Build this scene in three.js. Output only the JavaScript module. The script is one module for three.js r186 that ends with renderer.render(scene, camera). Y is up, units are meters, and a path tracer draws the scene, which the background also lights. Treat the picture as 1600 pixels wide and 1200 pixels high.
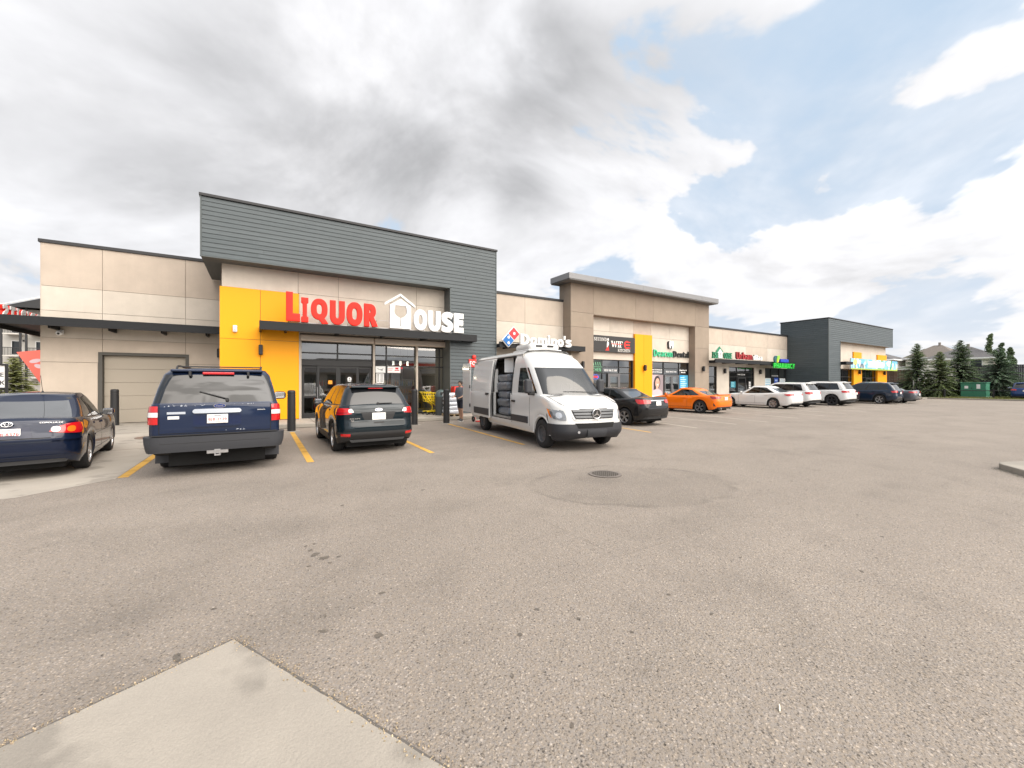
import * as THREE from 'three';
import { mergeGeometries, toCreasedNormals } from 'three/addons/utils/BufferGeometryUtils.js';
import { RoundedBoxGeometry } from 'three/addons/geometries/RoundedBoxGeometry.js';
import { TextGeometry } from 'three/addons/geometries/TextGeometry.js';
import { FontLoader } from 'three/addons/loaders/FontLoader.js';
import { MarchingCubes } from 'three/addons/objects/MarchingCubes.js';

// ---------------------------------------------------------------- camera, sky, sun, exposure
const scene = new THREE.Scene();
const YAW = 31.6 * Math.PI / 180;
const camera = new THREE.PerspectiveCamera(86.13, 4 / 3, 0.1, 900);
camera.position.set(0, 1.65, 0);
camera.lookAt(Math.sin(YAW), 1.65, -Math.cos(YAW));
camera.setViewOffset(1600, 1200, 0, 2, 1600, 1200);

const renderer = new THREE.WebGLRenderer({ antialias: true });
renderer.setSize(1024, 768);
renderer.toneMapping = THREE.LinearToneMapping;
const EXPO = 1.9;
renderer.toneMappingExposure = EXPO;
renderer.shadowMap.enabled = true;

const SUN = new THREE.Vector3(0.26, 0.66, 0.70).normalize();
const sun = new THREE.DirectionalLight(0xfff0dc, 2.0);
sun.position.copy(SUN).multiplyScalar(150).add(new THREE.Vector3(25, 0, -12));
sun.target.position.set(25, 0, -12);
sun.castShadow = true; sun.shadow.radius = 140;
sun.shadow.mapSize.set(4096, 4096);
Object.assign(sun.shadow.camera, { left: -75, right: 75, top: 60, bottom: -60, near: 1, far: 400 });
scene.add(sun, sun.target);

// seeded random and periodic noise
function rng(seed) { let s = seed >>> 0; return () => { s = (s + 0x6D2B79F5) >>> 0; let t = s; t = Math.imul(t ^ (t >>> 15), t | 1); t ^= t + Math.imul(t ^ (t >>> 7), t | 61); return ((t ^ (t >>> 14)) >>> 0) / 4294967296; }; }
function hash2(x, y, s = 0) { let h = Math.imul(x, 374761393) + Math.imul(y, 668265263) + Math.imul(s, 1274126177); h = Math.imul(h ^ (h >>> 13), 1274126177); return ((h ^ (h >>> 16)) >>> 0) / 4294967296; }
const smooth = t => t * t * (3 - 2 * t), lerp = (a, b, t) => a + (b - a) * t, clamp = (x, a = 0, b = 1) => Math.min(b, Math.max(a, x));
const sstep = (a, b, x) => smooth(clamp((x - a) / (b - a)));
function vnoise(x, y, per = 0, s = 0) {
  const xi = Math.floor(x), yi = Math.floor(y), fx = smooth(x - xi), fy = smooth(y - yi);
  const w = v => per ? ((v % per) + per) % per : v;
  const a = hash2(w(xi), w(yi), s), b = hash2(w(xi + 1), w(yi), s), c = hash2(w(xi), w(yi + 1), s), d = hash2(w(xi + 1), w(yi + 1), s);
  return lerp(lerp(a, b, fx), lerp(c, d, fx), fy);
}
function fbm(x, y, oct = 5, per = 0, s = 0) { let v = 0, a = 0.5, n = 0; for (let i = 0; i < oct; i++) { v += a * vnoise(x, y, per, s + i * 17); n += a; x = x * 2; y = y * 2; if (per) per *= 2; else { x += 13.7; y += 7.3; } a *= 0.5; } return v / n; }

// the sky: broken cloud with pale blue gaps over the far end of the plaza
{
  const W = 4096, Hh = 2048, data = new Float32Array(W * Hh * 4);
  const g = (az, el, a0, e0, sa, se) => Math.exp(-(((az - a0) / sa) ** 2) - (((el - e0) / se) ** 2));
  const crisp = (x, y, oct, s) => { let v = 0, a = 1, n = 0; for (let i = 0; i < oct; i++) { v += a * vnoise(x, y, 0, s + i * 17); n += a; x = x * 2.03 + 13.7; y = y * 2.03 + 7.3; a *= 0.56; } return v / n; };
  for (let j = 0; j < Hh; j++) for (let i = 0; i < W; i++) {
    const el = ((j + 0.5) / Hh - 0.5) * Math.PI, ph = ((i + 0.5) / W - 0.5) * 2 * Math.PI, o = (j * W + i) * 4; data[o + 3] = 1;
    const E = el * 180 / Math.PI;
    if (E < -2) { data[o] = 0.27 / EXPO; data[o + 1] = 0.25 / EXPO; data[o + 2] = 0.23 / EXPO; continue; }
    const dx = Math.cos(ph) * Math.cos(el), dz = Math.sin(ph) * Math.cos(el), dy = Math.sin(el);
    let az = Math.atan2(dx, -dz) - YAW; if (az > Math.PI) az -= 2 * Math.PI; if (az < -Math.PI) az += 2 * Math.PI;
    const A = az * 180 / Math.PI, k = 1.9 / (Math.max(dy, 0) + 0.24), x = dx * k, z = dz * k;
    const wx = vnoise(x * 0.9 + 3, z * 0.9, 0, 5) - 0.5, wz = vnoise(x * 0.9, z * 0.9 + 9, 0, 6) - 0.5;
    const oc = Math.abs(A) > 70 ? 3 : 0, base = crisp(x * 0.95 + wx * 0.7 + 11, z * 0.95 + wz * 0.7 + 4, 8 - oc, 1);
    // blue gaps and the puffs that float in them (degrees from the view axis, elevation)
    const gap = 1.15 * g(A, E, 27, 19, 11, 5) + 1.2 * g(A, E, 45, 20, 9, 5.5) + 0.75 * g(A, E, 41, 33, 7, 3) + 0.8 * g(A, E, 12, 13.5, 7, 3) + 0.95 * g(A, E, 40, 6.5, 18, 2.6) + 0.45 * g(A, E, 33, 27, 7, 4) + 0.35 * g(A, E, -37, 8, 7, 4);
    const puff = 1.0 * g(A, E, 41, 13, 12, 2.6) + 0.9 * g(A, E, 36.5, 21, 3.2, 2.0) + 0.8 * g(A, E, 47, 27, 9, 2.6) + 0.8 * g(A, E, 25, 11.5, 8, 2.2) + 0.5 * g(A, E, 34, 36, 6, 3) + 0.6 * g(A, E, 30, 26, 6, 2.2);
    const round = 0.10 * sstep(60, 95, Math.abs(A)) * (1 - sstep(50, 75, E));
    const soft = crisp(x * 0.8 + wx * 1.2 + 31, z * 0.8 + wz * 1.2 + 17, 6 - oc, 40), fine = crisp(x * 3.0 + wx * 2 + 5, z * 3.0 + wz * 2 + 2, 6 - oc, 70), veil = 0.42 * sstep(0.36, 0.70, 0.6 * soft + 0.4 * fine);
    const dens = base + 0.135 + 0.16 * (1 - sstep(-2, 14, A)) * sstep(-110, -70, A) - 0.27 * gap + 0.30 * puff - round + 0.34 * (fine - 0.5), cov = sstep(0.43, 0.525, dens);
    // thick cloud is grey below, thin cloud lets the light through
    const thick = clamp(1.15 * g(A, E, 5, 38, 8, 6) + 0.85 * g(A, E, -14, 28, 14, 6) + 0.6 * g(A, E, -36, 32, 8, 5) + 0.62 * g(A, E, -42, 20, 13, 5) + 0.6 * g(A, E, 22, 36, 10, 6) + 0.8 * g(A, E, 1.5, 24, 5, 4) + 0.5 * g(A, E, 28, 11.3, 8, 1.6) + 0.35 * g(A, E, -20, 45, 20, 6) + 0.4 * sstep(60, 100, Math.abs(A)));
    let lit = 1.03 - 0.52 * (0.14 + 0.86 * thick) * sstep(0.33, 0.62, 0.75 * soft + 0.25 * fine + 0.10 * thick) + 0.55 * (fine - 0.5) + 0.40 * (base - 0.5) + 0.05 * (1 - cov);
    lit = 0.44 + 0.10 * Math.log(1 + Math.exp((lit - 0.44) / 0.10));
    const near = Math.exp(-(1 - (dx * SUN.x + dy * SUN.y + dz * SUN.z)) * 5.5);   // cloud glow round the sun, boosted out of view to light the fronts
    const h = Math.pow(1 - clamp(dy), 4), hz = 0.6 * Math.exp(-Math.max(E, 0) / 4), warm = 0.02 * (soft - 0.5);
    for (let c = 0; c < 3; c++) {
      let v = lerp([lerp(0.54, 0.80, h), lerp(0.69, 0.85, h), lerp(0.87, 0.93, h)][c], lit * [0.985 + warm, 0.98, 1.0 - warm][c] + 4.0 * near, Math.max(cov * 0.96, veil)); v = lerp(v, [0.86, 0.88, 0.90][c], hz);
      data[o + c] = v / EXPO;
    }
  }
  const sky = new THREE.DataTexture(data, W, Hh, THREE.RGBAFormat, THREE.FloatType);
  sky.mapping = THREE.EquirectangularReflectionMapping; sky.magFilter = THREE.LinearFilter; sky.minFilter = THREE.LinearFilter; sky.needsUpdate = true;
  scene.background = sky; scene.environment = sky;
}

// ---------------------------------------------------------------- helpers
const V = (x, y, z) => new THREE.Vector3(x, y, z);
const used = new Map(), origin = new Map();
function numbered(n) { const k = used.get(n) || 0; used.set(n, k + 1); return k ? `${n}_${String(k).padStart(3, '0')}` : n; }
function thing(name, label, category, [x, y, z] = [0, 0, 0], group) {
  const o = new THREE.Group(); o.name = numbered(name); o.position.set(x, y, z); scene.add(o); origin.set(o, [x, y, z]);
  o.userData = { label, category }; if (group) o.userData.group = group; return o;
}
function part(parent, name, geo, mat) { const m = new THREE.Mesh(Array.isArray(geo) ? merge(geo) : geo, mat); m.name = name; m.castShadow = m.receiveShadow = true; parent.add(m); return m; }
// a part given in world metres, put under a thing that stands at its own base
function wpart(parent, name, geo, mat, root = parent) { const g = Array.isArray(geo) ? merge(geo) : geo; const o = origin.get(root) || [0, 0, 0]; g.translate(-o[0], -o[1], -o[2]); return part(parent, name, g, mat); }
function single(name, label, category, geo, mat, pos = [0, 0, 0], group) { const m = part(scene, numbered(name), geo, mat); m.position.set(...pos); m.userData = { label, category }; if (group) m.userData.group = group; return m; }
function structure(name, geo, mat, parent) { const m = part(parent || scene, parent ? name : numbered(name), geo, mat); if (!parent) m.userData.kind = 'structure'; return m; }
function place(src, first, name, label, [x, y, z], ry = 0, s = 1) { const o = first ? src : src.clone(); if (!first) { o.name = numbered(name); scene.add(o); o.userData = { ...src.userData }; } o.userData.label = label; o.position.set(x, y, z); o.rotation.y = ry; o.scale.setScalar(s); return o; }
function merge(list) { return mergeGeometries(list.map(g => { const q = g.index ? g.toNonIndexed() : g; for (const k of Object.keys(q.attributes)) if (!['position', 'normal', 'uv'].includes(k)) q.deleteAttribute(k); if (!q.attributes.uv) q.setAttribute('uv', new THREE.BufferAttribute(new Float32Array(q.attributes.position.count * 2), 2)); return q; })); }
// uv in metres from the faces' own directions
function muv(g) {
  g = g.index ? g.toNonIndexed() : g; const p = g.attributes.position, n = g.attributes.normal, uv = new Float32Array(p.count * 2);
  for (let i = 0; i < p.count; i++) { const ax = Math.abs(n.getX(i)), ay = Math.abs(n.getY(i)), az = Math.abs(n.getZ(i)); const a = ax > ay && ax > az ? [p.getZ(i), p.getY(i)] : ay > az ? [p.getX(i), p.getZ(i)] : [p.getX(i), p.getY(i)]; uv[2 * i] = a[0]; uv[2 * i + 1] = a[1]; }
  g.setAttribute('uv', new THREE.BufferAttribute(uv, 2)); return g;
}
// box from corner to corner, in metres
function bx(x0, x1, y0, y1, z0, z1) { const g = new THREE.BoxGeometry(x1 - x0, y1 - y0, z1 - z0); g.translate((x0 + x1) / 2, (y0 + y1) / 2, (z0 + z1) / 2); return muv(g); }
function rbx(x0, x1, y0, y1, z0, z1, r = 0.02, seg = 2) { const g = new RoundedBoxGeometry(x1 - x0, y1 - y0, z1 - z0, seg, Math.min(r, Math.abs(x1 - x0) / 2.01, Math.abs(y1 - y0) / 2.01, Math.abs(z1 - z0) / 2.01)); g.translate((x0 + x1) / 2, (y0 + y1) / 2, (z0 + z1) / 2); return muv(g); }
function cyl(r0, r1, h, x, y, z, seg = 16, axis = 'y') { const g = new THREE.CylinderGeometry(r1, r0, h, seg); if (axis === 'x') g.rotateZ(Math.PI / 2); if (axis === 'z') g.rotateX(Math.PI / 2); g.translate(x, y, z); return g; }
function bar(a, b, r, seg = 6) { const d = V(b[0] - a[0], b[1] - a[1], b[2] - a[2]), l = d.length(); const g = new THREE.CylinderGeometry(r, r, l, seg); g.applyQuaternion(new THREE.Quaternion().setFromUnitVectors(V(0, 1, 0), d.normalize())); g.translate((a[0] + b[0]) / 2, (a[1] + b[1]) / 2, (a[2] + b[2]) / 2); return g; }
function tube(pts, r, n = 24, seg = 6) { return new THREE.TubeGeometry(new THREE.CatmullRomCurve3(pts.map(p => V(...p))), n, r, seg); }
const lin = (r, g, b) => new THREE.Color().setRGB(r, g, b);
const std = (c, rough = 0.8, o = {}) => new THREE.MeshStandardMaterial({ color: Array.isArray(c) ? lin(...c) : c, roughness: rough, ...o });
const phys = (c, rough, o = {}) => new THREE.MeshPhysicalMaterial({ color: Array.isArray(c) ? lin(...c) : c, roughness: rough, ...o });
function dtex(n, fn, rep = 1, srgb = true) {
  const d = new Uint8Array(n * n * 4);
  for (let j = 0; j < n; j++) for (let i = 0; i < n; i++) { const c = fn(i / n, j / n, i, j), o = (j * n + i) * 4; for (let k = 0; k < 3; k++) d[o + k] = clamp(Array.isArray(c) ? c[k] : c) * 255; d[o + 3] = 255; }
  const t = new THREE.DataTexture(d, n, n); t.wrapS = t.wrapT = THREE.RepeatWrapping; t.magFilter = THREE.LinearFilter; t.minFilter = THREE.LinearMipmapLinearFilter; t.generateMipmaps = true; t.repeat.set(1 / rep, 1 / rep);
  if (srgb) t.colorSpace = THREE.SRGBColorSpace; t.needsUpdate = true; return t;
}
function ctex(w, h, draw) { const c = document.createElement('canvas'); c.width = w; c.height = h; const x = c.getContext('2d'); draw(x, w, h); const t = new THREE.CanvasTexture(c); t.colorSpace = THREE.SRGBColorSpace; return t; }
// a flat printed sheet facing +z
function sheet(w, h, x, y, z) { const g = new THREE.PlaneGeometry(w, h); g.translate(x, y, z); return g; }

// ---------------------------------------------------------------- textures and materials
const R0 = rng(7);
const asphaltMap = dtex(2048, (() => {
  const n = 2048, f = new Float32Array(n * n); const r = rng(21);
  for (let k = 0; k < n * n; k++) f[k] = 0.70 + 0.10 * (r() - 0.5);
  for (let s = 0; s < 150000; s++) {       // stone chips in the binder
    const x = (r() * n) | 0, y = (r() * n) | 0, q = r(), rad = 0.8 + 2.0 * r() * r(), v = q < 0.42 ? 0.47 + 0.16 * r() : q < 0.90 ? 0.80 + 0.16 * r() : 0.30 + 0.1 * r();
    const R = Math.ceil(rad); for (let dy = -R; dy <= R; dy++) for (let dx = -R; dx <= R; dx++) if (dx * dx + dy * dy <= rad * rad) { const o = ((y + dy + n) % n) * n + (x + dx + n) % n; f[o] = lerp(f[o], v, 0.75); }
  }
  return (u, v, i, j) => { const a = f[j * n + i] * (0.965 + 0.07 * fbm(u * 6, v * 6, 4, 6, 3)), t = hash2(i >> 2, j >> 2, 8) - 0.5; return [a * (1.0 + 0.03 * t), a * 0.985, a * (0.965 - 0.05 * t)]; };
})(), 5.2);
const asphaltBump = dtex(1024, (() => { const n = 1024, f = new Float32Array(n * n).fill(0.4), r = rng(33); for (let s = 0; s < 60000; s++) { const x = (r() * n) | 0, y = (r() * n) | 0, R = 1 + ((r() * 3) | 0), v = r(); for (let dy = -R; dy <= R; dy++) for (let dx = -R; dx <= R; dx++) if (dx * dx + dy * dy <= R * R) f[((y + dy + n) % n) * n + (x + dx + n) % n] = v; } return (u, v, i, j) => f[j * n + i]; })(), 2.6, false);
const concreteMap = dtex(1024, (u, v, i, j) => { const a = 0.84 + 0.10 * (fbm(u * 5, v * 5, 6, 5, 41) - 0.5) * 2 + 0.05 * (hash2(i, j, 4) - 0.5) - 0.10 * sstep(0.62, 0.75, fbm(u * 9, v * 9, 4, 9, 77)); return [a, a * 0.985, a * 0.955]; }, 4.1);
const stuccoMap = dtex(512, (u, v, i, j) => { const a = 0.92 + 0.055 * (fbm(u * 4, v * 4, 5, 4, 51) - 0.5) * 2 + 0.035 * (hash2(i, j, 9) - 0.5) + 0.010 * (vnoise(u * 40, v * 3, 0, 52) - 0.5); return [a, a, a * 0.995]; }, 2.7);
const stuccoBump = dtex(512, (u, v, i, j) => 0.5 * vnoise(u * 128, v * 128, 128, 3) + 0.5 * hash2(i, j, 2), 1.3, false);
const boardMap = dtex(512, (u, v, i, j) => { const a = 0.90 + 0.07 * (fbm(u * 3, v * 40, 4, 0, 61) - 0.5) * 2 + 0.03 * (hash2(i, j, 6) - 0.5); return [a, a, a]; }, 1.9);
const stucco = c => std(c, 0.92, { map: stuccoMap, bumpMap: stuccoBump, bumpScale: 0.004 });
const M = {
  cream: stucco([0.72, 0.645, 0.56]), cream2: stucco([0.70, 0.625, 0.54]), beige: stucco([0.62, 0.525, 0.44]), beige2: stucco([0.64, 0.545, 0.455]), taupe: stucco([0.375, 0.305, 0.24]), taupe2: stucco([0.36, 0.29, 0.23]),
  yellow: phys([0.90, 0.365, 0.002], 0.5, { specularIntensity: 0.6 }), yellow2: phys([0.88, 0.352, 0.002], 0.5, { specularIntensity: 0.6 }),
  joint: std([0.20, 0.165, 0.135], 0.95), slate: [0, 1, 2].map(i => std([0.073 + 0.005 * i, 0.094 + 0.005 * i, 0.103 + 0.005 * i], 0.5, { map: boardMap })), slateBack: std([0.03, 0.036, 0.037], 0.9),
  coping: std([0.024, 0.024, 0.026], 0.55), steel: phys([0.014, 0.015, 0.017], 0.55, { specularIntensity: 0.6 }), alu: std([0.50, 0.44, 0.37], 0.5), black: std([0.012, 0.012, 0.013], 0.5), rubber: std([0.014, 0.014, 0.015], 0.75),
  glass: phys([0.80, 0.86, 0.85], 0.0, { transmission: 1, thickness: 0, ior: 2.5 }), dimGlass: phys([0.42, 0.46, 0.46], 0.0, { transmission: 1, thickness: 0, ior: 1.75 }),
  door: std([0.36, 0.315, 0.255], 0.6), room: std([0.20, 0.19, 0.18], 0.9), roomDark: std([0.07, 0.07, 0.07], 0.9), white: std([0.80, 0.80, 0.79], 0.55), zinc: std([0.23, 0.23, 0.235], 0.5, { metalness: 0.3 }),
  concrete: std([0.505, 0.472, 0.435], 0.9, { map: concreteMap, bumpMap: stuccoBump, bumpScale: 0.003 }), kerb: std([0.45, 0.425, 0.39], 0.9, { map: concreteMap }),
  lineYellow: std([0.85, 0.50, 0.10], 0.8, { map: concreteMap }), lineWhite: std([0.62, 0.58, 0.52], 0.8, { map: concreteMap }),
  chrome: std([0.75, 0.75, 0.76], 0.12, { metalness: 1 }), silver: std([0.55, 0.55, 0.56], 0.3, { metalness: 0.9 }), red: std([0.72, 0.03, 0.02], 0.45),
};
const fonts = {}; for (const [k, f] of [['bold', 'droid_sans_bold'], ['reg', 'droid_sans_regular'], ['serif', 'droid_serif_bold']]) fonts[k] = await new FontLoader().loadAsync(`fonts/droid/${f}.typeface.json`);
// solid lettering that fills a box w by h metres, standing at the origin's lower left corner and facing +z
function letter(text, w, h, d, font = 'bold', fat = 0.0) {
  const g = new TextGeometry(text, { font: fonts[font], size: 1, depth: 0.2, curveSegments: 5, bevelEnabled: fat > 0, bevelThickness: 0.02, bevelSize: fat, bevelOffset: 0, bevelSegments: 2 });
  g.computeBoundingBox(); const b = g.boundingBox; g.translate(-b.min.x, -b.min.y, -b.min.z); g.scale(w / (b.max.x - b.min.x), h / (b.max.y - b.min.y), d / (b.max.z - b.min.z)); g.computeVertexNormals(); return g;
}

// ---------------------------------------------------------------- ground
const asphalt = std([0.535, 0.478, 0.427], 0.9, { map: asphaltMap, bumpMap: asphaltBump, bumpScale: 0.006, vertexColors: true });
function baseTone(x, z) {
    let t = 0.92 + 0.14 * fbm(x * 0.22 + 5, z * 0.22, 4, 0, 91) + 0.14 * (fbm(x * 0.9, z * 0.9, 3, 0, 92) - 0.5);
    t *= 1 - 0.07 * sstep(0.52, 0.72, fbm(x * 0.5 + 40, z * 1.3, 4, 0, 93));                     // dull traffic film in patches
    for (const c of [-0.6, 2.3, 4.9, 7.2, 9.9, 12.6, 15.2, 17.7, 20.4]) t *= 1 - 0.15 * Math.exp(-(((x - c) / 0.55) ** 2)) * sstep(-15.8, -14.6, z) * (1 - sstep(-12.8, -9.6, z)) * (0.4 + fbm(x * 2, z * 2, 3, 0, 94));   // oil drip in the stalls
    t *= 1 - 0.10 * sstep(0.60, 0.80, fbm(x * 2.6 + 7, z * 2.6 + 3, 3, 0, 95)) - 0.04 * sstep(0.55, 0.75, fbm(x * 0.35 + z * 1.6, z * 0.3 - x * 1.3 + 9, 4, 0, 96));   // scuffs and faint tyre marks
    return t;
}
{
  const axis = (dense, far) => { const a = []; for (let v = dense[0]; v <= dense[1] + 1e-6; v += dense[2]) a.push(v); let s = 1, lo = dense[0], hi = dense[1]; while (hi < far) { s *= 1.6; lo -= s; hi += s; a.unshift(lo); a.push(hi); } return a; };
  const xs = axis([-8, 60, 0.22], 420), zs = axis([-20, 1, 0.2], 420), P = [], C = [], UV = [], I = [];
  zs.forEach(z => xs.forEach(x => {
    P.push(x, 0, z); UV.push(x, z);
    const t = baseTone(x, z);
    C.push(t, t * 0.997, t * 0.99);
  }));
  const nx = xs.length; for (let j = 0; j < zs.length - 1; j++) for (let i = 0; i < nx - 1; i++) { const a = j * nx + i; I.push(a, a + nx, a + 1, a + 1, a + nx, a + nx + 1); }
  const g = new THREE.BufferGeometry(); g.setAttribute('position', new THREE.Float32BufferAttribute(P, 3)); g.setAttribute('color', new THREE.Float32BufferAttribute(C, 3)); g.setAttribute('uv', new THREE.Float32BufferAttribute(UV, 2)); g.setIndex(I); g.computeVertexNormals();
  structure('parking_lot_ground', g, asphalt);
}
// a flat sheet with an outline in x,z at height y
function flat(pts, y, uvs = 1) { const s = new THREE.Shape(pts.map(p => new THREE.Vector2(p[0], -p[1]))); const g = new THREE.ShapeGeometry(s); g.rotateX(-Math.PI / 2); g.translate(0, y, 0); return muv(g); }
function blob(cx, cz, rx, rz, seed, n = 40, rough = 0.25, turn = 0) { const a = []; for (let i = 0; i < n; i++) { const t = i / n * 2 * Math.PI, q = 1 + rough * (fbm(Math.cos(t) * 1.5 + seed, Math.sin(t) * 1.5 + seed, 3, 0, seed) - 0.5) * 2, x = Math.cos(t) * rx * q, z = Math.sin(t) * rz * q; a.push([cx + x * Math.cos(turn) - z * Math.sin(turn), cz + x * Math.sin(turn) + z * Math.cos(turn)]); } return a; }
// damp, oily staining round the drain: a sheet of the same asphalt with its own stain pattern
{
  const P = [], C = [], UV = [], I = [], n = 110, m = 92, cx = 5.2, cz = -4.74;
  for (let j = 0; j <= m; j++) for (let i = 0; i <= n; i++) {
    const x = cx - 2.3 + 4.6 * i / n, z = cz - 1.95 + 3.9 * j / m, u = ((x - cx) * 0.94 + (z - cz) * 0.34) / 1.78, v = ((z - cz) * 0.94 - (x - cx) * 0.34) / 1.32;
    const d = Math.hypot(u, v) + 0.42 * (fbm(x * 1.5 + 3, z * 1.5, 5, 0, 140) - 0.5), n2 = fbm(x * 2.2, z * 2.2 + 5, 5, 0, 141), q = Math.hypot((x - 5.05) / 0.7, (z + 5.1) / 0.45);
    let t = 1 - 0.09 * (1 - sstep(0.93, 1.0, d)) * (0.55 + 0.9 * n2) - 0.24 * Math.exp(-(((d - 0.96) / 0.035) ** 2)) * sstep(0.38, 0.62, fbm(u * 2 + 9, v * 2, 3, 0, 142) + 0.16 * v - 0.10 * u) - 0.16 * Math.exp(-q * q) * n2 * 1.6;
    const e = Math.min(i, n - i, j, m - j) / 6; t = lerp(1, t, clamp(e));
    P.push(x, 0.0015, z); UV.push(x, z); const bt = baseTone(x, z); C.push(bt * t, bt * t * 0.997, bt * t * 0.99);
  }
  for (let j = 0; j < m; j++) for (let i = 0; i < n; i++) { const a = j * (n + 1) + i; I.push(a, a + n + 1, a + 1, a + 1, a + n + 1, a + n + 2); }
  const g = new THREE.BufferGeometry(); g.setAttribute('position', new THREE.Float32BufferAttribute(P, 3)); g.setAttribute('color', new THREE.Float32BufferAttribute(C, 3)); g.setAttribute('uv', new THREE.Float32BufferAttribute(UV, 2)); g.setIndex(I); g.computeVertexNormals(); structure('asphalt_patch', g, asphalt);
}
// oil spots, tar crumbs
{
  const oil = std([0.25, 0.22, 0.19], 0.85, { map: asphaltMap }), r = rng(5);
  const spots = [[0.46, -4.35, 0.05, 0.028], [0.52, -4.22, 0.05, 0.03], [0.43, -4.48, 0.03, 0.018], [0.64, -4.18, 0.025, 0.015], [0.40, -4.62, 0.02, 0.012], [0.48, -4.64, 0.022, 0.012], [0.38, -4.10, 0.024, 0.014], [0.55, -4.08, 0.02, 0.012], [0.82, -3.28, 0.03, 0.016], [0.36, -2.98, 0.035, 0.014], [0.66, -2.74, 0.03, 0.022], [-0.42, -3.15, 0.05, 0.018], [-0.72, -2.92, 0.03, 0.014], [1.9, -2.2, 0.018, 0.012], [2.1, -1.9, 0.014, 0.01], [1.72, -2.45, 0.02, 0.013], [2.75, -1.75, 0.02, 0.01], [0.95, -5.9, 0.04, 0.02], [2.15, -6.1, 0.05, 0.02]];
  for (let i = 0; i < 34; i++) spots.push([-1 + 9 * r(), -1.4 - 7 * r(), 0.008 + 0.014 * r(), 0.006 + 0.008 * r()]);
  spots.forEach(([x, z, a, b], i) => { const m = structure('oil_stain', flat(blob(x, z, a * 0.95, b * 1.2, i + 3, 14, 0.5, r() * 3), 0.0022 + 0.00004 * i), oil); });
}
// concrete: loading apron on the left, pump-island pad under the camera, kerb island on the right
const apron = structure('concrete_apron', flat([[-16, -8.75], [-2.98, -8.72], [-2.1, -9.55], [-2.1, -16.9], [-1.35, -16.9], [-1.35, -22.6], [-16, -22.6]], 0.003), M.concrete);
const jointDark = std([0.11, 0.10, 0.09], 0.95);
structure('apron_joint', merge([bx(-16, -2.12, 0.0032, 0.0050, -13.61, -13.59), bx(-16, -1.4, 0.0032, 0.0050, -18.01, -17.99), bx(-6.01, -5.99, 0.0032, 0.0050, -22.6, -8.8)]), jointDark);
const A1 = [-0.907, 0.421], B1 = [0.469, 0.883], C1 = [-0.14, -3.18], at1 = (a, b) => [C1[0] + A1[0] * a + B1[0] * b, C1[1] + A1[1] * a + B1[1] * b];
{ const e = [], jit = (k, q) => 0.012 * (fbm(k * 3.1, q, 3, 0, 150) - 0.35); for (let k = 0; k < 60; k++) e.push(at1(jit(k, 1), 6 - k * 0.1)); for (let k = 0; k < 60; k++) e.push(at1(k * 0.1, jit(k, 5))); e.push(at1(6, 6)); structure('concrete_pad', flat(e, 0.006), M.concrete); }
{ // loose grit and pebbles gathered in the open joint round the pad
  const r = rng(17), pebble = new THREE.IcosahedronGeometry(1, 0), n = 1500, im = new THREE.InstancedMesh(pebble, std([0.42, 0.34, 0.24], 0.95), n), m = new THREE.Matrix4(), q = new THREE.Quaternion(), c = new THREE.Color();
  for (let i = 0; i < n; i++) { const onA = r() < 0.42, t = r() * (onA ? 2.4 : 3.2), o = (r() + r() + r() - 1.5) * 0.05 - 0.012, p = onA ? at1(t, o) : at1(o, t), s = 0.0016 + 0.0042 * r() * r(); q.setFromEuler(new THREE.Euler(r() * 6, r() * 6, r() * 6)); m.compose(V(p[0], 0.005 + s * 0.5, p[1]), q, V(s * 1.3, s * 0.8, s)); im.setMatrixAt(i, m); const k = 0.5 + r() * 0.8; im.setColorAt(i, c.setRGB(k, k * (0.94 + 0.06 * r()), k * (0.85 + 0.1 * r()))); }
  im.name = 'joint_gravel'; im.userData = { kind: 'stuff', label: 'pale grit in the open joint round the concrete pad', category: 'gravel' }; scene.add(im);
  const cr = []; for (let k = 0; k < 40; k++) { const t = k * 0.08, w = 0.008 + 0.01 * hash2(k, 2, 3); cr.push(flat([at1(-w, t), at1(0.002, t), at1(0.002, t + 0.081), at1(-w, t + 0.081)], 0.0045)); const t2 = k * 0.06; cr.push(flat([at1(t2, -w), at1(t2 + 0.061, -w), at1(t2 + 0.061, 0.002), at1(t2, 0.002)], 0.0045)); }
  structure('pad_joint', merge(cr), jointDark);
}
// kerb-edged island at the right edge
{ const s = new THREE.Shape(); s.moveTo(12.3, 1.80); s.quadraticCurveTo(12.1, 1.86, 11.85, 1.66); s.lineTo(9.6, 0.2); s.lineTo(8.2, -2.6); s.lineTo(16, -3); s.lineTo(15.2, 0.75); s.lineTo(12.3, 1.80);
  const g = new THREE.ExtrudeGeometry(s, { depth: 0.09, bevelEnabled: true, bevelSize: 0.02, bevelThickness: 0.02, bevelSegments: 2 }); g.rotateX(-Math.PI / 2); structure('kerb_island', muv(g), M.kerb);
  const r = rng(3), im = new THREE.InstancedMesh(new THREE.IcosahedronGeometry(1, 0), std([0.30, 0.27, 0.22], 0.95), 160), m = new THREE.Matrix4(); for (let i = 0; i < 160; i++) { const t = r(), s2 = 0.004 + 0.009 * r(); m.compose(V(lerp(12.1, 10.6, t) - 0.05 - 0.16 * r() * r(), s2 * 0.4, lerp(-1.85, -0.85, t) - 0.06 + 0.1 * r()), new THREE.Quaternion(), V(s2, s2 * 0.6, s2)); im.setMatrixAt(i, m); } im.name = 'kerb_gravel'; im.userData = { kind: 'stuff', label: 'loose grit beside the concrete island', category: 'gravel' }; scene.add(im); }
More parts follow.
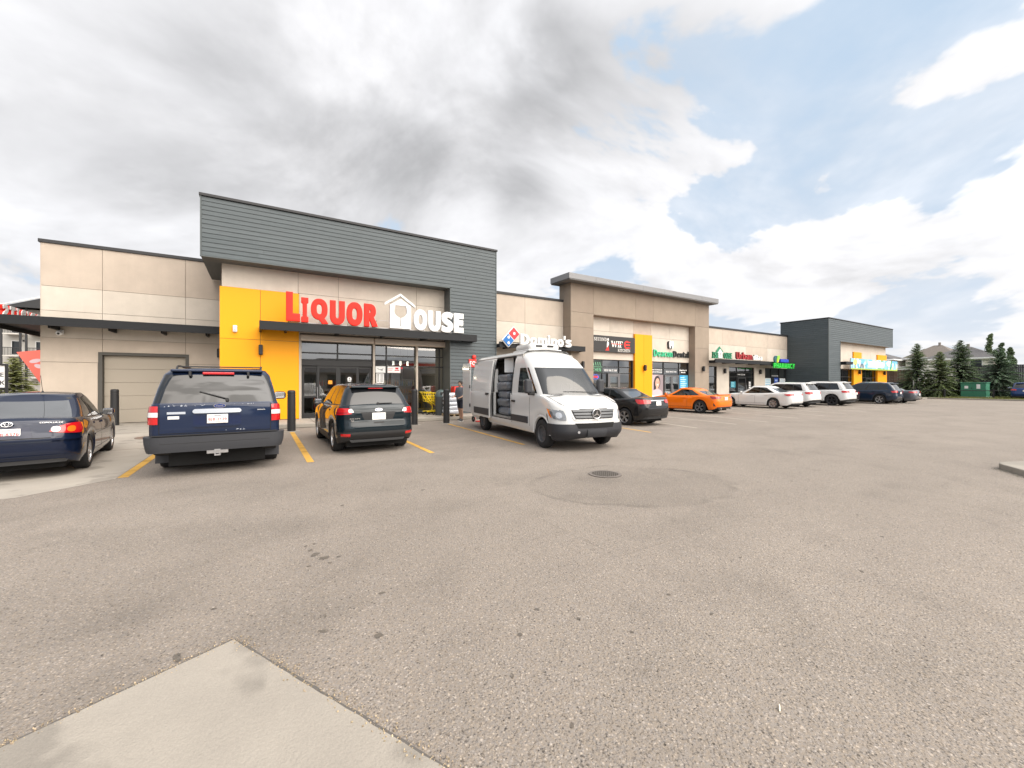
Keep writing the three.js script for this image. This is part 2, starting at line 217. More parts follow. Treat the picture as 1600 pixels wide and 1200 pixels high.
// pavement in front of the shops
structure('sidewalk', (() => { const gs = []; for (let x = -1.3; x < 44; x += 3.1) gs.push(rbx(x + 0.006, Math.min(x + 3.094, 46), 0, 0.15, -19.45, -16.97, 0.01, 1)); return gs; })(), M.concrete);
structure('kerb', rbx(-1.3, 46, 0, 0.155, -16.965, -16.8, 0.03), M.kerb);
structure('verge_kerb', merge([rbx(58.5, 58.7, 0, 0.12, -13.6, -4.6, 0.03), rbx(58.7, 63.4, 0, 0.12, -4.75, -4.6, 0.03), rbx(57, 58.7, 0, 0.12, -13.8, -13.6, 0.03)]), M.kerb);
// stall markings
{
  const L = (x0, z0, x1, z1, w, m) => { const l = Math.hypot(x1 - x0, z1 - z0), nx = -(z1 - z0) / l * w / 2, nz = (x1 - x0) / l * w / 2; structure('stall_line', flat([[x0 - nx, z0 - nz], [x1 - nx, z1 - nz], [x1 + nx, z1 + nz], [x0 + nx, z0 + nz]], 0.0042), m); };
  L(-2.02, -9.62, -2.0, -16.0, 0.14, M.lineYellow); L(0.91, -9.45, 0.93, -15.5, 0.135, M.lineYellow); L(3.46, -9.2, 3.66, -15.4, 0.12, M.lineYellow); L(6.0, -9.15, 6.45, -15.4, 0.1, M.lineYellow); L(8.6, -9.1, 9.2, -15.4, 0.1, M.lineYellow);
  L(11.07, -9.2, 11.9, -15.5, 0.1, M.lineYellow); L(13.56, -9.2, 14.9, -15.5, 0.1, M.lineWhite); L(16.09, -9.2, 17.3, -15.5, 0.1, M.lineWhite); L(18.1, -9.0, 20.0, -15.5, 0.1, M.lineWhite); L(21.26, -9.25, 23.0, -15.5, 0.1, M.lineWhite); L(24.0, -9.3, 25.9, -15.5, 0.1, M.lineWhite);
  for (let k = 0; k < 8; k++) L(26.8 + 2.75 * k, -9.4, 28.0 + 2.75 * k, -15.4, 0.1, M.lineWhite);
}
// storm drain
{ const d = thing('storm_drain', 'round iron storm drain grate set in the dark asphalt patch', 'drain', [5.3, 0.006, -5.42]); const iron = std([0.13, 0.115, 0.10], 0.7, { metalness: 0.4 });
  const ring = new THREE.LatheGeometry([[0.235, 0], [0.29, 0], [0.29, 0.008], [0.235, 0.010], [0.235, 0]].map(p => new THREE.Vector2(...p)), 40); part(d, 'ring', ring, std([0.15, 0.13, 0.115], 0.8)); part(d, 'pit', cyl(0.235, 0.235, 0.002, 0, 0.0015, 0, 32), M.black);
  for (let k = -4; k <= 4; k++) { const x = k * 0.05, l = Math.sqrt(0.235 ** 2 - x * x); part(d, 'grate_bar', bx(x - 0.011, x + 0.011, 0.002, 0.011, -l, l), iron); part(d, 'grate_bar', bx(-l, l, 0.0025, 0.0105, x - 0.009, x + 0.009), iron); } }
{ const d = thing('manhole_cover', 'brown flush manhole cover in the concrete apron', 'manhole', [-2.75, 0.006, -16.2]); part(d, 'cover', cyl(0.36, 0.36, 0.008, 0, 0.004, 0, 32), std([0.16, 0.105, 0.075], 0.8)); part(d, 'ring', new THREE.TorusGeometry(0.38, 0.015, 6, 40).rotateX(Math.PI / 2).translate(0, 0.002, 0), std([0.2, 0.15, 0.12], 0.8)); }
single('cigarette_butt', 'small pale cigarette butt lying on the near asphalt', 'butt', cyl(0.004, 0.004, 0.05, 0, 0, 0, 8, 'z').rotateY(2.05), std([0.75, 0.68, 0.55], 0.8), [2.24, 0.005, -1.06]);

// ---------------------------------------------------------------- buildings
// cladding panels with open joints over a darker backing; rects [x0,x1,y0,y1,material]
function panels(b, rects, zf, d = 0.03, gap = 0.007) { for (const [x0, x1, y0, y1, m] of rects) wpart(b, 'panel', bx(x0 + gap, x1 - gap, y0 + gap, y1 - gap, zf - d, zf), m, b); }
// lapped boards on a face: along x (axis 'x', facing +z) or along z (axis 'z', facing -x)
function boards(b, axis, a0, a1, y0, y1, face, pitch = 0.165, seed = 1, len = 3.66) {
  const r = rng(seed), rows = Math.round((y1 - y0) / pitch), p = (y1 - y0) / rows;
  for (let k = 0; k < rows; k++) { let s = a0 - len * r(); while (s < a1) { const u0 = Math.max(s, a0), u1 = Math.min(s + len, a1); s += len; if (u1 - u0 < 0.05) continue; const m = M.slate[(r() * 3) | 0], yb = y0 + k * p;
    const w = (u1 - u0) - 0.004, g = new THREE.BufferGeometry();   // a tapered board, thicker at its lower edge
    const yl = 0.004, yh = p - 0.006, t = 0.024, tt = 0.010, c = 0.004; const prof = [[0, yl], [t - c, yl], [t, yl + c], [tt, yh], [0, yh]];
    const sh = new THREE.Shape(prof.map(q => new THREE.Vector2(q[0], q[1]))); const e = new THREE.ExtrudeGeometry(sh, { depth: w, bevelEnabled: false });
    if (axis === 'x') { e.rotateY(-Math.PI / 2); e.translate(u1 - 0.002, yb, face); } else { e.translate(0, 0, u0 + 0.002); e.scale(-1, 1, 1); const ix = e.index; if (!ix) { const q = e.attributes.position; for (let i = 0; i < q.count; i += 3) { for (const n of ['position', 'normal', 'uv']) { const at = e.attributes[n], sz = at.itemSize; for (let c2 = 0; c2 < sz; c2++) { const v1 = at.array[(i + 1) * sz + c2]; at.array[(i + 1) * sz + c2] = at.array[(i + 2) * sz + c2]; at.array[(i + 2) * sz + c2] = v1; } } } } e.translate(face, yb, 0); }
    e.computeVertexNormals(); wpart(b, 'plank', muv(e), m, b); } }
}
// a glazed opening: bars at xs and ys, one pane per cell; z is the plane of the glass
function glazing(b, xs, ys, z, mat, { bw = 0.05, skip = [], glass = M.glass, depth = 0.09 } = {}) {
  const x0 = xs[0], x1 = xs[xs.length - 1], y0 = ys[0], y1 = ys[ys.length - 1];
  xs.forEach(x => wpart(b, 'mullion', rbx(x - bw / 2, x + bw / 2, y0, y1, z - depth / 2, z + depth / 2, 0.006, 1), mat, b));
  for (let j = 0; j < ys.length; j++) for (let i = 0; i < xs.length - 1; i++) { if (j > 0 && j < ys.length - 1 && skip.some(([a, c]) => a === i && (c === j || c === j - 0.5))) continue; wpart(b, 'transom', rbx(xs[i] + bw / 2 - 0.001, xs[i + 1] - bw / 2 + 0.001, ys[j] - bw / 2, ys[j] + bw / 2, z - depth / 2 + 0.004, z + depth / 2 - 0.004, 0.006, 1), mat, b); }
  for (let j = 0; j < ys.length - 1; j++) for (let i = 0; i < xs.length - 1; i++) wpart(b, 'pane', (() => { const g = sheet(xs[i + 1] - xs[i] - bw, ys[j + 1] - ys[j] - bw, (xs[i] + xs[i + 1]) / 2, (ys[j] + ys[j + 1]) / 2, z); return g; })(), glass, b);
}
function doorLeaf(b, x0, x1, y0, y1, z, mat, side = 1) { // a glazed leaf with stiles, rails and a pull
  const w = 0.09; const d = wpart(b, 'door', [bx(x0, x0 + w, y0, y1, z - 0.025, z + 0.025), bx(x1 - w, x1, y0, y1, z - 0.025, z + 0.025), bx(x0 + w, x1 - w, y1 - w, y1, z - 0.024, z + 0.024), bx(x0 + w, x1 - w, y0, y0 + 0.2, z - 0.024, z + 0.024)], mat, b);
  wpart(d, 'pane', sheet(x1 - x0 - 2 * w, y1 - y0 - w - 0.2, (x0 + x1) / 2, (y0 + 0.2 + y1 - w) / 2, z), M.glass, b); const hx = side > 0 ? x1 - 0.05 : x0 + 0.05; wpart(d, 'handle', [bar([hx, y0 + 0.85, z + 0.07], [hx, y0 + 1.3, z + 0.07], 0.014), bar([hx, y0 + 0.9, z], [hx, y0 + 0.9, z + 0.07], 0.01), bar([hx, y0 + 1.25, z], [hx, y0 + 1.25, z + 0.07], 0.01)], M.silver, b); return d;
}
function room(b, x0, x1, z0, z1, y1 = 3.4) { wpart(b, 'interior', [bx(x0, x1, 0.10, 0.155, z0, z1), bx(x0, x1, y1, y1 + 0.05, z0, z1), bx(x0, x1, 0.155, y1, z0, z0 + 0.05), bx(x0, x0 + 0.05, 0.155, y1, z0 + 0.05, z1), bx(x1 - 0.05, x1, 0.155, y1, z0 + 0.05, z1)], M.room, b); }
function canopy(b, x0, x1, y0, y1, zf, zb) { wpart(b, 'canopy_beam', rbx(x0, x1, y0, y1, zf - 0.08, zf, 0.006, 1), M.steel, b); wpart(b, 'canopy_deck', [bx(x0, x1, y1 - 0.16, y1 - 0.10, zb, zf - 0.08), bx(x0, x0 + 0.08, y0, y1 - 0.16, zb, zf - 0.081), bx(x1 - 0.08, x1, y0, y1 - 0.16, zb, zf - 0.081)], M.steel, b); for (let x = x0 + 0.9; x < x1 - 0.4; x += 1.9) wpart(b, 'canopy_bracket', bx(x - 0.04, x + 0.04, y0 + 0.02, y1 - 0.16, zb, zf - 0.081), M.steel, b); }
const lampProto = {};
function wallLamp(x, y, z, label, big = 1) { const o = thing('wall_lamp', label, 'wall lamp', [x, y, z], 'wall lamps along the plaza front'); part(o, 'housing', rbx(-0.07 * big, 0.07 * big, -0.19, 0.19, 0.05, 0.19, 0.02), M.black); part(o, 'mount', bx(-0.05, 0.05, -0.06, 0.06, 0, 0.05), M.black); part(o, 'rim', [cyl(0.055, 0.055, 0.012, 0, 0.194, 0.12, 14), cyl(0.055, 0.055, 0.012, 0, -0.194, 0.12, 14)], M.steel); return o; }

// --- the liquor store: recessed wing on the left, yellow and grey entrance block
{
  const b = thing('liquor_store', 'beige and grey store block with bright yellow entrance panel and wide glazing', 'store', [0, 0, -20]);
  const W = 22.4, zw = -W;
  wpart(b, 'wall', [bx(-6.97, -5.42, 0, 7.0, zw - 0.3, zw - 0.025), bx(-2.62, -0.2, 0, 7.0, zw - 0.3, zw - 0.025), bx(-5.42, -2.62, 2.86, 7.0, zw - 0.3, zw - 0.025), bx(-6.97, -6.7, 0, 7.0, -40, zw - 0.3), bx(-6.97, 10.9, 0, 7.0, -40.3, -40), bx(10.6, 10.9, 0, 6.9, -40, -19.5)], M.joint, b);
  wpart(b, 'roof', bx(-6.9, 10.8, 6.5, 6.7, -40, zw - 0.31), M.coping, b);
  const ys = [0, 2.44, 3.37, 4.39, 5.32, 6.93], xs = [-6.98, -5.3, -2.7, -0.2];
  const rects = []; for (let i = 0; i < 3; i++) for (let j = 0; j < 5; j++) { if (i === 1 && j === 0) continue; const m = j === 4 ? M.beige : j >= 2 ? (i + j) % 2 ? M.cream : M.cream2 : j === 1 ? M.beige2 : M.beige2; if (i === 1 && j === 1) { rects.push([xs[1], xs[2], 2.86, ys[2], m]); continue; } rects.push([xs[i] + (i === 2 && j === 0 ? 0.08 : 0), xs[i + 1] - (i === 0 && j === 0 ? 0.13 : 0), ys[j], ys[j + 1], m]); }
  panels(b, rects, zw);
  wpart(b, 'panel', bx(-7.0, -6.975, 0.01, 6.93, -40, zw - 0.01), M.beige, b);
  wpart(b, 'coping', rbx(-7.05, 0, 6.93, 7.06, zw - 0.35, zw + 0.05, 0.01, 1), M.coping, b);
  // overhead door: dark frame, five ribbed sections
  wpart(b, 'door_frame', [bx(-5.42, -5.3, 0, 2.86, zw - 0.28, zw + 0.02), bx(-2.70, -2.58, 0, 2.86, zw - 0.28, zw + 0.02), bx(-5.3, -2.70, 2.75, 2.86, zw - 0.28, zw + 0.02)], std([0.075, 0.07, 0.06], 0.6), b);
  const od = wpart(b, 'overhead_door', bx(-5.3, -2.7, 0.01, 2.75, zw - 0.27, zw - 0.22), M.joint, b);
  for (let k = 0; k < 5; k++) { const y0 = 0.02 + k * 0.546; wpart(od, 'door_section', rbx(-5.29, -2.71, y0, y0 + 0.54, zw - 0.22, zw - 0.19, 0.008, 1), M.door, b); }
  // canopy round the corner
  wpart(b, 'canopy_beam', [bx(-8.35, -1.42, 3.70, 4.01, -21.28, -21.2), bx(-8.35, -8.27, 3.70, 4.01, -34, -21.281)], M.steel, b);
  wpart(b, 'canopy_deck', [bx(-8.27, -1.42, 3.86, 3.92, zw, -21.281), bx(-8.27, -7.0, 3.86, 3.92, -34, zw)], M.steel, b);
  for (const x of [-6.5, -4.9, -3.35, -1.9]) wpart(b, 'canopy_bracket', bx(x - 0.03, x + 0.03, 3.64, 3.86, zw, -21.5), M.steel, b);
  // entrance block
  wpart(b, 'wall', [bx(-1.27, 1.39, 0.15, 5.31, -19.45, -19.035), bx(1.39, 7.85, 3.42, 6.3, -19.45, -19.12), bx(-1.22, 1.39, 5.32, 6.3, -19.45, -19.14), bx(-1.27, -1.0, 0, 8.4, -24, -19.46), bx(7.99, 10.33, 0, 8.4, -19.6, -18.41)], M.joint, b);
  wpart(b, 'roof', bx(-1.2, 10.3, 8.0, 8.2, -30, -18.6), M.coping, b);
  panels(b, [[-1.28, 0.04, 3.34, 5.32, M.yellow], [0.04, 1.40, 3.34, 5.32, M.yellow2], [-1.28, 0.04, 0.17, 3.34, M.yellow2], [0.04, 1.40, 0.17, 3.34, M.yellow]], -19.0);
  wpart(b, 'panel_edge', bx(1.402, 1.43, 0.15, 5.32, -19.3, -18.998), M.alu, b);
  panels(b, [[-1.22, 1.37, 5.33, 6.26, M.cream], [1.37, 2.92, 5.35, 6.26, M.cream2], [2.92, 6.39, 5.35, 6.26, M.cream], [6.39, 7.84, 5.35, 6.26, M.cream2], [1.43, 2.92, 3.72, 5.35, M.cream], [2.92, 6.39, 3.72, 5.35, M.cream2], [6.39, 7.84, 3.72, 5.35, M.cream]], -19.1);
  // grey boarded frame: fascia over the entrance and a leg down its right side
  const fz = -18.38;
  wpart(b, 'frame_core', [bx(-1.78, 10.36, 6.22, 8.36, -21.9, fz - 0.03), bx(7.83, 10.36, 0.15, 6.22, -19.4, fz - 0.03)], M.slateBack, b);
  wpart(b, 'soffit', [bx(-1.78, 7.82, 6.20, 6.219, -22.35, fz - 0.01), bx(7.811, 7.83, 0.15, 6.2, -19.3, fz - 0.005)], std([0.10, 0.105, 0.102], 0.7), b);
  boards(b, 'x', -1.76, 10.34, 6.235, 8.36, fz - 0.03, 0.165, 11); boards(b, 'x', 7.85, 10.34, 0.16, 6.235, fz - 0.03, 0.165, 12, 5);
  wpart(b, 'corner_trim', [bx(-1.81, -1.762, 6.2, 8.37, fz - 0.1, fz + 0.004), bx(10.342, 10.38, 0.15, 8.37, fz - 0.1, fz + 0.004), bx(-1.762, 7.81, 6.196, 6.234, fz - 0.06, fz + 0.004), bx(7.808, 7.849, 0.15, 6.196, fz - 0.06, fz + 0.004)], std([0.08, 0.095, 0.096], 0.55), b);
  wpart(b, 'coping', rbx(-1.84, 10.42, 8.37, 8.47, -21.9, fz + 0.04, 0.01, 1), M.coping, b);
  boards(b, 'z', -21.9, fz - 0.1, 6.235, 8.36, -1.78, 0.165, 13);
  canopy(b, 0.0, 9.02, 3.64, 3.97, -17.9, -19.05);
  // roll shutter boxes and glazing
  const sh = std([0.60, 0.52, 0.44], 0.55);
  for (const [x0, x1] of [[1.44, 4.42], [4.44, 7.86]]) wpart(b, 'shutter_box', rbx(x0, x1, 3.40, 3.66, -19.28, -18.97, 0.05, 2), sh, b);
  for (const x of [1.455, 4.44, 6.45, 7.88]) wpart(b, 'shutter_guide', rbx(x - 0.045, x + 0.045, 0.15, 3.40, -19.28, -19.16, 0.008, 1), M.alu, b);
  const gz = -19.34;
  glazing(b, [1.46, 2.92, 4.40], [2.62, 2.92, 3.36], gz, M.black, { bw: 0.06 });
  wpart(b, 'door_header', rbx(1.5, 4.4, 2.37, 2.60, gz - 0.08, gz + 0.1, 0.01, 1), M.black, b);
  for (const [x0, x1, z] of [[1.52, 2.16, gz], [2.10, 2.94, gz + 0.05], [2.94, 3.78, gz + 0.05], [3.72, 4.36, gz]]) doorLeaf(b, x0, x1, 0.16, 2.365, z, M.black, x0 < 2.5 ? 1 : -1);
  wpart(b, 'mid_rail', [bx(1.62, 2.06, 1.02, 1.10, gz - 0.02, gz + 0.022), bx(2.2, 2.84, 1.02, 1.10, gz + 0.03, gz + 0.072), bx(3.04, 3.68, 1.02, 1.10, gz + 0.03, gz + 0.072)], M.black, b);
  glazing(b, [4.50, 5.03, 6.42], [0.2, 2.42, 2.90, 3.36], gz, M.black, { bw: 0.055 }); glazing(b, [6.48, 7.64, 7.86], [0.2, 2.42, 2.90, 3.36], gz, M.black, { bw: 0.055 });
  room(b, 1.3, 8.0, -26.5, -19.5, 3.45);
  // things one sees through the glass
  const sm = std([0.09, 0.085, 0.08], 0.7);
  const rr = rng(99), bottle = new THREE.LatheGeometry([[0, 0], [0.038, 0], [0.04, 0.02], [0.04, 0.19], [0.015, 0.24], [0.014, 0.30], [0, 0.30]].map(p => new THREE.Vector2(...p)), 8);
  const bm = [std([0.03, 0.08, 0.03], 0.2), std([0.18, 0.07, 0.015], 0.2), std([0.45, 0.4, 0.3], 0.2), std([0.30, 0.02, 0.02], 0.25), std([0.05, 0.12, 0.2], 0.2)];
  for (const [sx, sz] of [[5.2, -21.5], [6.9, -22.5], [3.0, -23.5]]) { const u = thing('bottle_shelf', ['dark shelf of bottles behind the wide shop window', 'dark shelf of bottles deep behind the narrow shop window', 'dark shelf of bottles beyond the sliding entrance door'][[5.2, 6.9, 3.0].indexOf(sx)], 'shelf', [sx, 0.156, sz], 'bottle shelves in the store');
    part(u, 'frame', [bx(-0.7, -0.66, 0, 1.7, -0.2, 0.2), bx(0.66, 0.7, 0, 1.7, -0.2, 0.2), bx(-0.66, 0.66, 0, 1.7, -0.2, -0.18)], sm); for (let k = 0; k < 4; k++) { part(u, 'shelf', bx(-0.66, 0.66, 0.1 + k * 0.4, 0.13 + k * 0.4, -0.18, 0.2), sm); for (let q = 0; q < 5; q++) { const gs = []; for (let n = 0; n < 2; n++) gs.push(bottle.clone().translate(-0.58 + (q * 2 + n) * 0.125, 0.131 + k * 0.4, 0.1)); part(u, 'bottles', gs, bm[(rr() * 5) | 0]); } } }
  for (let k = 0; k < 3; k++) { const p = thing('pendant_lamp', ['white pendant lamp behind the shop window, nearest the sliding door', 'white pendant lamp behind the shop window, middle of three', 'white pendant lamp behind the shop window, farthest from the door'][k], 'lamp', [5.62 + k * 0.36, 2.62, -20.3], 'pendant lamps in the store'); part(p, 'shade', cyl(0.055, 0.05, 0.2, 0, 0, 0, 14), std([0.85, 0.84, 0.80], 0.5, { emissive: lin(0.9, 0.85, 0.75), emissiveIntensity: 0.6 })); part(p, 'cord', bar([0, 0.1, 0], [0, 0.83, 0], 0.006), M.black); const pl = new THREE.PointLight(0xffe8c8, 0.6, 0, 2); pl.shadow.radius = 4; pl.position.set(0, -0.2, 0); pl.castShadow = true; p.add(pl); }
}
// prints on the store glass
function printed(name, label, category, w, h, pos, draw, px = 256, group) { const t = ctex(px, Math.max(16, Math.round(px * h / w)), draw); const g = new THREE.BoxGeometry(w, h, 0.004); const side = std([0.7, 0.7, 0.7], 0.6); const o = thing(name, label, category, pos, group); part(o, 'backing', g, side); part(o, 'print', sheet(w, h, 0, 0, 0.0035), std(0xffffff, 0.5, { map: t })); return o; }
const txt = (c, s, x, y, size, color = '#fff', font = 'sans-serif', weight = 'bold', align = 'center') => { c.fillStyle = color; c.font = `${weight} ${size}px ${font}`; c.textAlign = align; c.textBaseline = 'middle'; c.fillText(s, x, y); };
printed('window_notice', 'grey and white bird sketch notice on the shop window', 'notice', 0.45, 0.30, [4.76, 2.26, -19.30], (c, w, h) => { c.fillStyle = '#dfe0de'; c.fillRect(0, 0, w, h); c.strokeStyle = '#555'; c.lineWidth = 7; for (let k = 0; k < 5; k++) { c.beginPath(); c.moveTo(40 + k * 34, h * 0.3 + 14 * k); c.quadraticCurveTo(100 + k * 20, h * 0.7, 200 - k * 9, h * 0.35 + k * 16); c.stroke(); } });
printed('window_poster', 'wide red and white poster on the shop window', 'poster', 0.72, 0.29, [5.44, 2.26, -19.30], (c, w, h) => { c.fillStyle = '#ece4e2'; c.fillRect(0, 0, w, h); c.fillStyle = '#c8202c'; c.fillRect(w * 0.5, h * 0.15, w * 0.2, h * 0.3); c.fillRect(w * 0.46, h * 0.55, w * 0.3, h * 0.12); c.fillStyle = '#30282a'; c.fillRect(w * 0.84, 0, w * 0.16, h); c.fillStyle = '#c8202c'; c.fillRect(w * 0.86, h * 0.08, w * 0.12, h * 0.3); c.fillStyle = '#d99'; c.fillRect(12, h * 0.3, w * 0.3, 10); c.fillRect(12, h * 0.55, w * 0.25, 10); });
printed('hours_notice', 'black and white opening hours table on the shop window', 'notice', 0.34, 0.42, [4.74, 1.86, -19.30], (c, w, h) => { c.fillStyle = '#f2f2f0'; c.fillRect(0, 0, w, h); c.fillStyle = '#222'; for (let k = 0; k < 7; k++) { c.fillRect(20, 22 + k * (h - 40) / 7, w * 0.34, 20); c.fillRect(w * 0.52, 22 + k * (h - 40) / 7, w * 0.40, 20); } });
{ const o = thing('door_decal', 'white round decal on the sliding door glass', 'decal', [3.40, 1.79, -19.25]); part(o, 'disc', cyl(0.085, 0.085, 0.004, 0, 0.03, 0, 24, 'z'), M.white); part(o, 'dot', cyl(0.028, 0.028, 0.006, 0, 0.04, 0, 16, 'z'), M.black); part(o, 'foot', bx(-0.07, 0.07, -0.09, -0.02, -0.002, 0.002), M.white); }
single('door_sticker', 'small orange square sticker on the sliding door glass', 'sticker', bx(-0.08, 0.08, -0.08, 0.08, 0, 0.004), std([0.85, 0.33, 0.02], 0.5), [2.62, 1.67, -19.285]);

// --- pizza shop section
{
  const b = thing('pizza_shop', 'low beige shop section between the grey frame and the taupe block', 'shop', [13, 0, -20]);
  const z = -19.3;
  wpart(b, 'wall', [bx(10.38, 16.2, 2.95, 6.5, z - 0.3, z - 0.025), bx(10.38, 11.0, 0.15, 2.95, z - 0.3, z - 0.025), bx(14.9, 16.2, 0.15, 2.95, z - 0.3, z - 0.025), bx(10.9, 16.2, 0, 6.2, -40.3, -40)], M.joint, b);
  panels(b, [[10.4, 12.73, 5.0, 6.47, M.beige], [12.73, 16.2, 5.0, 6.47, M.beige2], [10.4, 12.73, 2.95, 5.0, M.cream], [12.73, 16.2, 2.95, 5.0, M.cream2], [10.4, 11.0, 0.16, 2.95, M.beige2], [14.9, 16.2, 0.16, 2.95, M.beige]], z);
  wpart(b, 'coping', rbx(10.4, 16.2, 6.47, 6.6, z - 0.35, z + 0.05, 0.01, 1), M.coping, b); wpart(b, 'roof', bx(10.9, 16.2, 6.0, 6.2, -40, z - 0.31), M.coping, b);
  glazing(b, [11.0, 12.3, 13.5, 14.9], [0.2, 2.3, 2.95], z - 0.12, M.black); room(b, 10.95, 15.2, -24, z - 0.31, 3.0);
  canopy(b, 10.4, 16.15, 3.46, 3.75, -18.1, -19.28);
}
// --- taupe two-shop block with a flat cornice
{
  const b = thing('taupe_shop_block', 'tall taupe block with overhanging flat grey cornice and two glazed shopfronts', 'shop block', [22, 0, -20]);
  const f = -18.6, r = -19.1, x0 = 15.46, x1 = 28.88, oL = 17.22, oR = 27.2;
  wpart(b, 'wall', [bx(x0 + 0.03, oL, 0, 7.5, -19.6, f - 0.025), bx(oR, x1 - 0.03, 0, 7.5, -19.6, f - 0.025), bx(oL, oR, 5.79, 7.5, -19.6, f - 0.025), bx(oL, oR, 3.12, 5.79, -19.6, r - 0.025), bx(21.25, 22.96, 0, 3.12, -19.6, r - 0.02), bx(x0 + 0.03, x0 + 0.3, 0, 7.5, -19.66, -19.6), bx(x1 - 0.3, x1 - 0.03, 0, 7.5, -19.66, -19.6), bx(x0, x1, 0, 6.5, -40.3, -40)], M.joint, b);
  const T = M.taupe, T2 = M.taupe2;
  panels(b, [[x0, oL, 0.16, 2.4, T], [x0, oL, 2.4, 4.95, T2], [x0, oL, 4.95, 5.82, T], [x0, oL, 5.82, 7.5, T2], [oL, 20.93, 5.79, 7.5, T], [20.93, 22.62, 5.79, 7.5, T2], [22.62, 27.2, 5.79, 7.5, T], [oR, x1, 0.16, 2.4, T], [oR, x1, 2.4, 4.2, T2], [oR, x1, 4.2, 5.79, T], [oR, x1, 5.79, 7.5, T2]], f);
  for (const [ya, yb] of [[0.16, 4.95], [4.95, 7.5]]) wpart(b, 'panel', bx(x0, x0 + 0.03, ya, yb - 0.01, -19.66, f - 0.031), T2, b);
  wpart(b, 'reveal', [bx(oL - 0.001, oL + 0.02, 0.16, 5.79, r, f - 0.006), bx(oR - 0.02, oR + 0.001, 0.16, 5.79, r, f - 0.006), bx(oL + 0.02, oR - 0.02, 5.77, 5.791, r, f - 0.006)], T2, b);
  panels(b, [[17.24, 19.1, 4.9, 5.77, M.cream], [19.1, 21.25, 4.9, 5.77, M.cream2], [17.24, 21.25, 3.12, 4.9, M.cream], [21.25, 22.96, 4.9, 5.77, M.beige], [22.96, 24.96, 4.75, 5.77, M.cream2], [24.96, 27.18, 4.75, 5.77, M.cream], [22.96, 24.96, 3.12, 4.75, M.cream], [24.96, 27.18, 3.12, 4.75, M.cream2]], r);
  panels(b, [[21.24, 22.1, 0.18, 4.9, M.yellow], [22.1, 22.95, 0.18, 4.9, M.yellow2]], r + 0.15, 0.16);
  // cornice with jointed metal edge
  const cz = -18.0; let s = 14.85; for (let k = 0; k < 7; k++) { const w = (29.15 - 14.85) / 7; wpart(b, 'cornice_edge', rbx(s + 0.004, s + w - 0.004, 7.56, 7.88, cz - 0.05, cz, 0.006, 1), M.zinc, b); s += w; }
  wpart(b, 'cornice_edge', [bx(14.85, 14.9, 7.56, 7.88, -19.75, cz - 0.051), bx(29.1, 29.15, 7.56, 7.88, -19.75, cz - 0.051)], M.zinc, b); wpart(b, 'cornice', [bx(14.9, 29.1, 7.50, 7.56, -19.75, cz - 0.02), bx(14.9, 29.1, 7.56, 7.87, -19.75, cz - 0.06)], std([0.14, 0.135, 0.13], 0.7), b);
  const gz = r - 0.12, gm = std([0.16, 0.16, 0.165], 0.4, { metalness: 0.5 });
  glazing(b, [17.25, 18.51, 20.0, 21.22], [0.2, 2.26, 2.66, 3.10], gz, M.black, { bw: 0.055 }); wpart(b, 'door_frame', [bx(18.97, 19.06, 0.16, 2.24, gz + 0.05, gz + 0.1), bx(19.95, 20.04, 0.16, 2.24, gz + 0.05, gz + 0.1), bx(19.06, 19.95, 2.15, 2.24, gz + 0.05, gz + 0.1)], gm, b); doorLeaf(b, 19.07, 19.94, 0.17, 2.14, gz + 0.075, gm, -1);
  glazing(b, [22.98, 24.42, 26.13, 27.18], [0.2, 2.22, 2.66, 3.10], gz, M.black, { bw: 0.055 }); doorLeaf(b, 24.47, 25.26, 0.17, 2.18, gz + 0.075, gm, 1); doorLeaf(b, 25.28, 26.08, 0.17, 2.18, gz + 0.075, gm, -1);
  room(b, 17.1, 21.3, -25, -19.61, 3.2); room(b, 22.9, 27.3, -25, -19.61, 3.2);
}
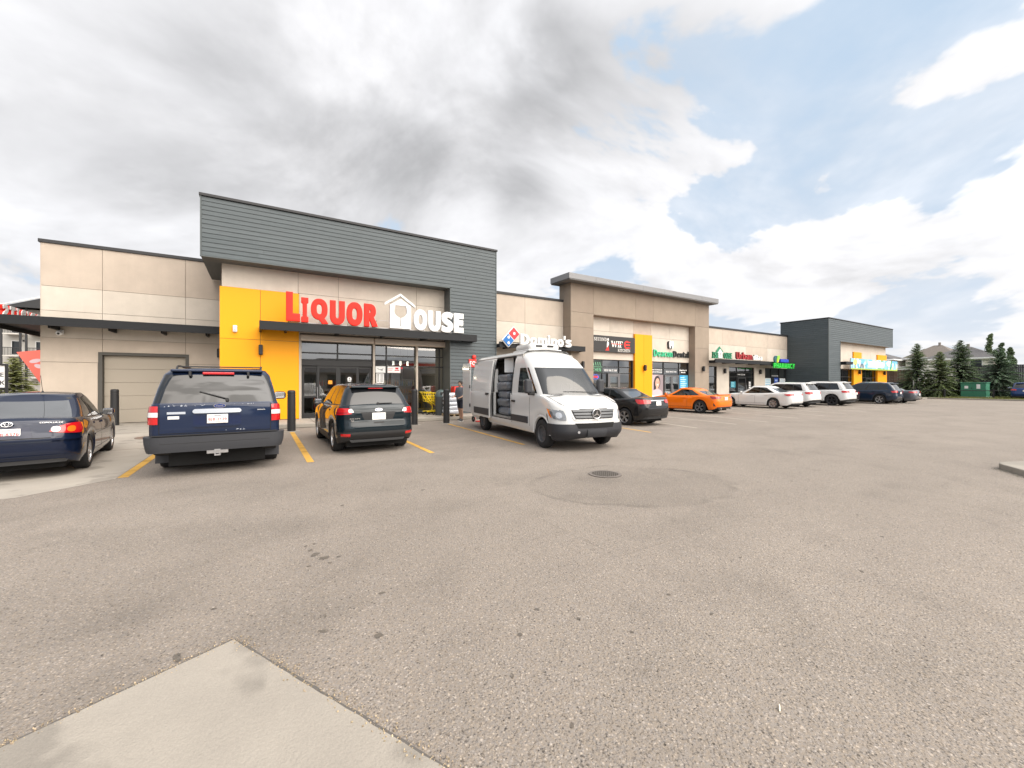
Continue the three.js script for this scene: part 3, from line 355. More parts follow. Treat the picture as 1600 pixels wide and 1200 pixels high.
// --- low shops beyond
{
  const b = thing('beige_shop_row', 'low beige row of small shops between the taupe block and the grey corner building', 'shop row', [36, 0, -20]);
  const z = -19.3, H1 = 5.96;
  const op = [[29.2, 31.0], [32.7, 36.5], [38.26, 42.1]];
  wpart(b, 'wall', [bx(28.9, 42.18, 2.95, 6.0, z - 0.3, z - 0.025), bx(31.0, 32.7, 0.15, 2.95, z - 0.3, z - 0.025), bx(36.5, 38.26, 0.15, 2.95, z - 0.3, z - 0.025), bx(29, 42, 0, 6, -40.3, -40)], M.joint, b);
  const rects = []; [28.9, 31.8, 35.2, 38.6, 42.18].forEach((x, i, a) => { if (i === 4) return; rects.push([x, a[i + 1], 4.72, H1, i % 2 ? M.beige : M.beige2], [x, a[i + 1], 2.95, 4.72, i === 2 ? M.beige2 : i % 2 ? M.cream : M.cream2]); }); rects.push([31.0, 32.7, 0.16, 2.95, M.cream], [36.5, 38.26, 0.16, 2.95, M.cream2]); panels(b, rects, z);
  wpart(b, 'coping', rbx(28.9, 42.2, H1, 6.1, z - 0.35, z + 0.05, 0.01, 1), M.coping, b); wpart(b, 'roof', bx(28.9, 42.1, 5.5, 5.7, -40, z - 0.31), M.coping, b);
  canopy(b, 28.9, 41.0, 3.16, 3.44, -18.1, -19.28);
  glazing(b, [29.2, 31.0], [0.2, 2.14, 2.93], z - 0.12, M.black); glazing(b, [32.72, 33.95, 35.3, 36.48], [0.2, 2.14, 2.52, 2.93], z - 0.12, M.black); doorLeaf(b, 34.0, 35.25, 0.17, 2.1, z - 0.05, M.black); glazing(b, [38.28, 39.42, 40.85, 42.08], [0.2, 2.14, 2.93], z - 0.12, M.black); doorLeaf(b, 39.5, 40.78, 0.17, 2.1, z - 0.05, M.black);
  room(b, 29.0, 42.15, -24, z - 0.31, 3.1);
  wpart(b, 'roof_vent', [cyl(0.09, 0.09, 0.6, 37.5, 5.95, -21, 10), cyl(0.15, 0.15, 0.1, 37.5, 6.28, -21, 10)], M.zinc, b);
}
// --- grey corner building at the far end
{
  const b = thing('grey_corner_building', 'grey boarded corner building with yellow pillars and colourful banner sign', 'building', [50, 0, -18]);
  const f = -16.0, r = -16.5, xl = 42.2, xr = 57.4;
  wpart(b, 'frame_core', [bx(xl + 0.03, 44.55, 0, 7.28, -19.9, f - 0.03), bx(44.55, xr - 0.03, 5.41, 7.28, -19.9, f - 0.03), bx(56.9, 57.1, 0, 5.41, -22, r - 0.3)], M.slateBack, b);
  boards(b, 'z', -19.9, f - 0.05, 0.05, 7.28, xl + 0.03, 0.175, 31, 3.0); boards(b, 'x', xl + 0.04, 44.53, 0.05, 5.40, f - 0.03, 0.175, 32, 5); boards(b, 'x', xl + 0.04, xr - 0.04, 5.40, 7.28, f - 0.03, 0.175, 33, 4.2);
  wpart(b, 'corner_trim', [bx(xl - 0.01, xl + 0.04, 0, 7.29, f - 0.05, f + 0.004), bx(44.531, 44.57, 0, 5.40, f - 0.06, f + 0.004), bx(44.57, xr, 5.37, 5.40, f - 0.06, f + 0.004), bx(xr - 0.04, xr, 5.4, 7.29, f - 0.06, f + 0.004)], std([0.10, 0.115, 0.116], 0.55), b);
  wpart(b, 'coping', rbx(xl - 0.03, xr + 0.03, 7.28, 7.36, -19.95, f + 0.04, 0.01, 1), M.coping, b); wpart(b, 'soffit', bx(44.57, xr - 0.03, 5.385, 5.409, -19.9, f - 0.061), M.taupe, b);
  wpart(b, 'wall', [bx(44.6, 57.1, 2.95, 5.4, -16.9, r - 0.025), bx(xl, 57, 0, 7.1, -40, -39.7)], M.joint, b);
  panels(b, [[44.6, 48.6, 2.95, 5.38, M.cream], [48.6, 53, 2.95, 5.38, M.cream2], [53, 57.1, 2.95, 5.38, M.cream]], r);
  panels(b, [[48.6, 50.55, 0.1, 2.93, M.yellow], [54.55, 57.1, 0.1, 2.93, M.yellow2], [48.6, 50.5, 3.85, 4.62, M.yellow2], [54.55, 57.05, 3.85, 4.55, M.yellow]], r + 0.1, 0.3);
  glazing(b, [44.62, 46.6, 48.58], [0.2, 1.5, 2.2, 2.93], r - 0.12, M.black); glazing(b, [50.57, 51.9, 53.2, 54.53], [0.2, 2.15, 2.93], r - 0.12, M.black); doorLeaf(b, 51.95, 53.15, 0.15, 2.1, r - 0.05, M.black); room(b, 44.6, 57, -22, -16.91, 3.2);
  wpart(b, 'bracket_box', rbx(44.65, 46.1, 3.30, 3.55, r, r + 0.9, 0.01, 1), M.steel, b);
}
// wall lamps
wallLamp(0.05, 2.94, -18.998, 'black cylinder wall lamp on the big yellow panel'); wallLamp(-1.52, 2.96, -22.398, 'black wall lamp on beige wall beside the garage door');
wallLamp(16.3, 2.72, -18.598, 'black wall lamp on the taupe pillar behind the white van'); wallLamp(22.1, 2.65, -18.948, 'black wall lamp on the narrow yellow column', 1.2); wallLamp(28.05, 2.68, -18.598, 'black wall lamp on taupe pillar behind the orange car', 1.2);
wallLamp(31.95, 2.6, -19.298, 'black wall lamp on cream pier beneath the green house sign', 1.2); wallLamp(37.3, 2.6, -19.298, 'black wall lamp on cream pier beside the pharmacy window', 1.2); wallLamp(49.7, 2.68, -16.398, 'black wall lamp on yellow pillar by the banner, nearer the white cars', 1.3); wallLamp(56.1, 2.66, -16.398, 'black wall lamp on the outermost yellow pillar', 1.3);
{ const o = thing('motion_sensor', 'small white security sensor on the big yellow panel', 'sensor', [-0.79, 3.72, -18.998]); part(o, 'housing', rbx(-0.07, 0.07, -0.13, 0.13, 0, 0.1, 0.03), M.white); part(o, 'lens', cyl(0.045, 0.045, 0.02, 0, -0.05, 0.105, 14, 'z'), std([0.5, 0.5, 0.5], 0.3)); }
{ const o = thing('security_camera', 'white dome camera under the dark canopy on beige wall', 'camera', [-6.45, 3.58, -22.39]); part(o, 'mount', rbx(-0.09, 0.09, -0.09, 0.09, 0, 0.06, 0.02), M.white); part(o, 'arm', bar([0, 0, 0.05], [0, -0.02, 0.16], 0.04), M.white); part(o, 'dome', new THREE.SphereGeometry(0.095, 14, 10).translate(0, -0.05, 0.17), M.white); part(o, 'lens', new THREE.SphereGeometry(0.04, 10, 8).translate(0, -0.08, 0.25), M.black); }

// ---------------------------------------------------------------- signs
const redFace = phys([0.78, 0.030, 0.018], 0.55, { specularIntensity: 0.5 }), whiteFace = phys([0.78, 0.78, 0.77], 0.5);
{ // the big store sign standing on the canopy
  const s = thing('store_sign', 'big red and white raised letters with house emblem above the entrance canopy', 'sign', [0.87, 3.975, -17.98]);
  const put = (t, x0, x1, y0, y1, m) => part(s, 'letter', letter(t, x1 - x0, y1 - y0, 0.14, 'bold', 0.065).translate(x0 - 0.87, y0 - 3.975, 0), m);
  put('L', 0.87, 1.35, 4.02, 5.14, redFace); put('I', 1.39, 1.64, 4.01, 4.97, redFace); put('Q', 1.73, 2.36, 3.985, 4.98, redFace); put('U', 2.42, 2.98, 4.0, 4.97, redFace); put('O', 3.05, 3.67, 4.0, 4.98, redFace); put('R', 3.74, 4.29, 4.01, 4.97, redFace);
  put('O', 5.86, 6.47, 4.0, 4.93, whiteFace); put('U', 6.53, 7.12, 3.99, 4.93, whiteFace); put('S', 7.16, 7.76, 3.98, 4.94, whiteFace); put('E', 7.8, 8.28, 4.0, 4.92, whiteFace);
  // house with a wine glass cut out
  const h = new THREE.Shape([[-0.46, 0], [0.46, 0], [0.46, 1.0], [0, 1.3], [-0.46, 1.0]].map(p => new THREE.Vector2(...p)));
  const hole = new THREE.Path(); hole.moveTo(-0.05, 0.09); hole.lineTo(0.05, 0.09); hole.lineTo(0.02, 0.12); hole.lineTo(0.02, 0.46); hole.quadraticCurveTo(0.31, 0.55, 0.28, 0.80); hole.lineTo(0.24, 1.0); hole.lineTo(-0.24, 1.0); hole.lineTo(-0.28, 0.80); hole.quadraticCurveTo(-0.31, 0.55, -0.02, 0.46); hole.lineTo(-0.02, 0.12); hole.lineTo(-0.05, 0.09); h.holes.push(hole);
  part(s, 'house_emblem', new THREE.ExtrudeGeometry(h, { depth: 0.13, bevelEnabled: false }).translate(5.27 - 0.87, 4.02 - 3.975, 0), whiteFace);
  const rf = new THREE.Shape([[-0.68, 0.96], [0, 1.42], [0.66, 0.96], [0.66, 1.06], [0, 1.52], [-0.68, 1.06]].map(p => new THREE.Vector2(...p))); part(s, 'roof_emblem', new THREE.ExtrudeGeometry(rf, { depth: 0.16, bevelEnabled: false }).translate(5.25 - 0.87, 4.02 - 3.975, 0), whiteFace);
  part(s, 'mounting_rail', [bar([0.1, 0.03, -0.03], [3.4, 0.03, -0.03], 0.016), bar([3.5, 0.03, -0.03], [7.4, 0.03, -0.03], 0.016), bar([0.1, 0.35, -0.02], [3.4, 0.35, -0.02], 0.01), bar([3.5, 0.35, -0.02], [7.4, 0.35, -0.02], 0.01)], M.silver);
  for (const x of [0.1, 1.2, 2.3, 3.4, 4.5, 5.6, 6.6, 7.4]) part(s, 'bracket', [bar([x, -0.12, -0.1], [x, 0.04, -0.03], 0.012), bar([x, 0.35, -0.02], [x, -0.1, -0.6], 0.008)], M.black);
}
{ // letters on the side canopy, seen from behind
  const s = thing('side_sign', 'red and white raised letters on the side canopy, seen from behind', 'sign', [-8.31, 4.015, -24.5]); const w = 'SPIRITS', wd = [0.42, 0.42, 0.18, 0.44, 0.18, 0.42, 0.42]; let p = -2.1;
  for (let i = 0; i < 7; i++) { const g = letter(w[i], wd[i], 0.62, 0.12, 'bold', 0.04); g.rotateY(-Math.PI / 2); g.translate(0.0, 0.02, p); p += wd[i] + 0.12; const l = part(s, 'letter', g, redFace); const gb = letter(w[i], wd[i] * 0.96, 0.6, 0.03, 'bold', 0.03); gb.rotateY(-Math.PI / 2); gb.translate(0.035, 0.03, p - wd[i] - 0.11); part(l, 'letter_back', gb, whiteFace); }
  part(s, 'mounting_rail', [bar([0, 0.03, -2.2], [0, 0.03, 1.2], 0.02)], M.silver);
}
{ // pizza sign: tilted two-colour tile and white letters
  const s = thing('pizza_sign', 'white raised lettering with tilted red and blue dotted tile on canopy', 'sign', [10.5, 3.5, -18.0]);
  const t = new THREE.Group(); t.name = 'tile_emblem'; s.add(t); t.position.set(0.5, 0.5, 0.0); t.rotation.z = -Math.PI / 4 + 0.02;
  const half = (m, y0) => { const q = part(t, 'tile_half', rbx(-0.245, 0.245, y0, y0 + 0.47, -0.05, 0.06, 0.03), m); return q; };
  const wh = part(t, 'tile_border', rbx(-0.275, 0.275, -0.51, 0.51, -0.06, 0.045, 0.04), whiteFace); half(phys([0.70, 0.022, 0.03], 0.4), 0.01); half(phys([0.0, 0.13, 0.42], 0.4), -0.48);
  for (const [x, y] of [[0, 0.25], [-0.1, -0.13], [0.1, -0.34]]) part(t, 'tile_dot', cyl(0.072, 0.072, 0.01, x, y, 0.064, 20, 'z'), whiteFace);
  const put = (c, x0, x1, y0, y1) => part(s, 'letter', letter(c, x1 - x0, y1 - y0, 0.13, 'bold', 0.035).translate(x0 - 10.5, y0 - 3.5, 0), whiteFace);
  put('D', 11.52, 12.08, 3.63, 4.19); put('o', 12.14, 12.56, 3.62, 4.05); put('m', 12.62, 13.24, 3.63, 4.05); put('i', 13.30, 13.42, 3.63, 4.22); put('n', 13.49, 13.90, 3.63, 4.05); put('o', 13.95, 14.37, 3.62, 4.05); put("'", 14.39, 14.50, 4.02, 4.24); put('s', 14.52, 14.93, 3.62, 4.05);
  part(s, 'mounting_rail', bar([0.1, 0.18, -0.03], [4.4, 0.18, -0.03], 0.015), M.silver); part(s, 'bracket', [0.2, 1.5, 3.0, 4.3].map(x => bar([x, 0.1, -0.1], [x, 0.2, -0.03], 0.012)), M.black);
}
{ const o = printed('kitchen_sign', 'dark box sign with white and red lettering and a slim white figure', 'sign', 3.98, 1.02, [19.23, 4.10, -18.93], (c, w, h) => { c.fillStyle = '#2c2a2a'; c.fillRect(0, 0, w, h); txt(c, 'SECOND', 226, 62, 70, '#f2efe8', 'serif', 'normal'); c.fillStyle = '#f4f0ea'; c.beginPath(); c.ellipse(395, 58, 16, 22, 0, 0, 7); c.fill(); c.beginPath(); c.moveTo(380, 80); c.quadraticCurveTo(430, 110, 404, 150); c.quadraticCurveTo(392, 190, 398, 222); c.lineTo(372, 222); c.quadraticCurveTo(360, 150, 380, 80); c.fill(); c.fillStyle = '#d92a22'; c.beginPath(); c.moveTo(398, 160); c.lineTo(418, 236); c.lineTo(330, 238); c.quadraticCurveTo(360, 215, 372, 190); c.fill(); txt(c, 'WI', 560, 128, 138, '#f2efe8', 'serif'); txt(c, 'F', 690, 128, 138, '#f2efe8', 'serif'); c.fillStyle = '#d92a22'; c.fillRect(470, 118, 250, 12); c.lineWidth = 26; c.strokeStyle = '#d92a22'; c.beginPath(); c.arc(830, 128, 56, 0.75, 5.55); c.stroke(); c.fillRect(770, 116, 130, 24); c.fillRect(830, 72, 80, 16); c.fillRect(830, 168, 80, 16); txt(c, 'KITCHEN', 760, 224, 66, '#f2efe8', 'serif', 'normal'); }, 1024); o.children[0].geometry = new THREE.BoxGeometry(3.98, 1.02, 0.14).translate(0, 0, -0.07); o.children[0].material = M.steel; }
{ const s = thing('dental_sign', 'green and black raised lettering with white tooth emblem', 'sign', [23.17, 3.45, -19.1]); const gr = phys([0.05, 0.50, 0.26], 0.45), bk = phys([0.02, 0.022, 0.022], 0.4);
  let x = 0.02; const wd = { D: 0.40, e: 0.29, a: 0.27, c: 0.25, o: 0.29, n: 0.27, t: 0.2, l: 0.1 }; const put = (ch, m, h) => { part(s, 'letter', letter(ch, wd[ch] * 0.92, h, 0.07, 'bold').translate(x, 0.03, 0.03), m); x += wd[ch] + 0.045; };
  for (const ch of 'Deacon') put(ch, gr, ch === 'D' ? 0.47 : 0.33); x = 2.12; for (const ch of 'Dental') put(ch, bk, ch === 'D' || ch === 'l' ? 0.45 : ch === 't' ? 0.42 : 0.32);
  const th = new THREE.Shape(); th.moveTo(0, 0.1); th.quadraticCurveTo(0.05, 0.0, 0.12, 0.02); th.lineTo(0.17, 0.22); th.lineTo(0.25, 0.22); th.lineTo(0.30, 0.0); th.quadraticCurveTo(0.44, 0.0, 0.44, 0.38); th.quadraticCurveTo(0.46, 0.55, 0.34, 0.55); th.lineTo(0.22, 0.50); th.lineTo(0.1, 0.56); th.quadraticCurveTo(-0.04, 0.54, -0.02, 0.36); th.lineTo(0, 0.1);
  part(s, 'tooth_emblem', new THREE.ExtrudeGeometry(th, { depth: 0.12, bevelEnabled: false }).translate(1.62, 0.62, 0.02), whiteFace); part(s, 'tooth_backing', new THREE.ExtrudeGeometry(th, { depth: 0.09, bevelEnabled: false }).translate(1.54, 0.60, 0.01), bk); }  // black copy of the tooth set behind it, shifted left and down
{ const s = thing('green_house_sign', 'green raised letters with small green house emblem on the low canopy', 'sign', [28.92, 3.44, -18.1]); const gr = phys([0.02, 0.20, 0.10], 0.45); let x = -0.02; const put = (c, w, x0) => part(s, 'letter', letter(c, w, 0.46, 0.12, 'bold', 0.035).translate(x0, 0.03, 0), gr);
  put('I', 0.12, -0.5); put('S', 0.28, -0.3); const h = new THREE.Shape([[0, 0], [0.74, 0], [0.74, 0.5], [0.86, 0.5], [0.37, 0.9], [-0.12, 0.5], [0, 0.5]].map(p => new THREE.Vector2(...p))); const ho = new THREE.Path([[0.28, 0.1], [0.46, 0.1], [0.46, 0.5], [0.28, 0.5]].map(p => new THREE.Vector2(...p))); h.holes.push(ho); part(s, 'house_emblem', new THREE.ExtrudeGeometry(h, { depth: 0.12, bevelEnabled: false }).scale(0.62, 0.74, 1).translate(0.2, 0.06, 0), whiteFace); part(s, 'house_outline', new THREE.ExtrudeGeometry(h, { depth: 0.06, bevelEnabled: false }).translate(0.06, 0.03, 0), gr);
  put('O', 0.26, 0.94); put('U', 0.25, 1.23); put('S', 0.24, 1.5); put('E', 0.2, 1.76); }
{ const s = thing('red_letter_sign', 'dark red and white raised lettering on the low canopy', 'sign', [31.5, 3.44, -18.1]); const rd = phys([0.34, 0.02, 0.022], 0.45), bk = phys([0.03, 0.03, 0.032], 0.4); let x = 0; const put = (c, w, h, m, y = 0) => { part(s, 'letter', letter(c, w, h, 0.06, 'bold', 0.012).translate(x, 0.04 + y, 0.06), m); part(s, 'letter_return', letter(c, w, h, 0.06, 'bold', 0.012).translate(x - 0.008, 0.037 + y, -0.01), m === rd ? phys([0.10, 0.012, 0.014], 0.5) : bk); x += w + 0.075; };
  put('U', 0.44, 0.56, rd); put('r', 0.28, 0.4, rd); put('b', 0.42, 0.56, rd); put('a', 0.38, 0.4, rd); put('n', 0.4, 0.4, rd); x += 0.1; put('d', 0.3, 0.42, whiteFace); put('i', 0.1, 0.42, whiteFace); put('l', 0.1, 0.42, whiteFace); put('a', 0.27, 0.3, whiteFace); put('a', 0.27, 0.3, whiteFace); }
{ const s = thing('pharmacy_sign', 'bright green PHARMACY letters under a blue strip and green leaf emblem', 'sign', [36.9, 2.9, -17.98]); const gl = phys([0.03, 0.55, 0.06], 0.4, { emissive: lin(0.0, 0.5, 0.04), emissiveIntensity: 0.06 }), bl = phys([0.01, 0.03, 0.42], 0.4); let x = 0; const w = { P: 0.36, H: 0.38, A: 0.42, R: 0.4, M: 0.48, C: 0.38, Y: 0.42 }; for (const c of 'PHARMACY') { part(s, 'letter', letter(c, w[c] * 0.94, 0.42, 0.10).translate(x, 0.0, 0.0), gl); x += w[c] + 0.045; }
  part(s, 'name_strip', [bx(1.0, 2.38, 0.50, 0.78, 0, 0.12)], bl); part(s, 'strip_panel', [0, 1, 2, 3].map(k => bx(1.08 + k * 0.33, 1.34 + k * 0.33, 0.55, 0.73, 0.12, 0.135)), phys([0.03, 0.09, 0.55], 0.4)); part(s, 'backing_rail', bx(-0.05, 3.3, 0.14, 0.2, -0.1, -0.01), M.steel);
  const lf = new THREE.Shape(); lf.moveTo(0, 0); lf.quadraticCurveTo(0.55, 0.1, 0.5, 0.62); lf.quadraticCurveTo(0.0, 0.55, 0, 0); part(s, 'leaf_emblem', new THREE.ExtrudeGeometry(lf, { depth: 0.1, bevelEnabled: false }).translate(0.42, 0.46, 0), phys([0.25, 0.6, 0.05], 0.4)); part(s, 'disc_emblem', cyl(0.3, 0.3, 0.1, 0.4, 0.74, 0.02, 20, 'z'), phys([0.02, 0.1, 0.12], 0.4)); part(s, 'stem_emblem', bx(0.5, 0.62, 0.46, 0.8, 0.1, 0.13), phys([0.7, 0.65, 0.05], 0.4)); }
{ const o = printed('banner_sign', 'long colourful printed banner over the shop with yellow pillars', 'banner', 11.9, 1.02, [52.6, 3.42, -15.95], (c, w, h) => { const g = c.createLinearGradient(0, 0, w, 0); c.fillStyle = '#6fb8e0'; c.fillRect(0, 0, w, h); const r = rng(4); const cols = ['#bfe3f5', '#8ecbef', '#9fd6b0', '#5aa05a', '#d8e8a0', '#6aaede', '#e8f4fb', '#cfe6f4']; for (let k = 0; k < 70; k++) { c.fillStyle = cols[(r() * 8) | 0]; c.beginPath(); c.ellipse(r() * w, r() * h, 14 + r() * 40, 6 + r() * 16, r() * 3, 0, 7); c.fill(); } c.fillStyle = '#d9d07a'; c.beginPath(); c.ellipse(84, 30, 40, 26, 0, 0, 7); c.fill(); c.fillStyle = '#5a4a3a'; c.fillRect(78, 44, 12, 36); c.fillStyle = '#4a3a34'; c.beginPath(); c.ellipse(196, 58, 14, 22, 0.3, 0, 7); c.ellipse(236, 58, 14, 22, -0.3, 0, 7); c.fill(); c.fillStyle = '#e8f6fd'; c.fillRect(350, 14, 330, 34); c.fillStyle = '#bfe6f2'; c.fillRect(330, 50, 370, 20); c.fillStyle = '#3f9c7a'; c.beginPath(); c.ellipse(860, 52, 16, 34, 0.1, 0, 7); c.fill(); c.fillStyle = '#a8c04a'; c.fillRect(0, h - 10, w, 10); }, 1024); o.children[0].geometry = new THREE.BoxGeometry(11.9, 1.02, 0.1).translate(0, 0, -0.05); part(o, 'post', [bar([-5.6, 0, -0.45], [-5.6, 0, -0.05], 0.04), bar([5.3, 0, -0.45], [5.3, 0, -0.05], 0.04)], M.steel); }
// notices and posters on the further shop windows
printed('open_notice', 'green lettered notice in the window under the dark box sign', 'notice', 1.1, 0.8, [17.93, 2.66, -19.16], (c, w, h) => { c.fillStyle = '#20302a'; c.fillRect(0, 0, w, h); c.strokeStyle = '#7ec79a'; c.lineWidth = 9; for (let k = 0; k < 5; k++) { c.beginPath(); c.moveTo(40 + k * 42, 26); c.lineTo(52 + k * 42, h * 0.42); c.stroke(); } c.fillStyle = '#7ec79a'; c.fillRect(0, h * 0.5, w, 5); txt(c, 'CHEN', w * 0.6, h * 0.74, 66, '#7ec79a', 'sans-serif', 'normal'); });
{ const o = thing('neon_open_sign', 'small red and blue lit oval in the kitchen window', 'neon sign', [17.95, 2.02, -19.18]); part(o, 'ring', new THREE.TorusGeometry(0.24, 0.018, 8, 30).scale(1, 0.6, 1), std([0.1, 0.1, 0.5], 0.4, { emissive: lin(0.1, 0.15, 0.9), emissiveIntensity: 0.5 })); part(o, 'tubes', letter('OPEN', 0.34, 0.1, 0.02).translate(-0.17, -0.05, 0), std([0.6, 0.03, 0.05], 0.4, { emissive: lin(0.9, 0.05, 0.1), emissiveIntensity: 0.7 })); }
function decal(name, label, lines, x, y, z, h, w) { const o = thing(name, label, 'lettering', [x, y, z], 'white lettering on shop glass'); lines.forEach((t, i) => part(o, 'line', letter(t, w * (0.75 + 0.25 * Math.min(1, t.length / 14)), h, 0.004).translate(-w / 2, -i * h * 1.5, 0), M.white)); }
decal('address_lettering', 'white address lettering over the kitchen door', ['10218 10A ST. NW'], 19.25, 2.38, -19.205, 0.13, 1.15); decal('address_lettering', 'white address lettering over the dental doors', ['10210 10A ST. NW'], 25.27, 2.38, -19.205, 0.12, 1.2); decal('welcome_lettering', 'white new patients lettering over the portrait poster', ['New Patients &', 'Walk-ins Welcome'], 23.7, 2.52, -19.205, 0.11, 1.15); { const o = thing('service_lettering', 'two short white lettering lines above the blue poster', 'lettering', [26.65, 2.52, -19.205], 'white lettering on shop glass'); for (let k = 0; k < 2; k++) for (let q = 0; q < 5 - 2 * k; q++) part(o, 'line', bx(-0.42 + 0.18 * k + q * 0.17, -0.29 + 0.18 * k + q * 0.17, -k * 0.16, 0.09 - k * 0.16 - 0.02 * (q % 2), 0, 0.004), M.white); } decal('address_lettering', 'white address lettering over the door under the dark red lettering', ['10206 10A ST. NW'], 34.6, 2.28, -19.36, 0.11, 1.1); decal('address_lettering', 'white address lettering over the pharmacy door', ['10202 10A ST. NW'], 40.1, 2.22, -19.36, 0.11, 1.1);
printed('portrait_poster', 'large window poster of a smiling dark haired woman beside the dental doors', 'poster', 1.28, 1.98, [23.7, 1.22, -19.16], (c, w, h) => { c.fillStyle = '#b9a9ad'; c.fillRect(0, 0, w, h); c.fillStyle = '#8e8084'; c.fillRect(w * 0.55, 0, w * 0.45, h * 0.72); c.fillStyle = '#2c2024'; c.beginPath(); c.ellipse(w * 0.5, h * 0.27, 66, 92, 0.1, 0, 7); c.fill(); c.fillRect(w * 0.22, h * 0.25, 60, h * 0.36); c.fillStyle = '#d3a48f'; c.fillRect(w * 0.42, h * 0.40, 44, 80); c.beginPath(); c.ellipse(w * 0.53, h * 0.29, 44, 66, 0.1, 0, 7); c.fill(); c.fillStyle = '#3a2624'; c.beginPath(); c.ellipse(w * 0.47, h * 0.26, 8, 4, 0, 0, 7); c.ellipse(w * 0.61, h * 0.265, 8, 4, 0, 0, 7); c.fill(); c.strokeStyle = '#b5806e'; c.lineWidth = 3; c.beginPath(); c.moveTo(w * 0.545, h * 0.27); c.lineTo(w * 0.56, h * 0.315); c.lineTo(w * 0.535, h * 0.32); c.stroke(); c.fillStyle = '#f6efec'; c.beginPath(); c.ellipse(w * 0.54, h * 0.355, 17, 6, 0.05, 0, 7); c.fill(); c.fillStyle = '#c9b3b8'; c.beginPath(); c.ellipse(w * 0.5, h * 0.66, 110, 60, 0, 0, 7); c.fill(); c.fillStyle = '#eef1f3'; c.fillRect(0, h * 0.72, w, h * 0.28); c.fillStyle = '#3b3230'; c.beginPath(); c.ellipse(w * 0.6, h * 0.84, 36, 34, 0, 0, 7); c.fill(); c.fillStyle = '#d8b09b'; c.beginPath(); c.ellipse(w * 0.6, h * 0.87, 24, 28, 0, 0, 7); c.fill(); c.fillStyle = '#7fb7cf'; c.fillRect(w * 0.05, h * 0.8, 60, 14); c.fillRect(w * 0.05, h * 0.86, 44, 10); }, 256);
printed('service_poster', 'tall blue text poster right of the dental doors', 'poster', 0.98, 1.95, [26.66, 1.22, -19.16], (c, w, h) => { c.fillStyle = '#2f9bd0'; c.fillRect(0, 0, w, h); c.fillStyle = '#57b6de'; c.fillRect(w * 0.35, 0, w * 0.65, h); c.fillStyle = '#d9f0fa'; for (let k = 0; k < 12; k++) c.fillRect(26, 40 + k * 36, 120 + (k * 53) % 80, 12); }, 256);
printed('teal_notice', 'small teal notice low in the window under the red sign', 'notice', 0.7, 0.5, [33.4, 1.5, -19.37], (c, w, h) => { c.fillStyle = '#2d7f93'; c.fillRect(0, 0, w, h); c.fillStyle = '#8fd0da'; for (let k = 0; k < 4; k++) c.fillRect(30, 24 + k * 38, 150, 14); });
printed('price_notice', 'white striped list in the window beside the shop door under the red sign', 'notice', 0.4, 0.95, [35.9, 1.3, -19.37], (c, w, h) => { c.fillStyle = '#3a3a3a'; c.fillRect(0, 0, w, h); c.fillStyle = '#e8e8e6'; for (let k = 0; k < 6; k++) c.fillRect(40, 30 + k * 92, 176, 56); });
printed('pharmacy_notice', 'pale blue notice low in the pharmacy window nearest the pier', 'notice', 1.0, 0.9, [38.86, 1.6, -19.37], (c, w, h) => { c.fillStyle = '#dce9ee'; c.fillRect(0, 0, w, h); c.fillStyle = '#6fa9c8'; for (let k = 0; k < 4; k++) c.fillRect(24, 30 + k * 50, 200, 18); }); printed('pharmacy_notice', 'deep blue notice on the pharmacy door', 'notice', 0.7, 0.8, [40.2, 1.7, -19.31], (c, w, h) => { c.fillStyle = '#2346a0'; c.fillRect(0, 0, w, h); c.fillStyle = '#9fb6e6'; c.fillRect(40, 60, 170, 60); }); printed('pharmacy_notice', 'pale notice in the pharmacy window beside the grey building', 'notice', 1.0, 0.85, [41.45, 1.62, -19.37], (c, w, h) => { c.fillStyle = '#e4e8ea'; c.fillRect(0, 0, w, h); c.fillStyle = '#8fb0c4'; for (let k = 0; k < 4; k++) c.fillRect(24, 30 + k * 46, 190, 14); });
{ const o = thing('fire_sign', 'small red and white fire notice under a red alarm bell on grey boards', 'sign', [9.0, 2.62, -18.37]); part(o, 'plate', rbx(-0.2, 0.22, -0.2, 0.2, 0, 0.015, 0.01), M.red); part(o, 'letter', letter('FO', 0.30, 0.2, 0.004).translate(-0.15, -0.1, 0.015), M.white); const b = thing('alarm_bell', 'red fire alarm bell on grey boards above the red notice', 'bell', [9.08, 2.92, -18.37]); part(b, 'gong', new THREE.LatheGeometry([[0, 0.09], [0.06, 0.085], [0.105, 0.04], [0.11, 0], [0, 0]].map(p => new THREE.Vector2(...p)), 20).rotateX(Math.PI / 2), M.red); part(b, 'backplate', cyl(0.06, 0.06, 0.02, 0, 0, 0.0, 12, 'z'), M.steel); }

// ---------------------------------------------------------------- vehicles
// piecewise smooth curve through [z, y] points (monotone cubic)
function curve(pts) {
  const n = pts.length, d = [], m = [];
  for (let i = 0; i < n - 1; i++) d.push((pts[i + 1][1] - pts[i][1]) / (pts[i + 1][0] - pts[i][0]));
  m.push(d[0]); for (let i = 1; i < n - 1; i++) m.push(d[i - 1] * d[i] <= 0 ? 0 : 2 * d[i - 1] * d[i] / (d[i - 1] + d[i])); m.push(d[n - 2]);
  return x => { if (x <= pts[0][0]) return pts[0][1]; if (x >= pts[n - 1][0]) return pts[n - 1][1]; let i = 0; while (x > pts[i + 1][0]) i++; const h = pts[i + 1][0] - pts[i][0], t = (x - pts[i][0]) / h, t2 = t * t, t3 = t2 * t; return (2 * t3 - 3 * t2 + 1) * pts[i][1] + (t3 - 2 * t2 + t) * h * m[i] + (-2 * t3 + 3 * t2) * pts[i + 1][1] + (t3 - t2) * h * m[i + 1]; };
}
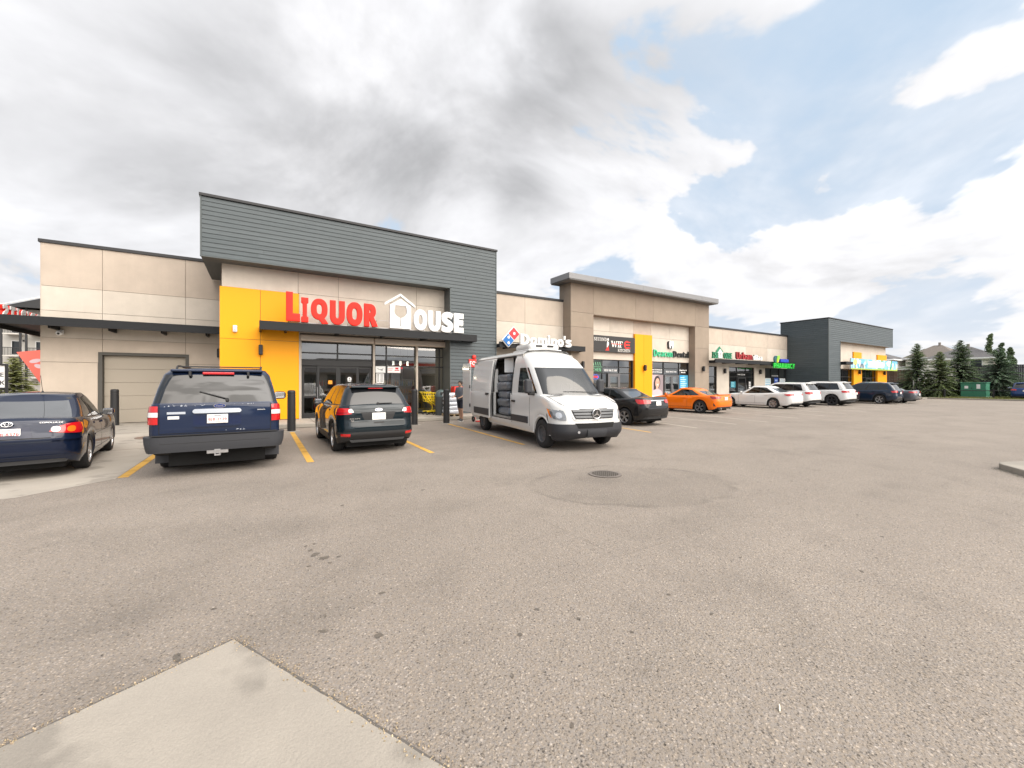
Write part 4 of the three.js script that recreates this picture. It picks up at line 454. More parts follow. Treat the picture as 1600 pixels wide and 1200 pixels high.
// The nose points to -z. Each loop is an outline in plan: front and rear edge, half width, corner radii.
function makeShell(S) {
  S.botC = curve(S.bot); S.deckC = curve(S.deck); const R = S.arch;
  S.bottom = z => { let y = S.botC(z); for (const w of S.axles) { const d = Math.abs(z - w); if (d <= R) y = Math.max(y, S.tyre + Math.sqrt(R * R - d * d)); } return y; };
  const taper = z => 1 - S.taper * Math.pow(Math.min(1, Math.abs(z) / (S.L / 2)), 3.2); S.taperF = taper;
  const lay = (list, t) => { let i = 0; while (i < list.length - 2 && t > list[i + 1].t) i++; const a = list[i], b = list[i + 1], k = clamp((t - a.t) / (b.t - a.t)); const o = { t }; for (const q of ['f', 'r', 'w', 'rf', 'rr']) o[q] = lerp(a[q], b[q], k); return o; };
  S.low = t => { const o = lay(S.layers, t); return { ...o, f: -S.L / 2 + o.f, r: S.L / 2 - o.r }; };
  S.top = t => ({ ...lay(S.roof, t), map: S.sideMap });
  const nE = 8, nC = 7;
  const loop = (o, side, bf, br) => {     // half loop from rear centre to front centre
    const pts = [], rr = Math.min(o.rr, o.w), rf = Math.min(o.rf, o.w), add = (x, z, k, u) => pts.push({ x: x * taper(z), z, k, u });
    const bow = (x, z, b) => z - b * (o.w > 0.01 ? (x / o.w) ** 2 : 0);
    for (let i = 0; i <= nE; i++) { const x = (o.w - rr) * i / nE; add(x, bow(x, o.r, br), 'rear', i / nE); }
    const zr0 = o.r - bow(o.w - rr, 0, -br), zf0 = o.f + bow(o.w - rf, 0, -bf);
    for (let i = 1; i <= nC; i++) { const a = i / nC * Math.PI / 2; add(o.w - rr + rr * Math.sin(a), zr0 - rr + rr * Math.cos(a), 'rc', i / nC); }
    for (const u of side) add(o.w, o.map ? o.map(u, zr0 - rr, zf0 + rf) : lerp(zr0 - rr, zf0 + rf, u), 'side', u);
    for (let i = 0; i < nC; i++) { const a = i / nC * Math.PI / 2; add(o.w - rf + rf * Math.cos(a), zf0 + rf - rf * Math.sin(a), 'fc', i / nC); }
    for (let i = nE; i >= 0; i--) { const x = (o.w - rf) * i / nE; add(x, o.f + bf * (o.w > 0.01 ? (x / o.w) ** 2 : 0), 'front', i / nE); }
    return pts;
  };
  S.loop = loop;
  // side stations: even, plus the wheel arches
  const mid = S.low(0.4), z0 = mid.r - mid.rr, z1 = mid.f + mid.rf, us = new Set(); for (let i = 1; i < 26; i++) us.add(i / 26);
  for (const w of S.axles) for (let k = 0; k <= 22; k++) { const z = w + R * Math.cos(k / 22 * Math.PI); us.add((z0 - z) / (z0 - z1)); us.add((z0 - (w + R * 1.0015)) / (z0 - z1)); us.add((z0 - (w - R * 1.0015)) / (z0 - z1)); }
  for (const z of S.extraZ || []) us.add((z0 - z) / (z0 - z1));
  const lowSide = [...us].filter(u => u > 0.004 && u < 0.996).sort((a, b) => a - b);
  const rows = [];                                // {pts:[x,y,z,k,u], t, cap}
  const pushLow = (t, wIn = 0, q = 1) => { const o = S.low(t); o.w = (o.w - wIn); const p = loop(o, lowSide, S.bowF, S.bowR); return p.map(v => ({ ...v, y: lerp(S.bottom(v.z), S.deckC(v.z), t) })); };
  rows.push({ t: -1, p: pushLow(0, 0.24) }); rows.push({ t: -1, p: pushLow(0) });
  rows.push(null);
  const ts = S.ts || [0, 0.06, 0.14, 0.22, 0.3, 0.4, 0.5, 0.6, 0.7, 0.78, 0.86, 0.92, 0.96, 0.985, 1];
  for (const t of ts) { rows.push({ t, p: pushLow(t) }); if ((S.creases || []).includes(t)) { rows.push(null); rows.push({ t, p: pushLow(t) }); } }
  const o1 = S.low(1); for (const q of [0.96, 0.88, 0.72, 0.5, 0.25, 0.001]) { const o = { ...o1, w: o1.w * q, rf: o1.rf * q, rr: o1.rr * q, f: o1.f + (1 - q) * 0.05, r: o1.r - (1 - q) * 0.05 }; rows.push({ t: 2, q, p: loop(o, lowSide, S.bowF * q, S.bowR * q).map(v => ({ ...v, y: S.deckC(v.z) + S.crown * (1 - q * q) })) }); }
  const out = {}; gridParts(rows, (t, k, u, c) => S.lowClass(t, k, u, c), out, 'l');
  // cabin
  if (S.roof) {
    S.roofC = curve(S.roofLine);
    const sideU = new Set(); for (const w of S.windows) { sideU.add(w[0]); sideU.add(w[1]); for (let i = 1; i < 5; i++) sideU.add(lerp(w[0], w[1], i / 5)); } const side = [...sideU].filter(u => u > 0.001 && u < 0.999).sort((a, b) => a - b);
    const rr = []; const pushTop = t => { const o = S.top(t); return loop(o, side, S.cabBowF, S.cabBowR).map(v => ({ ...v, y: lerp(S.deckC(v.z) - S.sink, S.roofC(v.z), t) })); };
    const tt = S.roofTs || [0, S.g0, lerp(S.g0, S.g1, 0.25), lerp(S.g0, S.g1, 0.5), lerp(S.g0, S.g1, 0.75), S.g1, lerp(S.g1, 1, 0.4), lerp(S.g1, 1, 0.7), 1];
    for (const t of tt) rr.push({ t, p: pushTop(t) });
    const oT = S.top(1); for (const q of [0.93, 0.8, 0.6, 0.35, 0.001]) { const o = { ...oT, w: oT.w * q, rf: oT.rf * q, rr: oT.rr * q, f: oT.f + (1 - q) * S.roofInset, r: oT.r - (1 - q) * S.roofInset }; rr.push({ t: 2, q, p: loop(o, side, S.cabBowF * q, S.cabBowR * q).map(v => ({ ...v, y: S.roofC(v.z) + S.roofCrown * (1 - q * q) })) }); }
    gridParts(rr, (t, k, u, c) => S.topClass(t, k, u, c), out, 't');
  }
  return out;
}
function gridParts(rows, classify, out) {
  const full = rows.map(r => r && { t: r.t, q: r.q, p: [...r.p.map(v => ({ ...v, s: 1 })), ...r.p.slice(1, -1).reverse().map(v => ({ ...v, x: -v.x, s: -1 }))] });
  let i = 0; while (i < full.length) {
    if (!full[i]) { i++; continue; } let e = i; while (e < full.length && full[e]) e++;
    const blk = full.slice(i, e), n = blk[0].p.length, nor = blk.map(r => r.p.map(() => V(0, 0, 0))); const P = (a, b) => { const v = blk[a].p[b % n]; return V(v.x, v.y, v.z); };
    for (let a = 0; a < blk.length - 1; a++) for (let b = 0; b < n; b++) { const p0 = P(a, b), p1 = P(a, b + 1), p2 = P(a + 1, b + 1), p3 = P(a + 1, b); const N = V(0, 0, 0).crossVectors(p2.clone().sub(p0), p3.clone().sub(p1)); for (const [x, y] of [[a, b], [a, b + 1], [a + 1, b + 1], [a + 1, b]]) nor[x][y % n].add(N); }
    nor.forEach(r => r.forEach(v => v.lengthSq() > 1e-18 && v.normalize()));
    for (let a = 0; a < blk.length - 1; a++) for (let b = 0; b < n; b++) {
      const v0 = blk[a].p[b], v1 = blk[a].p[(b + 1) % n], right = b < blk[0].p.length / 2 ? 1 : -1, kk = right > 0 ? v1 : v0, u = v0.k === v1.k ? (v0.u + v1.u) / 2 : kk.u, k = v0.k === v1.k ? v0.k : (v0.k === 'side' || v1.k === 'side') ? 'side' : kk.k;
      const c = { s: (v0.s + v1.s) >= 0 && b < n / 2 ? 1 : -1, z: (v0.z + v1.z) / 2, y: (v0.y + blk[a + 1].p[b].y) / 2, x: (v0.x + v1.x) / 2, t1: blk[a + 1].t, q: blk[a + 1].q };
      const name = classify(c.t1 === 2 ? 2 : blk[a].t < 0 ? -1 : (blk[a].t + blk[a + 1].t) / 2, k, u, c); if (!name) continue;
      const o = out[name] || (out[name] = { pos: [], nor: [] }); const q = [[a, b], [a, (b + 1) % n], [a + 1, (b + 1) % n], [a + 1, b]];
      for (const w of [0, 1, 2, 0, 2, 3]) { const [x, y] = q[w], v = blk[x].p[y], m = nor[x][y]; o.pos.push(v.x, v.y, v.z); o.nor.push(m.x, m.y, m.z); }
    }
    i = e;
  }
}
function shellGeo(o) { const g = new THREE.BufferGeometry(); g.setAttribute('position', new THREE.Float32BufferAttribute(o.pos, 3)); g.setAttribute('normal', new THREE.Float32BufferAttribute(o.nor, 3)); return muv(g); }
// a point of the skin: end +1 rear, -1 front; s = distance round the outline from the centre line; y = height
function skin(S, end, s, y) {
  const sg = Math.sign(s) || 1; s = Math.abs(s); const zEnd = end > 0 ? S.L / 2 - 0.1 : -S.L / 2 + 0.1; let o, bow;
  if (!S.roof || y <= S.deckC(zEnd) || (S.lowOnly)) { const yb = S.bottom(zEnd), t = clamp((y - yb) / (S.deckC(zEnd) - yb)); o = S.low(t); bow = end > 0 ? S.bowR : S.bowF; }
  else { const zc = end > 0 ? S.top(0.3).r : S.top(0.3).f, yb = S.deckC(zc) - S.sink, t = clamp((y - yb) / (S.roofC(zc) - yb)); o = S.top(t); bow = end > 0 ? S.cabBowR : S.cabBowF; }
  const r = Math.min(end > 0 ? o.rr : o.rf, o.w), E = end > 0 ? o.r : o.f, fl = o.w - r; let x, z;
  if (s <= fl) { x = s; z = E - end * bow * (x / o.w) ** 2; }
  else { const z0 = E - end * bow * (fl / o.w) ** 2, a = (s - fl) / Math.max(r, 1e-4); if (a <= Math.PI / 2) { x = fl + r * Math.sin(a); z = z0 - end * (r - r * Math.cos(a)); } else { x = o.w; z = z0 - end * (r + (s - fl - r * Math.PI / 2)); } }
  return V(sg * x * S.taperF(z), y, z);
}
function sideSkin(S, sg, z, y) { let w; const yb = S.botC(z), yd = S.deckC(z); if (!S.roof || y <= yd - 0.001) { w = S.low(clamp((y - yb) / (yd - yb))).w; } else { w = S.top(clamp((y - yd + S.sink) / (S.roofC(z) - yd + S.sink))).w; } return V(sg * w * S.taperF(z), y, z); }
// a raised patch that follows the skin; quad = four [s,y] corners (or [z,y] on the sides)
function patch(f, quad, { off = 0.006, th = 0.012, nu = 8, nv = 6, round = 0.0, flip = false } = {}) {
  const G = []; const at = (u, v) => { if (round > 0) { const a = u * 2 - 1, b = v * 2 - 1; u = 0.5 + 0.5 * a * lerp(1, Math.sqrt(1 - b * b / 2), round); v = 0.5 + 0.5 * b * lerp(1, Math.sqrt(1 - a * a / 2), round); } const a = [lerp(quad[0][0], quad[1][0], u), lerp(quad[0][1], quad[1][1], u)], b = [lerp(quad[3][0], quad[2][0], u), lerp(quad[3][1], quad[2][1], u)]; return [lerp(a[0], b[0], v), lerp(a[1], b[1], v)]; };
  const nrm = (s, y) => { const e = 0.004, p = f(s, y), a = f(s + e, y).sub(p), b = f(s, y + e).sub(p); const n = a.cross(b); if (n.lengthSq() < 1e-16) return V(0, 0, 1); return n.normalize(); };
  const outer = [], inner = []; for (let j = 0; j <= nv; j++) for (let i = 0; i <= nu; i++) { const [s, y] = at(i / nu, j / nv), p = f(s, y), n = nrm(s, y); if (flip) n.negate(); outer.push(p.clone().addScaledVector(n, off)); inner.push(p.clone().addScaledVector(n, off - th)); }
  const W = nu + 1, pos = [], push = (...v) => { for (const a of v) pos.push(a.x, a.y, a.z); }, tri = (a, b, c) => flip ? push(a, c, b) : push(a, b, c);
  for (let j = 0; j < nv; j++) for (let i = 0; i < nu; i++) { const a = outer[j * W + i], b = outer[j * W + i + 1], c = outer[(j + 1) * W + i + 1], d = outer[(j + 1) * W + i]; tri(a, b, c); tri(a, c, d); }
  const rim = []; for (let i = 0; i < nu; i++) rim.push(i); for (let j = 0; j < nv; j++) rim.push(j * W + nu); for (let i = nu; i > 0; i--) rim.push(nv * W + i); for (let j = nv; j > 0; j--) rim.push(j * W);
  for (let k = 0; k < rim.length; k++) { const a = rim[k], b = rim[(k + 1) % rim.length]; tri(outer[a], inner[a], inner[b]); tri(outer[a], inner[b], outer[b]); }
  let g = new THREE.BufferGeometry(); g.setAttribute('position', new THREE.Float32BufferAttribute(pos, 3)); g.computeVertexNormals(); g = toCreasedNormals(g, 0.6); return muv(g);
}
const rearPatch = (S, q, o) => patch((s, y) => skin(S, 1, s, y), q, o);
const frontPatch = (S, q, o) => patch((s, y) => skin(S, -1, s, y), q, { ...o, flip: true });
const sidePatch = (S, sg, q, o) => patch((z, y) => sideSkin(S, sg, z, y), q, { ...o, flip: sg > 0 });
const mirrorQ = q => [[-q[1][0], q[1][1]], [-q[0][0], q[0][1]], [-q[3][0], q[3][1]], [-q[2][0], q[2][1]]];

// paints
const paint = (c, o = {}) => phys(c, 0.45, { clearcoat: 1, clearcoatRoughness: 0.03, metalness: 0.0, specularIntensity: 0.15, ...o });
const CM = {
  tint: phys([0.10, 0.115, 0.115], 0.0, { transmission: 1, thickness: 0, ior: 1.85 }), darkTint: phys([0.012, 0.013, 0.015], 0.01, { ior: 1.62 }), bright: phys([0.05, 0.055, 0.06], 0.0, { ior: 2.7 }), clear: phys([0.40, 0.46, 0.45], 0.0, { transmission: 1, thickness: 0, ior: 1.7 }),
  tyre: std([0.016, 0.016, 0.017], 0.85), rim: std([0.50, 0.50, 0.51], 0.3, { metalness: 0.85 }), darkRim: std([0.05, 0.05, 0.055], 0.35, { metalness: 0.6 }), lampRed: phys([0.52, 0.008, 0.010], 0.08, { clearcoat: 1 }), lampDeep: phys([0.30, 0.005, 0.008], 0.08, { clearcoat: 1 }), lampAmber: phys([0.72, 0.16, 0.01], 0.08, { clearcoat: 1 }), lampClear: phys([0.72, 0.70, 0.68], 0.08, { clearcoat: 1 }), headlamp: phys([0.26, 0.27, 0.28], 0.06, { clearcoat: 1, metalness: 0.5 }),
  trim: std([0.020, 0.020, 0.021], 0.6), grey: std([0.036, 0.038, 0.044], 0.6), gap: std([0.006, 0.006, 0.006], 0.9), cloth: std([0.045, 0.044, 0.042], 0.95), well: std([0.010, 0.010, 0.010], 0.95), disc: std([0.2, 0.2, 0.2], 0.5, { metalness: 0.6 }),
};
// wheels of radius 1, axle along x, outer face to +x
const WHEEL = {};
function wheelGeos(style) {
  if (WHEEL[style]) return WHEEL[style]; const w = 0.34, rim = style === 'van' ? 0.60 : 0.68;
  const tyre = new THREE.LatheGeometry([[rim, -w], [rim + 0.06, -w * 1.06], [0.93, -w * 1.0], [0.985, -w * 0.8], [1, -w * 0.5], [1, w * 0.5], [0.985, w * 0.8], [0.93, w * 1.0], [rim + 0.06, w * 1.06], [rim, w * 0.98], [rim - 0.02, w * 0.6], [rim - 0.02, -w]].map(p => new THREE.Vector2(...p)), 40).rotateZ(-Math.PI / 2);
  const parts = [new THREE.LatheGeometry([[rim + 0.01, w * 0.9], [rim - 0.01, w * 0.96], [rim - 0.06, w * 0.9], [rim - 0.08, w * 0.3], [rim - 0.08, -w * 0.8]].map(p => new THREE.Vector2(...p)), 40).rotateZ(-Math.PI / 2)];
  if (style === 'steel') { parts.push(new THREE.LatheGeometry([[0, w * 0.72], [0.16, w * 0.7], [0.24, w * 0.5], [0.46, w * 0.62], [rim - 0.06, w * 0.42]].map(p => new THREE.Vector2(...p)), 32).rotateZ(-Math.PI / 2)); }
  else if (style === 'van') { parts.push(new THREE.LatheGeometry([[0, w * 0.35], [0.18, w * 0.33], [0.22, w * 0.1], [0.40, w * 0.35], [rim - 0.06, w * 0.5]].map(p => new THREE.Vector2(...p)), 32).rotateZ(-Math.PI / 2)); for (let k = 0; k < 12; k++) { const a = k / 12 * 2 * Math.PI; parts.push(cyl(0.035, 0.035, 0.03, w * 0.48, 0.47 * Math.cos(a), 0.47 * Math.sin(a), 8, 'x')); } }
  else { const n = style === 'five' ? 5 : style === 'ten' ? 10 : 7; for (let k = 0; k < n; k++) { const a = k / n * 2 * Math.PI; for (const q of style === 'ten' ? [0] : [-0.10, 0.10]) { const s = new THREE.Shape([[0.10, -0.05], [rim - 0.05, -0.042 + q * 0.9], [rim - 0.05, 0.042 + q * 0.9], [0.10, 0.05]].map(p => new THREE.Vector2(...p))); const g = new THREE.ExtrudeGeometry(s, { depth: 0.09, bevelEnabled: true, bevelSize: 0.008, bevelThickness: 0.008, bevelSegments: 1 }); g.rotateY(Math.PI / 2); g.rotateX(Math.PI / 2 + a); g.translate(w * 0.58, 0, 0); parts.push(g); } } parts.push(cyl(0.15, 0.13, 0.12, w * 0.74, 0, 0, 20, 'x')); }
  return WHEEL[style] = { tyre, rim: merge(parts), disc: cyl(rim - 0.09, rim - 0.09, 0.02, -w * 0.1, 0, 0, 28, 'x') };
}
function wheel(car, x, R, z, style, rimMat, wide = 1, backMat = CM.well) { const g = wheelGeos(style), o = new THREE.Group(); o.name = 'wheel'; car.add(o); o.position.set(x, R, z); o.scale.set(R * wide * Math.sign(x), R, R); if (x < 0) o.scale.set(-R * wide, R, R); part(o, 'tyre', g.tyre, CM.tyre); part(o, 'rim', g.rim, rimMat); part(o, 'brake_disc', g.disc, backMat); return o; }
function plate(car, x, y, z, ry, rx, text, col = '#b03038', blank = false) {
  const t = ctex(256, 128, (c, w, h) => { c.fillStyle = '#e9e7e4'; c.fillRect(0, 0, w, h); if (!blank) { txt(c, text, w / 2, h * 0.58, 58, col, 'sans-serif', 'bold'); c.fillStyle = '#7a7a86'; c.fillRect(86, 12, 84, 12); c.fillRect(96, 108, 64, 8); c.fillStyle = '#555'; c.fillRect(14, 12, 10, 10); c.fillRect(232, 12, 10, 10); } if (!text) { c.fillStyle = '#d8b4b2'; for (let k = 0; k < 7; k++) c.fillRect(24 + k * 31, 46 + (k % 3) * 5, 20, 50 - (k % 2) * 9); } });
  const p = part(car, 'license_plate', rbx(-0.155, 0.155, -0.08, 0.08, -0.004, 0.004, 0.004, 1), M.white); p.position.set(x, y, z); p.rotation.set(rx, ry, 0, 'YXZ'); part(p, 'plate_print', sheet(0.296, 0.148, 0, 0, 0.0055), std(0xffffff, 0.4, { map: t })); return p;
}
function seats(car, zs, y, w, mat = CM.cloth) { const g = []; for (const z of zs) for (const s of [-1, 1]) { g.push(rbx(s * w - 0.24, s * w + 0.24, y, y + 0.62, z, z + 0.14, 0.06).rotateX(0), rbx(s * w - 0.13, s * w + 0.13, y + 0.64, y + 0.84, z + 0.05, z + 0.15, 0.05)); } part(car, 'seats', g, mat); }
function mirrors(car, S, z, y, mat, size = 1) { for (const sg of [-1, 1]) { const p = sideSkin(S, sg, z, y); const g = new RoundedBoxGeometry(0.20 * size, 0.15 * size, 0.13 * size, 3, 0.055 * size); const m = part(car, 'side_mirror', g, mat); m.position.set(p.x + sg * 0.13 * size, y + 0.04, z); m.rotation.y = sg * -0.15; part(m, 'mirror_glass', new RoundedBoxGeometry(0.165 * size, 0.115 * size, 0.008, 2, 0.004).translate(0, 0, 0.066 * size), M.chrome); part(m, 'stalk', rbx(Math.min(0, -sg * 0.14), Math.max(0, -sg * 0.14), -0.06, -0.02, -0.03, 0.03, 0.015), CM.trim); } }
// one builder for saloons, coupes and sport utilities
function car(spec) {
  const { name, label, pos, ry = 0, body, L, W: wid, H, wb, tyre, group } = spec; const hw = wid / 2, hl = L / 2;
  const o = thing(name, label, spec.category || 'car', pos, group); o.rotation.y = ry;
  const S = spec.S; Object.assign(S, { L, tyre, arch: tyre * (S.archK || 1.12), axles: [spec.frontAxle, spec.frontAxle + wb] });
  S.taper = S.taper ?? 0.05; S.bowF = S.bowF ?? 0.10; S.bowR = S.bowR ?? 0.06; S.crown = S.crown ?? 0.03; S.sink = 0.03; S.cabBowF = S.cabBowF ?? 0.16; S.cabBowR = S.cabBowR ?? 0.09; S.roofCrown = S.roofCrown ?? 0.035; S.roofInset = 0.06; S.g0 = S.g0 ?? 0.10; S.g1 = S.g1 ?? 0.84;
  const [w0, w1] = S.cabin;
  S.lowClass = S.lowClass || ((t, k, u, c) => t < 0 ? 'underlip' : t === 2 ? (c.z > w0 + 0.12 && c.z < w1 - 0.10 && c.q < 0.93 ? 'interior_deck' : 'body') : S.clad && t < S.clad ? 'cladding' : 'body');
  S.topClass = S.topClass || ((t, k, u, c) => { if (t === 2) return S.sunroof && c.z > S.sunroof[0] && c.z < S.sunroof[1] && Math.abs(c.x) < 0.42 ? 'roof_glass' : 'body'; if (t < S.g0 || t > S.g1) return k === 'side' && t < S.g0 ? 'beltline' : 'body'; const sd = c.s > 0 ? 'a' : 'b';
    if (k === 'front' || (k === 'fc' && u > 0.55)) return 'windscreen'; if (k === 'rear' || (k === 'rc' && u < (S.rearWrap ?? 0.35))) return t > (S.rg0 ?? S.g0) && t < (S.rg1 ?? S.g1) ? 'rear_window' : 'body';
    if (k === 'side') { const i = S.windows.findIndex(w => u > w[0] && u < w[1]); if (i >= 0) { if (S.windows[i][2] === 'p') return 'pillar'; if (S.windows[i][2] === 'b') return 'body'; return `side_window:${i}${sd}`; } } return 'body'; });
  const g = makeShell(S); const mats = { body, cladding: spec.cladMat || CM.trim, underlip: CM.well, interior_deck: CM.cloth, pillar: CM.trim, beltline: spec.beltMat || CM.trim, windscreen: CM.tint, rear_window: spec.rearGlass || CM.tint, side_window: spec.sideGlass || CM.tint, roof_glass: CM.darkTint, bumper: spec.bumperMat || CM.grey };
  for (const k of Object.keys(g)) { const n = k.split(':')[0]; part(o, n, shellGeo(g[k]), mats[n]); }
  part(o, 'underbody', [bx(-hw + 0.25, hw - 0.25, spec.underBot || 0.15, spec.underTop || Math.min(...S.deck.map(d => d[1])) - 0.12, -hl + 0.35, hl - 0.35)], CM.well);
  const tw = spec.wheelW || 1, half = 0.34 * 1.06 * tyre * tw; for (const z of S.axles) for (const s of [-1, 1]) wheel(o, s * (hw * S.taperF(z) - half - 0.012), tyre, z, spec.wheels || 'five', spec.rimMat || CM.rim, tw, CM.well);
  if (!spec.noSeats) seats(o, spec.seatZ || [-0.25, 0.75], S.deckC(0.2) - 0.42, hw * 0.45);
  if (spec.mirrorZ) mirrors(o, S, spec.mirrorZ, S.deckC(spec.mirrorZ) - 0.005 + 0.03, spec.mirrorMat || body, spec.mirrorSize || 1);
  // door gaps and handles
  for (const sg of [-1, 1]) { for (const z of spec.gaps || []) { const y0 = S.bottom(z) + 0.1, y1 = S.deckC(z) - 0.03; part(o, 'door_gap', sidePatch(S, sg, [[z, y0], [z + 0.009, y0], [z + 0.009, y1], [z, y1]], { off: 0.0015, th: 0.004, nu: 1, nv: 12 }), CM.gap); } for (const z of spec.handles || []) { const y = S.deckC(z) - (spec.handleDrop || 0.13); part(o, 'door_handle', sidePatch(S, sg, [[z, y], [z + 0.2, y], [z + 0.2, y + 0.035], [z, y + 0.035]], { off: 0.03, th: 0.034, nu: 4, nv: 2 }), spec.handleMat || body); }
    if (spec.sill) part(o, 'sill_gap', sidePatch(S, sg, [[S.axles[0] + S.arch + 0.05, spec.sill], [S.axles[1] - S.arch - 0.05, spec.sill], [S.axles[1] - S.arch - 0.05, spec.sill + 0.008], [S.axles[0] + S.arch + 0.05, spec.sill + 0.008]], { off: 0.0015, th: 0.004, nu: 10, nv: 1 }), CM.gap); }
  const zE = skin(S, 1, 0, 0.6).z; o.userData2 = undefined; delete o.userData2;
  return { o, S };
}
const both = (fn) => { fn(q => q); fn(mirrorQ); };
const L4 = (...a) => { const k = ['t', 'f', 'r', 'w', 'rf', 'rr']; return a.map(v => Object.fromEntries(v.map((x, i) => [k[i], x]))); };
const L5 = (...a) => a.map(v => ({ t: v[0], f: v[1], r: v[2], w: v[3], rf: v[4], rr: v[5] }));

// saloon outline; a few numbers change it into each of the cars
function saloonShape({ L, W, H, deckR = 1.03, belt = 0.93, hood = 0.93, cowl = [-0.75], roofF = -0.15, roofR = 1.0, tailZ = 1.7, rearH, sill = 0.20, windows, scuttle = -0.95, noseY = 0.66, fast = 0 }) {
  const h = L / 2, w = W / 2;
  return { bot: [[-h, 0.30], [-h + 0.35, 0.19], [-h + 0.8, sill], [h - 0.9, sill], [h - 0.4, 0.22], [h, 0.36]], deck: [[-h, noseY], [-h + 0.18, noseY + 0.06], [-h + 0.55, hood - 0.12], [scuttle - 0.35, hood], [scuttle, belt - 0.01], [0.3, belt + 0.01], [tailZ, deckR - 0.015], [h - 0.12, deckR], [h, deckR - 0.06]],
    layers: L5([0, 0.07, 0.06, w - 0.05, 0.42, 0.30], [0.12, 0.015, 0.012, w - 0.012, 0.46, 0.32], [0.3, 0, 0.0, w, 0.48, 0.33], [0.52, 0.0, 0.0, w, 0.5, 0.33], [0.7, 0.02, 0.03, w - 0.003, 0.5, 0.32], [0.86, 0.06, 0.065, w - 0.025, 0.5, 0.30], [0.96, 0.12, 0.09, w - 0.06, 0.48, 0.27], [1, 0.20, 0.12, w - 0.11, 0.45, 0.24]),
    roofLine: [[scuttle, H - 0.14], [roofF - 0.1, H - 0.07], [roofF + 0.45, H - 0.035], [0.55, H - 0.045], [roofR, H - 0.10 - fast], [tailZ, H - 0.22 - fast]],
    roof: L5([0, scuttle - 0.02, tailZ + 0.02, w - 0.11, 0.36, 0.30], [0.5, lerp(scuttle, roofF, 0.56), lerp(tailZ, roofR, 0.5), w - 0.19, 0.33, 0.27], [0.85, lerp(scuttle, roofF, 0.94), lerp(tailZ, roofR, 0.90), w - 0.275, 0.30, 0.25], [1, roofF + 0.06, roofR - 0.06, w - 0.34, 0.26, 0.24]),
    windows: windows || [[0.03, 0.43], [0.43, 0.48, 'p'], [0.48, 0.97]], cabin: [scuttle, tailZ], rearWrap: 0.5 };
}

